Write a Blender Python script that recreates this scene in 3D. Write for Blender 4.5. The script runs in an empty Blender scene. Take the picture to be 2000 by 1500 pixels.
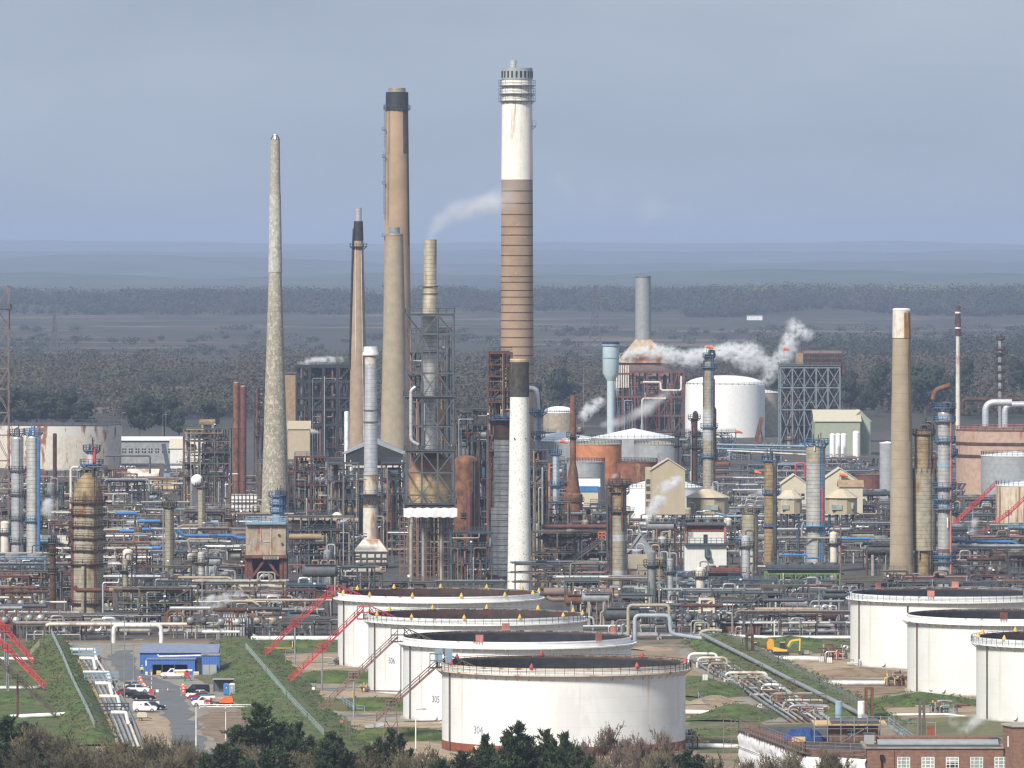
import bpy, math, random
import numpy as np
from mathutils import Vector, noise as mnoise
R = math.radians
rnd = random.Random(11)
sc = bpy.context.scene
COL = sc.collection
# ---------------------------------------------------------------- camera (the drone's view), world, sun, exposure
F, H = 14000.0, 83.0          # focal length in photo pixels (2000 wide), camera height in metres
HZ = 500.0                    # row of the horizon in the photo
K = F * H
cam = bpy.data.cameras.new('camera'); co = bpy.data.objects.new('camera', cam); COL.objects.link(co)
co.location = (0, 0, H); co.rotation_euler = (R(90), 0, 0)
cam.sensor_width = 36; cam.lens = 36 * F / 2000; cam.shift_y = -(750 - HZ) / 2000
cam.clip_start = 5; cam.clip_end = 60000
sc.camera = co
SUN_EL, SUN_AZ = 40, 212      # azimuth clockwise from +Y: behind the camera, to its left
w = bpy.data.worlds.new('World'); sc.world = w; w.use_nodes = True
nt = w.node_tree; nt.nodes.clear()
sky = nt.nodes.new('ShaderNodeTexSky'); sky.sky_type = 'NISHITA'; sky.sun_disc = False
sky.sun_elevation = R(SUN_EL); sky.sun_rotation = R(SUN_AZ); sky.dust_density = 3
tc = nt.nodes.new('ShaderNodeTexCoord'); mp = nt.nodes.new('ShaderNodeMapping'); mp.inputs['Scale'].default_value = (9, 9, 34)
nz = nt.nodes.new('ShaderNodeTexNoise'); nz.inputs['Scale'].default_value = 1.4; nz.inputs['Detail'].default_value = 4
rp = nt.nodes.new('ShaderNodeValToRGB'); rp.color_ramp.elements[0].position = .3; rp.color_ramp.elements[1].position = .75
rp.color_ramp.elements[0].color = (3.4, 4.05, 5.15, 1); rp.color_ramp.elements[1].color = (4.4, 5.1, 6.2, 1)
mx = nt.nodes.new('ShaderNodeMix'); mx.data_type = 'RGBA'; mx.inputs[0].default_value = .86
bg = nt.nodes.new('ShaderNodeBackground'); bg.inputs['Strength'].default_value = .066
ow = nt.nodes.new('ShaderNodeOutputWorld'); L = nt.links.new
L(tc.outputs['Generated'], mp.inputs['Vector']); L(mp.outputs[0], nz.inputs['Vector']); L(nz.outputs[0], rp.inputs[0])
L(sky.outputs[0], mx.inputs[6]); L(rp.outputs[0], mx.inputs[7]); L(mx.outputs[2], bg.inputs[0]); L(bg.outputs[0], ow.inputs[0])
sl = bpy.data.lights.new('sun', 'SUN'); sl.energy = 3.1; sl.angle = R(10); sl.color = (1, .94, .84)
so = bpy.data.objects.new('sun', sl); COL.objects.link(so)
so.rotation_euler = (R(90 - SUN_EL), 0, R(180 - SUN_AZ)); so.location = (-300, -300, 400)
sc.view_settings.view_transform = 'Standard'; sc.view_settings.look = 'None'; sc.view_settings.gamma = 1
sc.view_settings.exposure = .78
c = sc.cycles
c.max_bounces = 9; c.diffuse_bounces = 2; c.glossy_bounces = 2; c.transmission_bounces = 2; c.volume_bounces = 7
c.transparent_max_bounces = 8; c.volume_step_rate = 1.0; c.volume_max_steps = 256
c.use_denoising = True
try: c.denoiser = 'OPENIMAGEDENOISE'
except Exception: pass
c.sample_clamp_indirect = 4; c.pixel_filter_type = 'BLACKMAN_HARRIS'; c.filter_width = 1.3

# ---------------------------------------------------------------- photo -> ground
def dep(g): return K / (g - HZ)
def at(px, g): Y = dep(g); return ((px - 1000) * Y / F, Y)
def zat(py, Y): return H - (py - HZ) * Y / F
def xat(px, Y): return (px - 1000) * Y / F
def sr(r, g, b):
    f = lambda v: (v / 255 / 12.92) if v / 255 < .04045 else ((v / 255 + .055) / 1.055) ** 2.4
    return (f(r), f(g), f(b))

# ---------------------------------------------------------------- materials
MATS = {}
def M(name, col, rough=.65, metal=0, var=.2, vs=.6, rust=None, zm=None, band=None, grad=None, blotch=None, orand=.12, vband=None, bump=0, alpha=1):
    """rust=(colour, threshold, softness, scale, z-stretch); zm=(z0,z1) fades rust in towards z1; band=(spacing,width,colour);
    grad=list of (z0,z1,colour,noise) height zones of the paint itself; blotch=(colour,threshold,softness,scale,z-stretch)"""
    m = bpy.data.materials.new(name); m.use_nodes = True; t = m.node_tree; N = t.nodes; L = t.links.new
    b = N['Principled BSDF']; b.inputs['Roughness'].default_value = rough; b.inputs['Metallic'].default_value = metal
    co = N.new('ShaderNodeTexCoord').outputs['Object']
    def noise(scale, zst=1, detail=4):
        mp = N.new('ShaderNodeMapping'); mp.inputs['Scale'].default_value = (scale, scale, scale * zst); L(co, mp.inputs[0])
        n = N.new('ShaderNodeTexNoise'); n.inputs['Scale'].default_value = 1; n.inputs['Detail'].default_value = detail
        n.inputs['Roughness'].default_value = .62; L(mp.outputs[0], n.inputs['Vector']); return n.outputs[0]
    def math_(op, a, b_=None, c_=None):
        n = N.new('ShaderNodeMath'); n.operation = op
        for i, v in enumerate((a, b_, c_)):
            if v is None: continue
            if isinstance(v, (int, float)): n.inputs[i].default_value = v
            else: L(v, n.inputs[i])
        return n.outputs[0]
    def smooth(v, a, b_):
        n = N.new('ShaderNodeMapRange'); n.interpolation_type = 'SMOOTHSTEP'; L(v, n.inputs[0])
        n.inputs[1].default_value = a; n.inputs[2].default_value = b_; return n.outputs[0]
    def mix(fac, a, b_):
        n = N.new('ShaderNodeMix'); n.data_type = 'RGBA'
        if isinstance(fac, (int, float)): n.inputs[0].default_value = fac
        else: L(fac, n.inputs[0])
        for i, v in ((6, a), (7, b_)):
            if isinstance(v, tuple): n.inputs[i].default_value = (*v[:3], 1)
            else: L(v, n.inputs[i])
        return n.outputs[2]
    n1 = noise(vs)
    cur = mix(smooth(n1, .3, .7), tuple(x * (1 - var) for x in col), tuple(min(1, x * (1 + var)) for x in col))
    z = None
    def Z():
        s = N.new('ShaderNodeSeparateXYZ'); L(co, s.inputs[0]); return s.outputs
    if grad or band or zm or vband: s = Z(); z = s[2]
    if grad:
        for z0, z1, c2, na in grad:
            zz = math_('ADD', z, math_('MULTIPLY', math_('SUBTRACT', noise(.5, .25), .5), na)) if na else z
            cur = mix(smooth(zz, z0, z1), cur, c2)
    if blotch:
        for bl in (blotch if isinstance(blotch, list) else [blotch]):
            cur = mix(smooth(noise(bl[3], bl[4], 6), bl[1], bl[1] + bl[2]), cur, bl[0])
    if band:
        fr = math_('FRACT', math_('DIVIDE', z, band[0]))
        cur = mix(math_('MULTIPLY', math_('LESS_THAN', fr, band[1] / band[0]), band[3] if len(band) > 3 else .8), cur, band[2])
    if vband:
        an = math_('ARCTAN2', s[1], s[0]) if vband[3] == 'ang' else math_('ADD', s[0], s[1])
        fr = math_('FRACT', math_('DIVIDE', an, vband[0]))
        cur = mix(math_('MULTIPLY', math_('LESS_THAN', fr, vband[1]), .7), cur, vband[2])
    if rust:
        f = smooth(noise(rust[3], rust[4], 6), rust[1], rust[1] + rust[2])
        if zm: f = math_('MULTIPLY', f, smooth(z, zm[0], zm[1]))
        cur = mix(f, cur, rust[0])
    if orand:
        oi = N.new('ShaderNodeObjectInfo')
        h = N.new('ShaderNodeHueSaturation'); L(cur, h.inputs['Color'])
        L(math_('ADD', math_('MULTIPLY', oi.outputs['Random'], 2 * orand), 1 - orand), h.inputs['Value']); cur = h.outputs[0]
    L(cur, b.inputs['Base Color'])
    if bump:
        bn = N.new('ShaderNodeBump'); bn.inputs['Strength'].default_value = bump; bn.inputs['Distance'].default_value = .3
        L(n1, bn.inputs['Height']); L(bn.outputs[0], b.inputs['Normal'])
    MATS[name] = m; return m
RUST = (.15, .067, .034); DRUST = (.075, .035, .024); SOOT = (.02, .02, .022)
M('grey', (.25, .262, .265), .45, .15, rust=(RUST, .62, .1, .5, .3))
M('silver', (.56, .57, .58), .36, .45, .12, band=(1.1, .1, (.2, .21, .22), .55))
M('white', (.74, .74, .72), .6, rust=(RUST, .66, .1, .4, .25))
M('cream', (.36, .31, .23), .6, rust=(RUST, .62, .12, .5, .3))
M('tan', (.3, .21, .12), .6, rust=(RUST, .6, .12, .5, .3))
M('rust', RUST, .85, var=.45, blotch=(DRUST, .52, .12, .7, .4))
M('drust', DRUST, .85, var=.5, blotch=((.16, .07, .04), .58, .1, .8, .5))
M('redbrown', (.125, .045, .034), .7, var=.3, rust=(DRUST, .55, .12, .6, .4))
M('blue', (.045, .17, .42), .5, var=.15, rust=(RUST, .66, .1, .6, .5))
M('lblue', (.22, .33, .42), .5, var=.15, rust=(RUST, .66, .1, .6, .5))
M('yellow', (.62, .4, .06), .5)
M('orange', (.72, .15, .03), .5)
M('red', (.46, .05, .055), .6, rust=((.25, .05, .04), .55, .15, .4, 1))
M('palered', (.42, .17, .14), .7, var=.2)
M('brown', (.2, .13, .115), .7, rust=(DRUST, .58, .12, .5, .4))
M('dsteel', (.055, .058, .062), .6, var=.35, rust=(RUST, .6, .1, .7, .5))
M('bluedeck', (.055, .16, .31), .55, var=.2, rust=(RUST, .62, .12, .6, .4))
M('steel', (.08, .09, .098), .6, var=.25, rust=(RUST, .56, .12, .6, .4))
M('osteel', (.105, .095, .072), .7, var=.3, rust=(RUST, .52, .14, .6, .4))
M('bsteel', (.045, .075, .1), .55, var=.25, rust=(RUST, .6, .12, .6, .4))
M('green', (.13, .26, .06), .6)
M('teal', (.1, .34, .28), .6)
M('dark', (.018, .02, .024), .7, var=.5)
M('black', (.01, .01, .012), .5)
M('conc', (.31, .29, .25), .85, var=.2, rust=((.16, .13, .1), .58, .15, .3, .25))
M('roofgrey', (.3, .31, .32), .7)
M('insul', (.32, .29, .22), .62, .12, .22, band=(1.0, .12, (.13, .1, .06), .7), rust=((.2, .1, .035), .54, .14, .35, .22))
M('insulbrown', (.25, .185, .1), .75, .05, .3, band=(1.0, .14, (.08, .05, .025), .75), rust=((.09, .05, .025), .54, .12, .35, .22))
M('insulsilver', (.53, .53, .5), .38, .4, .15, band=(1.0, .13, (.2, .18, .14), .7), rust=((.3, .16, .06), .66, .14, .3, .12))
M('glass', (.03, .04, .05), .15, 0, .1, orand=0)
M('winglass', (.3, .36, .33), .2, 0, .25, vs=.25, orand=0)
M('tyre', (.015, .015, .016), .8, orand=0)
M('rim', (.4, .4, .41), .4, .4, orand=0)
M('wrap', (.8, .8, .8), .55, var=.08, vs=.25, bump=.6, orand=0)
M('brick', (.2, .11, .08), .9, var=.22, vs=1.4, blotch=((.19, .1, .07), .5, .2, 5, 1), band=(.6, .06, (.33, .21, .15), .35), orand=0)
M('plank', (.55, .39, .2), .8, var=.2)
M('tarp', (.02, .06, .2), .45, var=.3, vs=1.2, bump=.8)
def paint(name, col, rough=.35): return M(name, col, rough, 0, .05, orand=0)

# ---------------------------------------------------------------- mesh builder
def fillet(pts, r, k=4):
    pts = [Vector(p) for p in pts]; out = [pts[0]]
    for i in range(1, len(pts) - 1):
        a, b, c = pts[i - 1], pts[i], pts[i + 1]
        u, v = (a - b), (c - b); lu, lv = u.length, v.length
        if lu < 1e-6 or lv < 1e-6: continue
        d = min(r, lu * .45, lv * .45); u /= lu; v /= lv
        if u.dot(v) < -.999: out.append(b); continue
        p, q = b + u * d, b + v * d
        for j in range(k + 1):
            s = j / k; out.append(p * (1 - s) ** 2 + b * 2 * s * (1 - s) + q * s * s)
    out.append(pts[-1]); return out
class MB:
    def __init__(s): s.v = []; s.f = []
    def add(s, vs, fs):
        n = len(s.v); s.v += [tuple(p) for p in vs]; s.f += [tuple(i + n for i in f) for f in fs]; return s
    def box(s, x0, y0, z0, x1, y1, z1):
        return s.add([(x0, y0, z0), (x1, y0, z0), (x1, y1, z0), (x0, y1, z0), (x0, y0, z1), (x1, y0, z1), (x1, y1, z1), (x0, y1, z1)],
                     [(3, 2, 1, 0), (4, 5, 6, 7), (0, 1, 5, 4), (1, 2, 6, 5), (2, 3, 7, 6), (3, 0, 4, 7)])
    def hexa(s, lo, hi):   # two quads of four points
        return s.add(list(lo) + list(hi), [(3, 2, 1, 0), (4, 5, 6, 7), (0, 1, 5, 4), (1, 2, 6, 5), (2, 3, 7, 6), (3, 0, 4, 7)])
    def bar(s, p, q, a=.2, b=None):
        p, q = Vector(p), Vector(q); d = q - p
        if d.length < 1e-5: return s
        d.normalize(); up = Vector((0, 0, 1)) if abs(d.z) < .95 else Vector((0, 1, 0))
        u = d.cross(up).normalized() * (a / 2); v = u.normalized().cross(d) * ((b or a) / 2)
        return s.hexa([p - u - v, p + u - v, p + u + v, p - u + v], [q - u - v, q + u - v, q + u + v, q - u + v])
    def tube(s, pts, r, n=8, cap=True, r2=None):
        pts = [Vector(p) for p in pts]; m = len(pts); vs = []; pu = None
        for i, p in enumerate(pts):
            d = (pts[min(i + 1, m - 1)] - pts[max(i - 1, 0)]).normalized()
            if pu is None:
                up = Vector((0, 0, 1)) if abs(d.z) < .9 else Vector((1, 0, 0)); u = d.cross(up).normalized()
            else:
                u = pu - d * pu.dot(d); u = u.normalized() if u.length > 1e-6 else pu
            pu = u; v = d.cross(u); rr = r if r2 is None else r + (r2 - r) * i / (m - 1)
            for j in range(n):
                a = 2 * math.pi * j / n; vs.append(p + (u * math.cos(a) + v * math.sin(a)) * rr)
        fs = []
        for i in range(m - 1):
            for j in range(n):
                k = (j + 1) % n; fs.append((i * n + j, i * n + k, (i + 1) * n + k, (i + 1) * n + j))
        if cap: fs += [tuple(range(n - 1, -1, -1)), tuple((m - 1) * n + j for j in range(n))]
        return s.add(vs, fs)
    def lathe(s, prof, n=24, c=(0, 0), close=False, a0=0, a1=None):
        vs = []; full = a1 is None; A = 2 * math.pi if full else a1 - a0; nn = n if full else n + 1
        for r, z in prof:
            for j in range(nn):
                a = a0 + A * j / n; vs.append((c[0] + r * math.cos(a), c[1] + r * math.sin(a), z))
        fs = []; m = len(prof)
        for i in range(m if close else m - 1):
            i2 = (i + 1) % m
            for j in range(n):
                k = (j + 1) % nn; fs.append((i * nn + j, i * nn + k, i2 * nn + k, i2 * nn + j))
        if not close and full:
            if prof[0][0] > 1e-4: fs.append(tuple(range(n - 1, -1, -1)))
            if prof[-1][0] > 1e-4: fs.append(tuple((m - 1) * n + j for j in range(n)))
        return s.add(vs, fs)
    def cyl(s, x, y, z0, z1, r, r2=None, n=16): return s.lathe([(r, z0), (r if r2 is None else r2, z1)], n, (x, y))
    def dome(s, x, y, z, r, h, n=20, k=5):
        return s.lathe([(r * math.cos(math.pi / 2 * i / k), z + h * math.sin(math.pi / 2 * i / k)) for i in range(k)] + [(.01, z + h)], n, (x, y))
    def drum(s, a, b, r, n=14):   # horizontal vessel with dished ends
        a, b = Vector(a), Vector(b); d = (b - a).normalized(); e = r * .45
        pts = [a - d * e, a - d * e * .6, a, b, b + d * e * .6, b + d * e]; rs = [r * .15, r * .75, r, r, r * .75, r * .15]
        n0 = len(s.v); s.tube(pts, 1, n)
        for i in range(6):
            for j in range(n):
                p = Vector(s.v[n0 + i * n + j]); s.v[n0 + i * n + j] = tuple(pts[i] + (p - pts[i]) * rs[i])
        return s
    def rail(s, pts, h=1.1, step=2.2, t=.09, closed=False):
        pts = [Vector(p) for p in pts]
        if closed: pts.append(pts[0])
        for a, b in zip(pts, pts[1:]):
            for hh in (h, h * .5): s.bar(a + Vector((0, 0, hh)), b + Vector((0, 0, hh)), t)
            n = max(1, int((b - a).length / step))
            for i in range(n + 1):
                p = a.lerp(b, i / n); s.bar(p, p + Vector((0, 0, h)), t)
        return s
    def ladder(s, x, y, z0, z1, nx=0, ny=-1, w=.5, t=.1, cage=True):
        ox, oy = -ny * w / 2, nx * w / 2
        for k in (-1, 1): s.bar((x + ox * k, y + oy * k, z0), (x + ox * k, y + oy * k, z1), t)
        z = z0 + .5
        while z < z1: s.bar((x + ox, y + oy, z), (x - ox, y - oy, z), .06); z += 1.2
        if cage:
            for k in (-1, 1): s.bar((x + ox * k * 1.3 + nx * .6, y + oy * k * 1.3 + ny * .6, z0 + 2.5), (x + ox * k * 1.3 + nx * .6, y + oy * k * 1.3 + ny * .6, z1 + .8), .08)
            z = z0 + 2.5
            while z < z1 + .8:
                s.bar((x + ox * 1.3 + nx * .6, y + oy * 1.3 + ny * .6, z), (x - ox * 1.3 + nx * .6, y - oy * 1.3 + ny * .6, z), .08); z += 2
        return s
    def stair(s, p, q, w=.9, h=1.0, t=.1, rail=True):   # sloping flight with stringers, treads and handrails
        p, q = Vector(p), Vector(q); d = q - p; sd = Vector((-d.y, d.x, 0)).normalized() * w / 2; n = max(3, int(abs(d.z) / .35))
        for k in (-1, 1):
            s.bar(p + sd * k, q + sd * k, t, .35)
            if rail:
                for hh in (h, h * .55): s.bar(p + sd * k + Vector((0, 0, hh)), q + sd * k + Vector((0, 0, hh)), t)
                m = max(2, int(d.length / 2))
                for i in range(m + 1):
                    a = p + d * (i / m) + sd * k; s.bar(a, a + Vector((0, 0, h)), t)
        e = d.normalized() * .14
        for i in range(1, n):
            a = p + d * (i / n); s.add([a - sd - Vector((e.x, e.y, 0)), a + sd - Vector((e.x, e.y, 0)), a + sd + Vector((e.x, e.y, 0)), a - sd + Vector((e.x, e.y, 0))], [(0, 1, 2, 3)])
        return s
    def build(s, name, mat, parent=None, smooth=True, label=None):
        me = bpy.data.meshes.new(name); me.from_pydata(s.v, [], s.f); me.materials.append(MATS[mat] if isinstance(mat, str) else mat)
        if smooth:
            me.polygons.foreach_set('use_smooth', [True] * len(me.polygons)); me.set_sharp_from_angle(angle=R(38))
        o = bpy.data.objects.new(name, me); COL.objects.link(o)
        if parent: o.parent = parent
        if label: o['label'] = label
        return o
FILL = []      # (object, description, px, py, depth) waiting for a label made from its neighbours
def tag(o, label, cat, group=None, kind=None):
    if label: o['label'] = label
    if cat: o['category'] = cat
    if group: o['group'] = group
    if kind: o['kind'] = kind
    return o
def thing(name, label, cat, x=0, y=0, z=0, group=None, rz=0):
    o = bpy.data.objects.new(name, None); o.empty_display_size = .5; COL.objects.link(o); o.location = (x, y, z); o.rotation_euler = (0, 0, rz)
    return tag(o, label, cat, group)
def copy_tree(o, parent=None):
    n = o.copy(); COL.objects.link(n)
    if parent: n.parent = parent
    for ch in list(o.children): copy_tree(ch, n)
    return n
def ringplat(parent, r, z, ext=1.2, mat='steel', name='platform', a0=0, a1=None, h=1.1):
    m = MB(); m.lathe([(r, z), (r + ext, z), (r + ext, z + .2), (r, z + .2)], 20, close=True, a0=a0, a1=a1)
    n = 14; pts = []
    for j in range(n + (0 if a1 is None else 1)):
        a = a0 + ((2 * math.pi if a1 is None else a1 - a0)) * j / n; pts.append((( r + ext) * math.cos(a), (r + ext) * math.sin(a), z + .2))
        m.bar((r * math.cos(a), r * math.sin(a), z - ext * .8), ((r + ext) * math.cos(a), (r + ext) * math.sin(a), z), .12)
    m.rail(pts, h, 3, .1, closed=a1 is None)
    return m.build(name, mat, parent)
# ---------------------------------------------------------------- ground, hills, far woods
def sst(a, b, x):
    t = max(0, min(1, (x - a) / (b - a))); return t * t * (3 - 2 * t)
def elev(x, y):
    n = mnoise.noise(Vector((x / 900, y / 1500, 3.1)))
    z = 9 * sst(4200, 8600, y) + 5 * n * sst(5000, 8000, y) + 12 * sst(8600, 9800, y)
    return z
def grid_sheet(name, xs, ys, zf, mat):
    v = []; f = []; nx = len(xs[0])
    for j, y in enumerate(ys):
        for x in xs[j]: v.append((x, y, zf(x, y)))
    for j in range(len(ys) - 1):
        for i in range(nx - 1): a = j * nx + i; f.append((a, a + 1, a + nx + 1, a + nx))
    m = MB(); m.v = v; m.f = f; return m.build(name, mat)
def ground_mat():
    m = bpy.data.materials.new('ground'); m.use_nodes = True; t = m.node_tree; N = t.nodes; L = t.links.new
    b = N['Principled BSDF']; b.inputs['Roughness'].default_value = .95
    co = N.new('ShaderNodeTexCoord').outputs['Object']; s = N.new('ShaderNodeSeparateXYZ'); L(co, s.inputs[0])
    def noise(sx, sy, d=5):
        mp = N.new('ShaderNodeMapping'); mp.inputs['Scale'].default_value = (sx, sy, 1); L(co, mp.inputs[0])
        n = N.new('ShaderNodeTexNoise'); n.inputs['Scale'].default_value = 1; n.inputs['Detail'].default_value = d; n.inputs['Roughness'].default_value = .65
        L(mp.outputs[0], n.inputs[0]); return n.outputs[0]
    def ss(v, a, c):
        n = N.new('ShaderNodeMapRange'); n.interpolation_type = 'SMOOTHSTEP'; L(v, n.inputs[0]); n.inputs[1].default_value = a; n.inputs[2].default_value = c; return n.outputs[0]
    def mix(f, a, c):
        n = N.new('ShaderNodeMix'); n.data_type = 'RGBA'; L(f, n.inputs[0])
        for i, v in ((6, a), (7, c)):
            if isinstance(v, tuple): n.inputs[i].default_value = (*v, 1)
            else: L(v, n.inputs[i])
        return n.outputs[2]
    dirt = mix(ss(noise(.12, .05), .35, .65), (.27, .19, .115), (.2, .165, .125))
    dirt = mix(ss(noise(.05, .035), .54, .6), dirt, (.075, .1, .028))
    dirt = mix(ss(noise(.4, .1), .58, .68), dirt, (.33, .25, .16))
    yard = mix(ss(noise(.2, .1), .4, .6), (.085, .075, .065), (.05, .047, .044))
    heath = mix(ss(noise(.005, .0024), .42, .58), (.045, .034, .023), (.032, .037, .018))
    heath = mix(ss(noise(.009, .0022), .5, .62), heath, (.015, .016, .011))
    heath = mix(ss(noise(.003, .0035, 3), .57, .62), heath, (.125, .095, .07))
    cur = mix(ss(s.outputs[1], 1525, 1570), dirt, yard); cur = mix(ss(s.outputs[1], 3250, 3500), cur, heath)
    L(cur, b.inputs['Base Color']); MATS['ground'] = m
ground_mat()
ys = [-300, 400, 900, 1100] + list(range(1150, 4000, 150)) + list(range(4000, 10800, 200)) + list(range(10800, 15000, 600)) + list(range(15000, 46001, 3100))
xs = [[(i / 40 - .5) * 2 * (1500 + .14 * max(y, 0)) for i in range(41)] for y in ys]
g = grid_sheet('ground', xs, ys, elev, 'ground'); g['kind'] = 'structure'
M('hillside', (.045, .055, .04), .95, var=.5, vs=.004, orand=0)
def hills(y0, y1, zmax, seed, amp, wf):
    ys = [y0 + (y1 - y0) * i / 24 for i in range(33)]
    xs = [[(i / 90 - .5) * 2 * 5200 for i in range(91)] for _ in ys]
    def zf(x, y):
        n = mnoise.fractal(Vector((x / wf, seed, y / 6000)), .9, 2.1, 4)
        n2 = mnoise.fractal(Vector((x / 90, y / 400, seed)), .8, 2, 3)
        return -12 + (zmax + 12) * sst(y0, y1, y) * (1 + amp * n) + n2 * 5 * sst(y0, y1, y) - 60 * sst(y1, y1 + (y1 - y0) * .33, y)
    o = grid_sheet('hills', xs, ys, zf, 'hillside'); o['kind'] = 'structure'; return o
hills(13500, 16000, 42, 4.3, .5, 600); hills(19000, 22000, 60, 6.6, .4, 900); hills(25000, 29000, 104, 9.1, .22, 1300); hills(34000, 40000, 160, 1.7, .13, 1500)

NP = np.random.RandomState(5)
def leafmesh(name, C, RAD, n, size, mat, flat=.6, up=.3, bias=.33):
    """n leaf-clump triangles in each ellipsoid (centres C, radii RAD), spread through its volume"""
    C = np.repeat(np.asarray(C, float), n, 0); RAD = np.repeat(np.asarray(RAD, float), n, 0); m = len(C)
    d = NP.normal(size=(m, 3)); d /= np.linalg.norm(d, axis=1)[:, None]; r = NP.rand(m) ** bias
    P = C + d * r[:, None] * RAD
    nn = d + NP.normal(size=(m, 3)) * .27     # leaves lie roughly along the outside of their clump
    a = np.cross(nn, NP.normal(size=(m, 3))); a /= np.linalg.norm(a, axis=1)[:, None]
    b = np.cross(nn, a); b /= np.linalg.norm(b, axis=1)[:, None]
    s = size * (.5 + NP.rand(m))[:, None]
    V = np.stack([P - a * s * .5, P + a * s * .5 + b * s * .15, P + b * s * (.6 + up)], 1).reshape(-1, 3)
    me = bpy.data.meshes.new(name); me.vertices.add(len(V)); me.vertices.foreach_set('co', V.ravel())
    me.loops.add(len(V)); me.loops.foreach_set('vertex_index', np.arange(len(V), dtype=np.int32))
    me.polygons.add(m); me.polygons.foreach_set('loop_start', np.arange(0, 3 * m, 3, dtype=np.int32)); me.polygons.foreach_set('loop_total', np.full(m, 3, np.int32))
    me.update(calc_edges=True); me.materials.append(MATS[mat]); o = bpy.data.objects.new(name, me); COL.objects.link(o); return o
M('barewood', (.068, .056, .038), .95, var=.4, vs=.025, orand=0, blotch=((.056, .064, .03), .5, .12, .006, 1))
M('farwood', (.035, .045, .035), .95, var=.45, vs=.02, orand=0, blotch=((.06, .05, .04), .54, .1, .01, 1))
M('suntintwood', (.17, .2, .07), .95, var=.3, vs=.02, orand=0)  # far trees with a patch of sunlight painted into their leaf colour
M('evergreen', (.022, .036, .02), .9, var=.5, vs=.4, orand=.2)
M('conifer', (.034, .054, .02), .85, var=.5, vs=.9, orand=.15, blotch=((.085, .1, .028), .54, .1, .8, 1))
M('bark', (.09, .07, .055), .95, var=.3)
M('twigdark', (.09, .08, .05), .9, var=.3)
M('twig', (.165, .14, .09), .9, var=.25)
M('twigred', (.2, .155, .125), .9, var=.25)
def wood(name, label, n, y0, y1, x0, x1, r, h, tris, size, mat, dens=None):
    C = []; Q = []; seedw = n * .37
    k = 0
    while len(C) < n and k < n * 6:
        k += 1; y = y0 + (y1 - y0) * rnd.random(); px = x0 + (x1 - x0) * rnd.random(); x = xat(px, y)
        if dens and mnoise.noise(Vector((x / 130, y / 320, dens))) < (-.3 if n > 1000 else -.02): continue
        if y0 > 8000: y += (y1 - y0) * .45 * mnoise.noise(Vector((x / 160, seedw, 0)))
        s = rnd.uniform(.45, 1.0) if rnd.random() < .7 else rnd.uniform(1.0, 1.75); hh = h * s ** .7
        C.append((x, y, elev(x, y) + hh * .52)); Q.append((r * s, r * s, hh * .5))
    return tag(leafmesh(name, C, Q, tris, size, mat), label, 'woodland', kind='stuff')
wood('bare_woodland', 'grey brown bare woodland beyond the refinery', 4200, 3650, 5250, -320, 2320, 8.5, 12, 120, 1.5, 'barewood', 2.2)
wood('scrub_woodland', 'dark scrub and hedges between the heath and the woodland', 420, 5000, 7400, -150, 2150, 8, 6, 90, 1.4, 'farwood', 7.7)
wood('conifer_belt', 'dark conifer belt behind the white storage tank', 520, 5350, 5900, 1480, 2150, 7, 17, 90, 1.6, 'farwood')
wood('distant_forest', 'hazy forest along the far edge of the heath', 3900, 9000, 10200, -320, 1400, 11, 15, 60, 2.4, 'farwood', 5.5)
wood('distant_pine_forest', 'hazy pine forest on the skyline behind the flare stack', 3300, 8900, 9900, 1330, 2400, 10, 17, 60, 2.4, 'farwood')
wood('sun_tinted_forest', 'skyline forest coloured pale green as if sunlit', 1100, 9600, 10000, 1400, 2200, 9, 15, 60, 2.2, 'suntintwood')

def evergreen_proto():
    roots = []
    for k in range(3):
        rr = random.Random(40 + k); root = thing('evergreen_tree', '', 'tree')
        C = []; Q = []
        for i in range(16):
            a = rr.uniform(0, 6.28); d = rr.uniform(0, .32); z = rr.uniform(.3, .9); q = rr.uniform(.14, .24) * (1.15 - .5 * abs(z - .6))
            C.append((d * math.cos(a), d * math.sin(a), z)); Q.append((q, q, q * .62))
        o = leafmesh('crown', C, Q, 190, .075, 'evergreen', bias=.45); o.parent = root
        m = MB(); m.tube([(0, 0, -.02), (.01, 0, .3), (0, .02, .75)], .03, 6, r2=.01)
        for i in range(6):
            a = rr.uniform(0, 6.28); m.tube([(0, 0, .25 + i * .07), (.25 * math.cos(a), .25 * math.sin(a), .42 + i * .07)], .012, 5, r2=.004)
        m.build('trunk', 'bark', root); roots.append(root)
    return roots
EV = evergreen_proto(); nev = 0
def evergreen(px, ytop, g, wpx, label):
    global nev
    r = EV[nev % 3] if nev < 3 else copy_tree(EV[nev % 3]); nev += 1
    x, y = at(px, g); h = zat(ytop, y); w = wpx * y / F / .95
    r.location = (x, y, 0); r.scale = (w, w, h / 1.0); r.rotation_euler.z = rnd.uniform(0, 6); tag(r, label, 'tree', 'dark evergreens behind the refinery')
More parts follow.
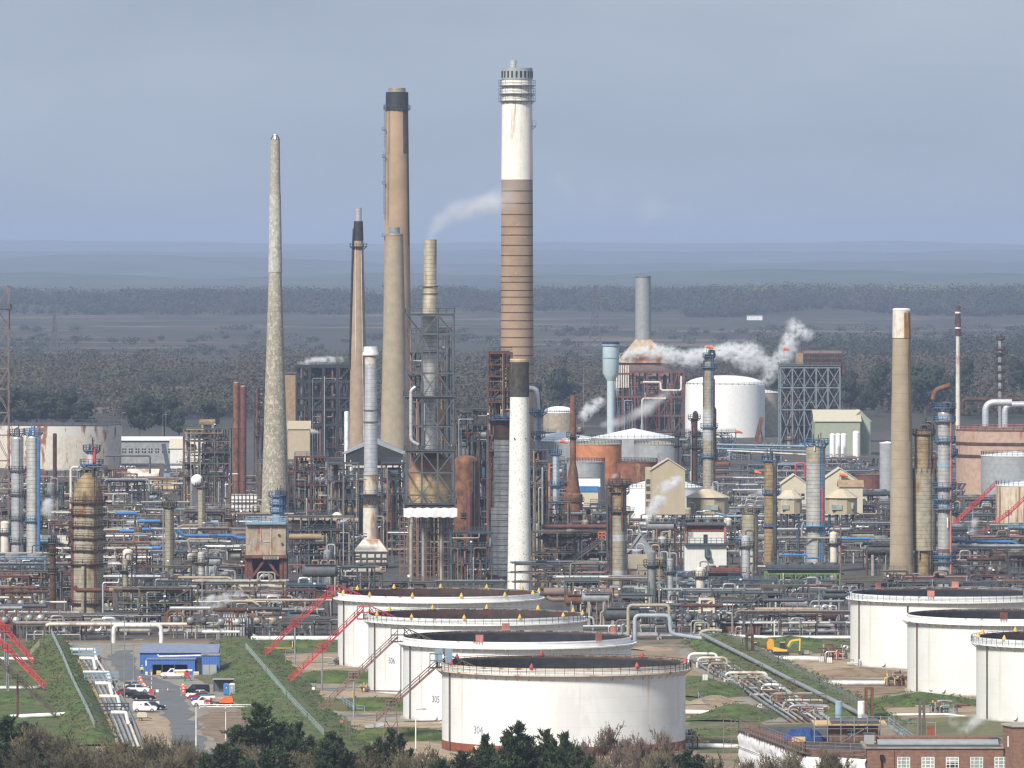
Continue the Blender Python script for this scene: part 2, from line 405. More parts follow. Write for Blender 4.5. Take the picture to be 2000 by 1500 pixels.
for px, yt, g, w, lb in [
    (22, 758, 842, 78, 'dark evergreen behind the rusty white tank, at its outer edge'), (72, 757, 838, 84, 'dark evergreen behind the rusty white tank, below the red roofed houses'),
    (122, 760, 845, 76, 'dark rounded evergreen behind the middle of the rusty white tank'), (168, 782, 846, 66, 'low dark evergreen behind the rim lights of the rusty white tank'),
    (272, 761, 856, 76, 'tall dark evergreen with bare lower stem above the grey office block'), (322, 770, 854, 70, 'tall dark evergreen behind the twin lamp posts'),
    (350, 800, 856, 46, 'small dark evergreen beside the steel unit with a drum on top'), (412, 778, 850, 60, 'brownish evergreen behind the twin rusty stacks'),
    (1096, 714, 810, 74, 'flat topped cedar beside the white and brown chimney'), (1048, 748, 812, 46, 'small evergreen below the flat topped cedar'),
    (945, 770, 815, 40, 'dark evergreen behind the rusty tower with blue decks'), (1662, 718, 812, 64, 'dark evergreen next to the tall lattice unit'),
    (1722, 708, 806, 70, 'dark evergreen against the tan concrete chimney, facing the lattice unit'), (1808, 704, 812, 96, 'big broad evergreen between the tan chimney and the flare stack'),
    (1852, 730, 808, 56, 'smaller evergreen touching the broad evergreen near the flare stack'), (1888, 700, 805, 60, 'slender dark evergreen just past the flare stack'),
    (1690, 742, 815, 46, 'low evergreen above the pale green gabled building'), (1990, 690, 800, 56, 'dark evergreen past the slim grey platformed stack'),
    (1360, 735, 800, 60, 'dark evergreen above the domed white tank'), (1515, 728, 802, 50, 'dark evergreen between the domed white tank and the lattice unit')]:
    evergreen(px, yt, g, w, lb)

def gable(px0, px1, yeave, yridge, g, dm, wall, roof, name, label, ybase=None, stilts=None, ridge='y', wins=0, winmat='glass', over=.4, door=False, cat='building'):
    """building on its ground row: ridge 'y' shows the gable to the camera, ridge 'x' shows the long wall"""
    Y = dep(g); x0, x1 = xat(px0, Y), xat(px1, Y); ze, zr = zat(yeave, Y), zat(yridge, Y); zb = zat(ybase, Y) if ybase else 0
    w = x1 - x0; r = thing(name, label, cat, (x0 + x1) / 2, Y, 0); hw = w / 2
    m = MB()
    if ridge == 'y':
        m.add([(-hw, 0, zb), (hw, 0, zb), (hw, 0, ze), (0, 0, zr), (-hw, 0, ze), (-hw, dm, zb), (hw, dm, zb), (hw, dm, ze), (0, dm, zr), (-hw, dm, ze)],
              [(0, 1, 2, 3, 4), (9, 8, 7, 6, 5), (0, 4, 9, 5), (1, 6, 7, 2), (0, 5, 6, 1)])
        q = MB()
        for s in (-1, 1):
            k = (zr - ze) / hw; e = hw + over; zz = ze - over * k
            q.hexa([(0, -over, zr + .05), (s * e, -over, zz + .05), (s * e, dm + over, zz + .05), (0, dm + over, zr + .05)], [(0, -over, zr + .3), (s * e, -over, zz + .3), (s * e, dm + over, zz + .3), (0, dm + over, zr + .3)])
    else:
        m.add([(-hw, 0, zb), (hw, 0, zb), (hw, dm, zb), (-hw, dm, zb), (-hw, 0, ze), (hw, 0, ze), (hw, dm, ze), (-hw, dm, ze), (-hw, dm / 2, zr), (hw, dm / 2, zr)],
              [(0, 1, 5, 4), (2, 3, 7, 6), (1, 2, 6, 9, 5), (3, 0, 4, 8, 7), (3, 2, 1, 0)])
        q = MB()
        for y0, s in ((0, -1), (dm, 1)):
            q.hexa([(-hw - over, y0 + s * over, ze - .1), (hw + over, y0 + s * over, ze - .1), (hw + over, dm / 2, zr + .05), (-hw - over, dm / 2, zr + .05)],
                   [(-hw - over, y0 + s * over, ze + .15), (hw + over, y0 + s * over, ze + .15), (hw + over, dm / 2, zr + .3), (-hw - over, dm / 2, zr + .3)])
    m.build('wall', wall, r, False); q.build('roof', roof, r, False)
    for i in range(wins):
        cx = -hw + w * (i + .5) / wins; ww = min(1.6, w / wins * .3); zc = zb + (ze - zb) * .55
        f = MB().box(cx - ww, -.09, zc - .9, cx + ww, -.005, zc + .9).build('window', winmat, r, False)
        MB().bar((cx, -.12, zc - .9), (cx, -.12, zc + .9), .14).bar((cx - ww, -.12, zc), (cx + ww, -.12, zc), .14).build('frame', 'white', f, False)
    if door: MB().box(hw * .3, -.08, zb, hw * .3 + 2.2, -.004, zb + 3).build('door', 'dark', r, False)
    if stilts:
        for i in range(stilts):
            for yy in (.6, dm - .6):
                xx = -hw + .5 + (w - 1) * i / (stilts - 1); MB().bar((xx, yy, 0), (xx, yy, zb), .5).build('stilt', 'dsteel', r, False)
    return r
for px, g, c in ((48, 760, 'pair of red tiled roofs'), (108, 768, 'end house with a red tiled roof'), (1932, 752, 'house with a steep red roof')):
    where = 'behind the evergreens over the rusty tank' if px < 900 else 'among bare trees past the flare stack'
    gable(px - 14, px + 14, g - 12, g - 19, g, 9, 'cream', 'palered', 'house', c + ' ' + where, ridge='x', wins=3)
def pylon(px, ytop, g, label):
    x, y = at(px, g); z0 = elev(x, y); h = zat(ytop, y) - z0; r = thing('pylon', label, 'pylon', x, y, z0); m = MB(); b = h * .09; n = 9
    def hw(t): return b * (1 - t) ** 1.2 + .5
    for i in range(n):
        t0, t1 = i / n, (i + 1) / n; a, c = hw(t0), hw(t1)
        for sx, sy in ((-1, -1), (1, -1), (1, 1), (-1, 1)):
            m.bar((sx * a, sy * a, h * t0), (sx * c, sy * c, h * t1), .9)
        for s in (-1, 1):
            m.bar((-a, s * a, h * t0), (c, s * c, h * t1), .55).bar((a, s * a, h * t0), (-c, s * c, h * t1), .55)
    m.build('tower', 'dsteel', r, False); m = MB()
    for t, wd in ((.66, 7), (.8, 9), (.91, 5.5)):
        m.bar((-wd, 0, h * t), (wd, 0, h * t), .9).bar((-wd, 0, h * t), (0, 0, h * t + 2), .3).bar((wd, 0, h * t), (0, 0, h * t + 2), .3)
        for s in (-1, 1): m.bar((s * wd, 0, h * t), (s * wd, 0, h * t - 2.4), .3)
    m.build('crossarms', 'steel', r, False)
pylon(106, 614, 705, 'hazy lattice pylon on the heath above the rusty white tank')
pylon(1162, 557, 694, 'hazy lattice pylon on the heath beside the grey chimney')
Y = 8350; x = xat(1474, Y); r = thing('white_shed', 'long white low shed alone on the heath', 'building', x, Y, elev(x, Y) - 1)
MB().box(-9, 0, 0, 9, 8, 6).build('wall', 'white', r, False); MB().box(-9.5, -.5, 6, 9.5, 8.5, 6.8).build('roof', 'roofgrey', r, False)

# ---------------------------------------------------------------- big floating roof tanks
TR = 20.5
def shellmat(name, rustamt, zm, col=(.71, .715, .71)):
    M(name, col, .5, var=.06, vs=.12, rust=((.5, .35, .2), rustamt, .2, .6, .045), zm=zm, band=(2.45, .07, (.52, .53, .52), .4), vband=(.31, .008, (.6, .6, .59), 'ang'), blotch=[((.66, .665, .655), .52, .12, .16, .5), ((.6, .57, .5), .64, .1, .5, .08)], grad=[(.9, -.3, (.45, .4, .32), 1.6)], orand=0)
shellmat('tankA', .56, (1, 15)); shellmat('tankB', .64, (0, 16)); shellmat('tankC', .62, (0, 18), (.69, .69, .67))
M('tankrim', (.8, .8, .78), .6, var=.08, rust=((.4, .22, .09), .56, .14, .5, .8), orand=0)
M('tankrimrust', (.6, .52, .42), .7, var=.15, rust=((.3, .13, .05), .5, .16, .5, .8), orand=0)
M('tankskirt', (.24, .07, .035), .8, var=.2, rust=((.15, .05, .03), .55, .15, .8, .15), orand=0)
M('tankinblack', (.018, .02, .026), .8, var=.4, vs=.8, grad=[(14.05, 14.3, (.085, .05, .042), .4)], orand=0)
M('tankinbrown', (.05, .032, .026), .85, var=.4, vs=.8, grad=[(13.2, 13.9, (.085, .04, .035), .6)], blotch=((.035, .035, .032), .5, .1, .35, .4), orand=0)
M('tankroof', (.06, .055, .055), .85, var=.3, vs=.3, rust=((.16, .07, .035), .55, .1, .25, 1), orand=0)
def tank(px, g, label, h=14.7, R_=TR, shell='tankA', rim='tankrim', inner='tankinblack', rails=True, pour=None, plates=None, skirt=False, num=None, railmat='steel', name='storage_tank'):
    x, y = at(px, g); r = thing(name, label, 'storage tank', x, y)
    n = 96; sh = MB().lathe([(R_, 0), (R_, h)], n); sh.f = sh.f[:n]; sh.build('shell', shell, r)
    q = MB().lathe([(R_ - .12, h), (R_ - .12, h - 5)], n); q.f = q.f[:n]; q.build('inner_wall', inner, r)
    MB().lathe([(R_ - .12, h), (R_ + .08, h), (R_ + .08, h - .25), (R_ - .12, h - .25)], n, close=True).build('top_kerb', rim, r)
    MB().lathe([(.02, h - 3.6), (R_ - .5, h - 3.9), (R_ - .3, h - 3.2), (R_ - .14, h - 3.2)], n).build('floating_roof', 'tankroof', r)
    zg = h - 1.25; m = MB().lathe([(R_, zg), (R_ + 1.0, zg), (R_ + 1.0, zg + .22), (R_, zg + .22)], n, close=True)
    for j in range(64):
        a = 2 * math.pi * j / 64; ca, sa = math.cos(a), math.sin(a); m.bar((R_ * ca, R_ * sa, zg - .8), ((R_ + .95) * ca, (R_ + .95) * sa, zg), .1)
    m.build('wind_girder', rim, r)
    if skirt: q = MB().lathe([(R_ + .03, 0), (R_ + .03, 1.75)], n); q.f = q.f[:n]; q.build('base_band', 'tankskirt', r)
    MB().lathe([(R_ + .02, 0), (R_ + .6, 0), (R_ + .6, .2), (R_ + .02, .2)], n, close=True).build('base_ring', 'conc', r)
    if rails:
        m = MB(); k = 84; pts = [((R_ + .95) * math.cos(2 * math.pi * j / k), (R_ + .95) * math.sin(2 * math.pi * j / k), zg + .22) for j in range(k)]
        m.rail(pts, 1.15, 2, .075, True); m.build('railing', railmat, r, False)
    if pour:
        mat, k, ph = pour
        for j in range(k):
            a = ph + 2 * math.pi * j / k; ca, sa = math.cos(a), math.sin(a)
            p = MB().lathe([(.36, h - .1), (.36, h + .25), (.05, h + .85)], 8, (R_ * ca, R_ * sa))
            p.build('foam_pourer', mat, r)
    if plates:
        mat, angs = plates
        for a in angs:
            ca, sa = math.cos(a), math.sin(a); tx, ty = -sa, ca; rr = R_ + .05; m = MB()
            P = lambda s, o, z: ((rr + o) * ca + s * tx, (rr + o) * sa + s * ty, z)
            m.hexa([P(-.72, 0, h - .05), P(.72, 0, h - .05), P(.72, .1, h - .05), P(-.72, .1, h - .05)], [P(-.72, 0, h + 1.25), P(.72, 0, h + 1.25), P(.72, .1, h + 1.25), P(-.72, .1, h + 1.25)])
            for s in (-.5, 0, .5): m.bar(P(s, .14, h - .6), P(s, .14, h + 1.2), .07)
            m.build('foam_plate', mat, r, False)
    for a in (-2.35, -1.75, -1.2, -.6):
        ca, sa = math.cos(a), math.sin(a); m = MB().tube([(R_ * ca, R_ * sa, 1.1), ((R_ + .35) * ca, (R_ + .35) * sa, 1.1)], .42, 14).tube([((R_ + .35) * ca, (R_ + .35) * sa, 1.1), ((R_ + .42) * ca, (R_ + .42) * sa, 1.1)], .52, 14); m.build('manway', rim, r)
    a = -2.75; ca, sa = math.cos(a), math.sin(a); e = R_ + .25; MB().tube([(e * ca, e * sa, .3), (e * ca, e * sa, h - 1.4)], .13, 7).build('drain_pipe', 'osteel', r)
    if num: tank_number(r, x, y, R_, *num)
    return r
def wrap_text(s, size, mat, name, parent, fn, squash=.8):
    cu = bpy.data.curves.new('t', 'FONT'); cu.body = s; cu.size = size; cu.align_x = 'CENTER'; cu.resolution_u = 3
    o = bpy.data.objects.new('t', cu); COL.objects.link(o); dg = bpy.context.evaluated_depsgraph_get()
    me = bpy.data.meshes.new_from_object(o.evaluated_get(dg)); bpy.data.objects.remove(o)
    for v in me.vertices: v.co = fn(v.co.x * squash, v.co.y)
    me.materials.clear(); me.materials.append(MATS[mat]); ob = bpy.data.objects.new(name, me); COL.objects.link(ob); ob.parent = parent; return ob
M('numeral', (.1, .12, .17), .7, orand=0); M('numeralfaint', (.22, .25, .32), .7, orand=0)
def tank_number(r, x, y, R_, txt, px, py, hpx, mat='numeral'):
    th = math.asin(max(-1, min(1, (xat(px, y - R_ * .8) - x) / R_))); yf = y - R_ * math.cos(th); th = math.asin((xat(px, yf) - x) / R_)
    z = zat(py, yf); s = hpx * yf / F / .7
    wrap_text(txt, s, mat, 'number', r, lambda u, v: Vector(((R_ + .03) * math.sin(th + u / R_), -(R_ + .03) * math.cos(th + u / R_), z + v)))
def gantry(px, g, tankpx, label, mat, panels=False, h=14.7):
    """rim-side landing with a truss ladder rolling down onto the floating roof"""
    x, y = at(px, g); tx, _ = at(tankpx, g); r = thing('rolling_ladder', label, 'ladder', x, y); d = tx - x
    m = MB(); z = h + .1; a = [Vector((.8, s, z + .3)) for s in (-.5, .5)]; b = [Vector((9.5, s + 2, h - 3.0)) for s in (-.5, .5)]; up = Vector((0, 0, 1.2))
    for p, q in zip(a, b):
        m.bar(p, q, .14).bar(p + up, q + up * .6, .12)
        for i in range(8):
            u0, u1 = p.lerp(q, i / 8), p.lerp(q, (i + 1) / 8); f = lambda t: up * (1 - .4 * t)
            m.bar(u0, u1 + f((i + 1) / 8), .09).bar(u0 + f(i / 8), u1, .09)
    for i in range(20):
        m.bar(a[0].lerp(b[0], i / 19), a[1].lerp(b[1], i / 19), .1)
    m.build('ladder_truss', mat, r, False)
    m = MB().box(-1.4, -1.2, z - 1.2, 1, 1.2, z - 1.05); m.rail([(-1.4, -1.2, z - 1.05), (-1.4, 1.2, z - 1.05), (1, 1.2, z - 1.05), (1, -1.2, z - 1.05)], 2.3, 1.1, .1, True); m.build('landing', mat, r, False)
    if panels: MB().box(-.6, -1.25, z - .3, .7, -1.1, z + 2.2).box(1.2, -1.1, z - .3, 2.4, -.95, z + 2.2).build('panel', 'lblue', r, False)
    return r
pi = math.pi
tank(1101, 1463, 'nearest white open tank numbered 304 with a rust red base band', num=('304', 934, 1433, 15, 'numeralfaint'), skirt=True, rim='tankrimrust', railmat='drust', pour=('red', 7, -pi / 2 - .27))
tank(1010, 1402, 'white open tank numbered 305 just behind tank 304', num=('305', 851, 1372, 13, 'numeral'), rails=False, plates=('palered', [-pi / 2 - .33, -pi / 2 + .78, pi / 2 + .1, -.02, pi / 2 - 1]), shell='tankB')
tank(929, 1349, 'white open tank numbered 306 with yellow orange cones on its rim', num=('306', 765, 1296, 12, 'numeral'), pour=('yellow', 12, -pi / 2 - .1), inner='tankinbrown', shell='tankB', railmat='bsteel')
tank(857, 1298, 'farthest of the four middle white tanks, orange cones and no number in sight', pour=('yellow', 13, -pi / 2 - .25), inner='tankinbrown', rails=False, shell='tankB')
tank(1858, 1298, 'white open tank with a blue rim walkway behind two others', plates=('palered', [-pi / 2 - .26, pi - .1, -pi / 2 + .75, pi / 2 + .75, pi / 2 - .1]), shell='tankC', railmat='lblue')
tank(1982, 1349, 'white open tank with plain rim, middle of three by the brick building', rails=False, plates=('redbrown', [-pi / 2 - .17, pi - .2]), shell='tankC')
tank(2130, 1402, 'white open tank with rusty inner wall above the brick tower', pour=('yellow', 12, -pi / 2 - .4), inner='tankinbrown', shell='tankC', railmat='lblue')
gantry(651, 1298, 857, 'red truss ladder leaning into the farthest orange coned tank', 'red')
gantry(712, 1349, 929, 'red truss ladder leaning into tank 306', 'red')
gantry(779, 1402, 1010, 'grey truss ladder leaning into tank 305', 'osteel')
gantry(856, 1463, 1101, 'grey truss ladder with two pale panels leaning into tank 304', 'osteel', True)
def gangway(p0, pm, p1, g, mat, label, post=True, postmat='grey', trestle=False):
    """stair bridge climbing from the bund to a tank rim: bottom, landing and top in the plane of the tank's middle"""
    Y = dep(g); P = lambda p: Vector((xat(p[0], Y), 0, zat(p[1], Y))); a, b, c = P(p0), P(pm), P(p1); a.z = max(a.z, 0)
    r = thing('gangway', label, 'stairway', 0, Y)
    MB().stair(a, b, 1.1, 1.15, .12).build('lower_flight', mat, r, False); MB().stair(b, c, 1.1, 1.15, .12).build('upper_flight', mat, r, False)
    m = MB().box(b.x - .9, -.8, b.z - .2, b.x + .9, .8, b.z); m.rail([(b.x - .9, -.8, b.z), (b.x + .9, -.8, b.z)], 1.2, .9, .1).rail([(b.x - .9, .8, b.z), (b.x + .9, .8, b.z)], 1.2, .9, .1); m.build('landing', mat, r, False)
    m = MB()
    if trestle:
        for s in (-1, 1):
            for t in (-1, 1): m.bar((b.x + s * 1.5, t, 0), (b.x + s * .7, t * .6, b.z), .16)
            m.bar((b.x - 1.5, s, 0), (b.x + .9, s * .7, b.z * .6), .1).bar((b.x + 1.5, s, 0), (b.x - .9, s * .7, b.z * .6), .1)
    else:
        for s in (-.45, .45): m.tube([(b.x, s, 0), (b.x, s, b.z)], .17, 8)
    m.build('post', postmat, r); return r
gangway((508, 1291), (576, 1221), (650, 1157), 1298, 'red', 'red stair bridge up to the farthest orange coned tank')
gangway((556, 1341), (629, 1270), (709, 1192), 1349, 'red', 'red stair bridge up to tank 306')
gangway((613, 1402), (691, 1326), (777, 1244), 1402, 'brown', 'brown stair bridge up to tank 305')
gangway((735, 1408), (764, 1381), (856, 1299), 1450, 'brown', 'brown stair bridge on a trestle up to tank 304', trestle=True, postmat='brown')
gangway((66, 1297), (10, 1232), (-40, 1180), 1298, 'red', 'upper red stair bridge running off the edge of the picture')
gangway((88, 1345), (14, 1270), (-50, 1205), 1349, 'red', 'lower red stair bridge with a lamp post before it')
gangway((108, 1398), (34, 1328), (-50, 1255), 1402, 'osteel', 'pale rusty stair bridge above the grass bund', postmat='rust')
gangway((1862, 1027), (1900, 990), (1946, 946), 1050, 'red', 'red stairs rising to the streaked white tank')
gangway((1908, 1050), (1970, 1005), (2010, 968), 1062, 'red', 'red stairs lying across the streaked white tank')

# ---------------------------------------------------------------- older tanks farther back
M('oldwhite', (.62, .58, .5), .7, var=.12, rust=((.3, .13, .05), .5, .16, .28, .22), zm=(-14, 14), orand=0)
M('orangetank', (.5, .19, .08), .75, var=.2, rust=((.12, .06, .04), .57, .12, .35, .2), orand=0)
M('greytank', (.3, .32, .33), .6, var=.12, rust=((.2, .15, .1), .6, .14, .4, .15), band=(2.2, .12, (.2, .21, .22), .5), orand=0)
M('pinktank', (.42, .29, .22), .75, var=.14, rust=((.3, .12, .06), .56, .14, .3, .2), orand=0)
M('rusttank', (.2, .08, .045), .85, var=.3, rust=((.33, .2, .1), .56, .12, .5, .15), orand=0)
M('purewhite', (.82, .82, .81), .5, var=.04, orand=0)
M('stripetank', (.55, .47, .36), .7, var=.14, rust=((.26, .12, .05), .49, .13, .6, .06), orand=0)
def vtank(px, g, wpx, yshell, label, mat, cone=None, roofmat='purewhite', domeh=None, rail='steel', bands=None, ladder=False, rims=True):
    x, y = at(px, g); rr = wpx / 2 * y / F; h = zat(yshell, y); r = thing('storage_tank', label, 'storage tank', x, y)
    q = MB().lathe([(rr, 0), (rr, h)], 64); q.build('shell', mat, r)
    ch = (h * .12 if cone is None else cone)
    if domeh: MB().dome(0, 0, h + .01, rr + .05, domeh, 64, 6).build('roof', roofmat, r)
    else: MB().lathe([(rr + .15, h + .02), (rr + .15, h + .2), (.05, h + .2 + ch)], 64).build('roof', roofmat, r)
    if rims:
        k = 40; m = MB().rail([(rr * math.cos(6.283 * j / k), rr * math.sin(6.283 * j / k), h + .2) for j in range(k)], 1.2, 4, .12, True); m.build('railing', rail, r, False)
    if ladder:
        m = MB(); n = 26; pts = []
        for i in range(n + 1):
            a = -2.5 + 1.5 * i / n; pts.append(((rr + .6) * math.cos(a), (rr + .6) * math.sin(a), h * i / n))
        for p, q in zip(pts, pts[1:]): m.bar(p, q, .25, .5).bar(Vector(p) + Vector((0, 0, 1.2)), Vector(q) + Vector((0, 0, 1.2)), .12)
        m.build('spiral_stair', rail, r, False)
    for z in bands or []: MB().lathe([(rr, z * h), (rr + .35, z * h), (rr + .35, z * h + .9), (rr, z * h + .9)], 64, close=True).build('stiffener_ring', 'drust', r)
    return r
M('patchwhite', (.58, .53, .45), .7, var=.12, rust=((.26, .1, .035), .53, .1, .34, .3), zm=(-4, 6), grad=[(12.6, 13, (.6, .58, .53), 0)], orand=0)
vtank(110, 912, 254, 829, 'broad white tank patched with rust in front of the evergreens', 'patchwhite', rail='bsteel', cone=.3, roofmat='tankroof', ladder=False)
vtank(1416, 853, 156, 752, 'big clean white tank with a low domed roof', 'purewhite', domeh=4.5, ladder=False)
vtank(1476, 850, 96, 767, 'cream tank half hidden behind the clean white domed tank', 'cream', cone=2)
vtank(1238, 930, 168, 855, 'grey tank with a white shallow cone roof', 'greytank', cone=3.4)
vtank(1095, 925, 190, 860, 'grey tank with white cone roof behind the short white chimney', 'greytank', cone=3)
vtank(1285, 958, 92, 868, 'dull grey streaked tank in front of the white cone roof', 'greytank', cone=1.2, roofmat='cream')
vtank(1168, 985, 92, 868, 'orange rusting tank beside the flared rust stack', 'orangetank', cone=1.2, roofmat='cream')
vtank(1144, 1000, 74, 903, 'grey ringed tank in front of the orange tank', 'greytank', cone=.6, roofmat='roofgrey')
vtank(1240, 985, 88, 903, 'low brown corroded tank in front of the dull grey tank', 'rusttank', cone=.6, roofmat='rust')
vtank(1296, 1042, 152, 952, 'white tank with white cone roof behind the tall cream building', 'purewhite', cone=3.2)
vtank(1092, 855, 62, 806, 'pale cream round tank by the grey pipe bend', 'cream', domeh=3, ladder=False)
vtank(1990, 975, 246, 840, 'wide pinkish rusting tank with two dark rings', 'pinktank', bands=[.62, .8], cone=.6, roofmat='rust', rail='palered')
vtank(1983, 998, 134, 890, 'grey upright tank with a white lid before the pink tank', 'greytank', cone=1.2, ladder=False)
vtank(2018, 1052, 146, 948, 'streaked white tank with red stairs at its side', 'stripetank', cone=1.5, rail='lblue', ladder=False)
vtank(1733, 1000, 30, 866, 'narrow grey upright tank pressed behind the tan concrete chimney', 'greytank', cone=.5, ladder=False, rims=False)
vtank(1700, 985, 60, 928, 'dark red corroded tank among the far pipe racks', 'redbrown', cone=.5, roofmat='rust', ladder=False, rims=False)
for i, px in enumerate((1626, 1637, 1648)):
    vtank(px, 900 - i, 11, 850, ['outer', 'middle', 'inner'][i] + ' of three small white silos under the green building', 'purewhite', domeh=.8, ladder=False, rims=False)
vtank(1672, 898, 13, 846, 'single white silo standing apart from three others', 'purewhite', domeh=1, ladder=False, rims=False)
# ---------------------------------------------------------------- chimneys
LM = []        # landmarks (name, px, g) used to say where look-alikes stand
OCC = []       # ground already taken: px0, px1, g0, g1
def lathe_px(prof, Y, px=None):
    return [(w / 2 * Y / F, zat(y, Y)) for y, w in prof]
def chim(label, px, g, prof, mat, name='chimney', hollow=True, n=40, group=None):
    x, y = at(px, g); r = thing(name, label, 'chimney', x, y, 0, group)
    p = prof[::-1]; pts = lathe_px(p, y)
    if pts[0][1] > .3:
        k = (p[0][1] - p[1][1]) / max(1, p[0][0] - p[1][0]); pts = [((p[0][1] + k * (g - p[0][0])) / 2 * y / F, 0)] + pts
    m = MB(); m.lathe(pts, n)
    m.build('shaft', mat, r); return r, y
def seg(r, Y, prof, mat, name, off=0, n=40, close_in=None, a0=0, a1=None):
    pts = [(a + off, b) for a, b in lathe_px(prof[::-1], Y)]
    m = MB().lathe(pts, n, a0=a0, a1=a1); return m.build(name, mat, r)
def bands(r, Y, ys, wf, mat='drust', h=.35, off=.06):
    m = MB()
    for y in ys:
        z = zat(y, Y); rr = wf(y) / 2 * Y / F; m.lathe([(rr, z), (rr + off, z), (rr + off, z + h), (rr, z + h)], 40, close=True)
    m.build('steel_bands', mat, r)
def lin(prof):
    def f(y):
        for (y0, w0), (y1, w1) in zip(prof, prof[1:]):
            if y <= y1: return w0 + (w1 - w0) * (y - y0) / max(1e-6, y1 - y0)
        return prof[-1][1]
    return f
def plat(r, Y, y, w, ext, mat='steel', h=1.1):
    return ringplat(r, w / 2 * Y / F, zat(y, Y), ext * Y / F, mat, h=h)
# mottled concrete chimney
Y = dep(1030)
M('mottled', (.29, .26, .2), .9, var=.2, vs=.4, grad=[(zat(700, Y), zat(520, Y), (.33, .31, .26), 30)], blotch=[((.48, .46, .37), .5, .1, 1.5, .7), ((.19, .165, .12), .62, .08, 1.1, .3)], vband=(.52, .04, (.17, .15, .12), 'ang'), band=(1.5, .14, (.22, .19, .14), .5), orand=0)
M('mottledpale', (.37, .36, .32), .9, var=.2, vs=.5, blotch=[((.52, .51, .47), .48, .1, 1.4, .7), ((.3, .27, .2), .6, .08, 1.2, .35)], orand=0)
r, Y = chim('tall tapering concrete chimney mottled with white flakes', 537.5, 1030, [(272, 18), (530, 25), (700, 36), (960, 52)], 'mottled')
seg(r, Y, [(262, 7), (272, 15)], 'silver', 'cap_cone'); seg(r, Y, [(380, 21), (532, 25.6)], 'mottledpale', 'flaking_paint', .12)
m = MB(); Rr = 9 * Y / F
for j in range(10):
    a = j * .628; m.bar((Rr * math.cos(a), Rr * math.sin(a), zat(272, Y) - .2), (Rr * .5 * math.cos(a), Rr * .5 * math.sin(a), zat(264, Y)), .2)
m.build('cap_ribs', 'dsteel', r)
# slim chimney with soot-black head
Y = dep(950)
M('slimstack', (.33, .245, .175), .9, var=.14, vs=.3, rust=((.55, .5, .44), .68, .05, .8, 1.4), orand=0)
r, Y = chim('slim buff chimney with a black head and silver flue', 700, 950, [(470, 19), (700, 31), (870, 37)], 'slimstack')
seg(r, Y, [(432, 17), (470, 19.5)], 'dark', 'black_head', .06); seg(r, Y, [(406, 13), (432, 13)], 'silver', 'flue'); plat(r, Y, 482, 20, 7, 'dsteel')
m = MB(); e = xat(1000 - 13, Y); m.tube([(-9 * Y / F, -1, zat(446, Y)), (-10.5 * Y / F, -1, zat(480, Y)), (-17 * Y / F, -1, zat(720, Y))], .38, 8); m.build('downpipe', 'dark', r)
m = MB(); m.bar((-1, -10 * Y / F, zat(480, Y)), (-1, -17 * Y / F, zat(860, Y)), .12).bar((1, -10 * Y / F, zat(480, Y)), (2, -17 * Y / F, zat(860, Y)), .12); m.build('cable', 'white', r)
# big brown chimney with black cap
Y = dep(928)
M('brownstack', (.37, .26, .165), .9, var=.12, vs=.12, rust=((.24, .14, .08), .55, .18, .14, .12), band=(3.2, .09, (.3, .19, .11), .4), blotch=((.5, .36, .24), .58, .12, .3, .15), orand=0)
pf = [(180, 43), (350, 47), (600, 53), (870, 60)]
r, Y = chim('big brown chimney with a black cap, second tallest', 775.5, 928, pf, 'brownstack')
seg(r, Y, [(180, 43), (213, 44)], 'dark', 'black_cap', .1); seg(r, Y, [(172, 33), (180, 34)], 'insul', 'liner'); plat(r, Y, 213, 44, 5, 'dsteel')
M('sootstain', (.1, .065, .045), .9, var=.4, vs=.25, blotch=((.04, .035, .034), .42, .2, .3, .1), orand=0)
seg(r, Y, [(213, 44), (255, 45), (300, 46)], 'sootstain', 'soot_stain', .05, a0=-1.0, a1=-.25); seg(r, Y, [(300, 46), (480, 50)], 'sootstain', 'soot_stain', .05, a0=-.5, a1=-.3)
m = MB()
m.ladder(-22 * Y / F, -5, zat(300, Y), zat(205, Y), -.4, -1); m.ladder(-23.5 * Y / F, -5, zat(430, Y), zat(300, Y), -.4, -1); m.build('ladder', 'dsteel', r)
for yy in (255, 308, 360, 462, 560): MB().box(-29 * Y / F, -3, zat(yy, Y), -22 * Y / F, 1, zat(yy, Y) + .2).rail([(-29 * Y / F, -3, zat(yy, Y)), (-29 * Y / F, 1, zat(yy, Y)), (-23 * Y / F, 1, zat(yy, Y))], 1.1, 1.5).build('rest_platform', 'dsteel', r, False)
# grey-buff chimney in front of it
M('buffstack', (.33, .275, .195), .9, var=.1, vs=.4, rust=((.19, .15, .1), .6, .15, .25, .12), grad=[(zat(478, dep(962)), zat(462, dep(962)), (.34, .24, .14), 4)], orand=0)
r, Y = chim('buff grey chimney with silver rim rings, in front of the big brown one', 770, 962, [(458, 35), (700, 46), (870, 54)], 'buffstack')
seg(r, Y, [(444, 21), (450, 22), (458, 22)], 'grey', 'flue'); seg(r, Y, [(456, 35), (459, 36)], 'grey', 'rim_ring', .05)
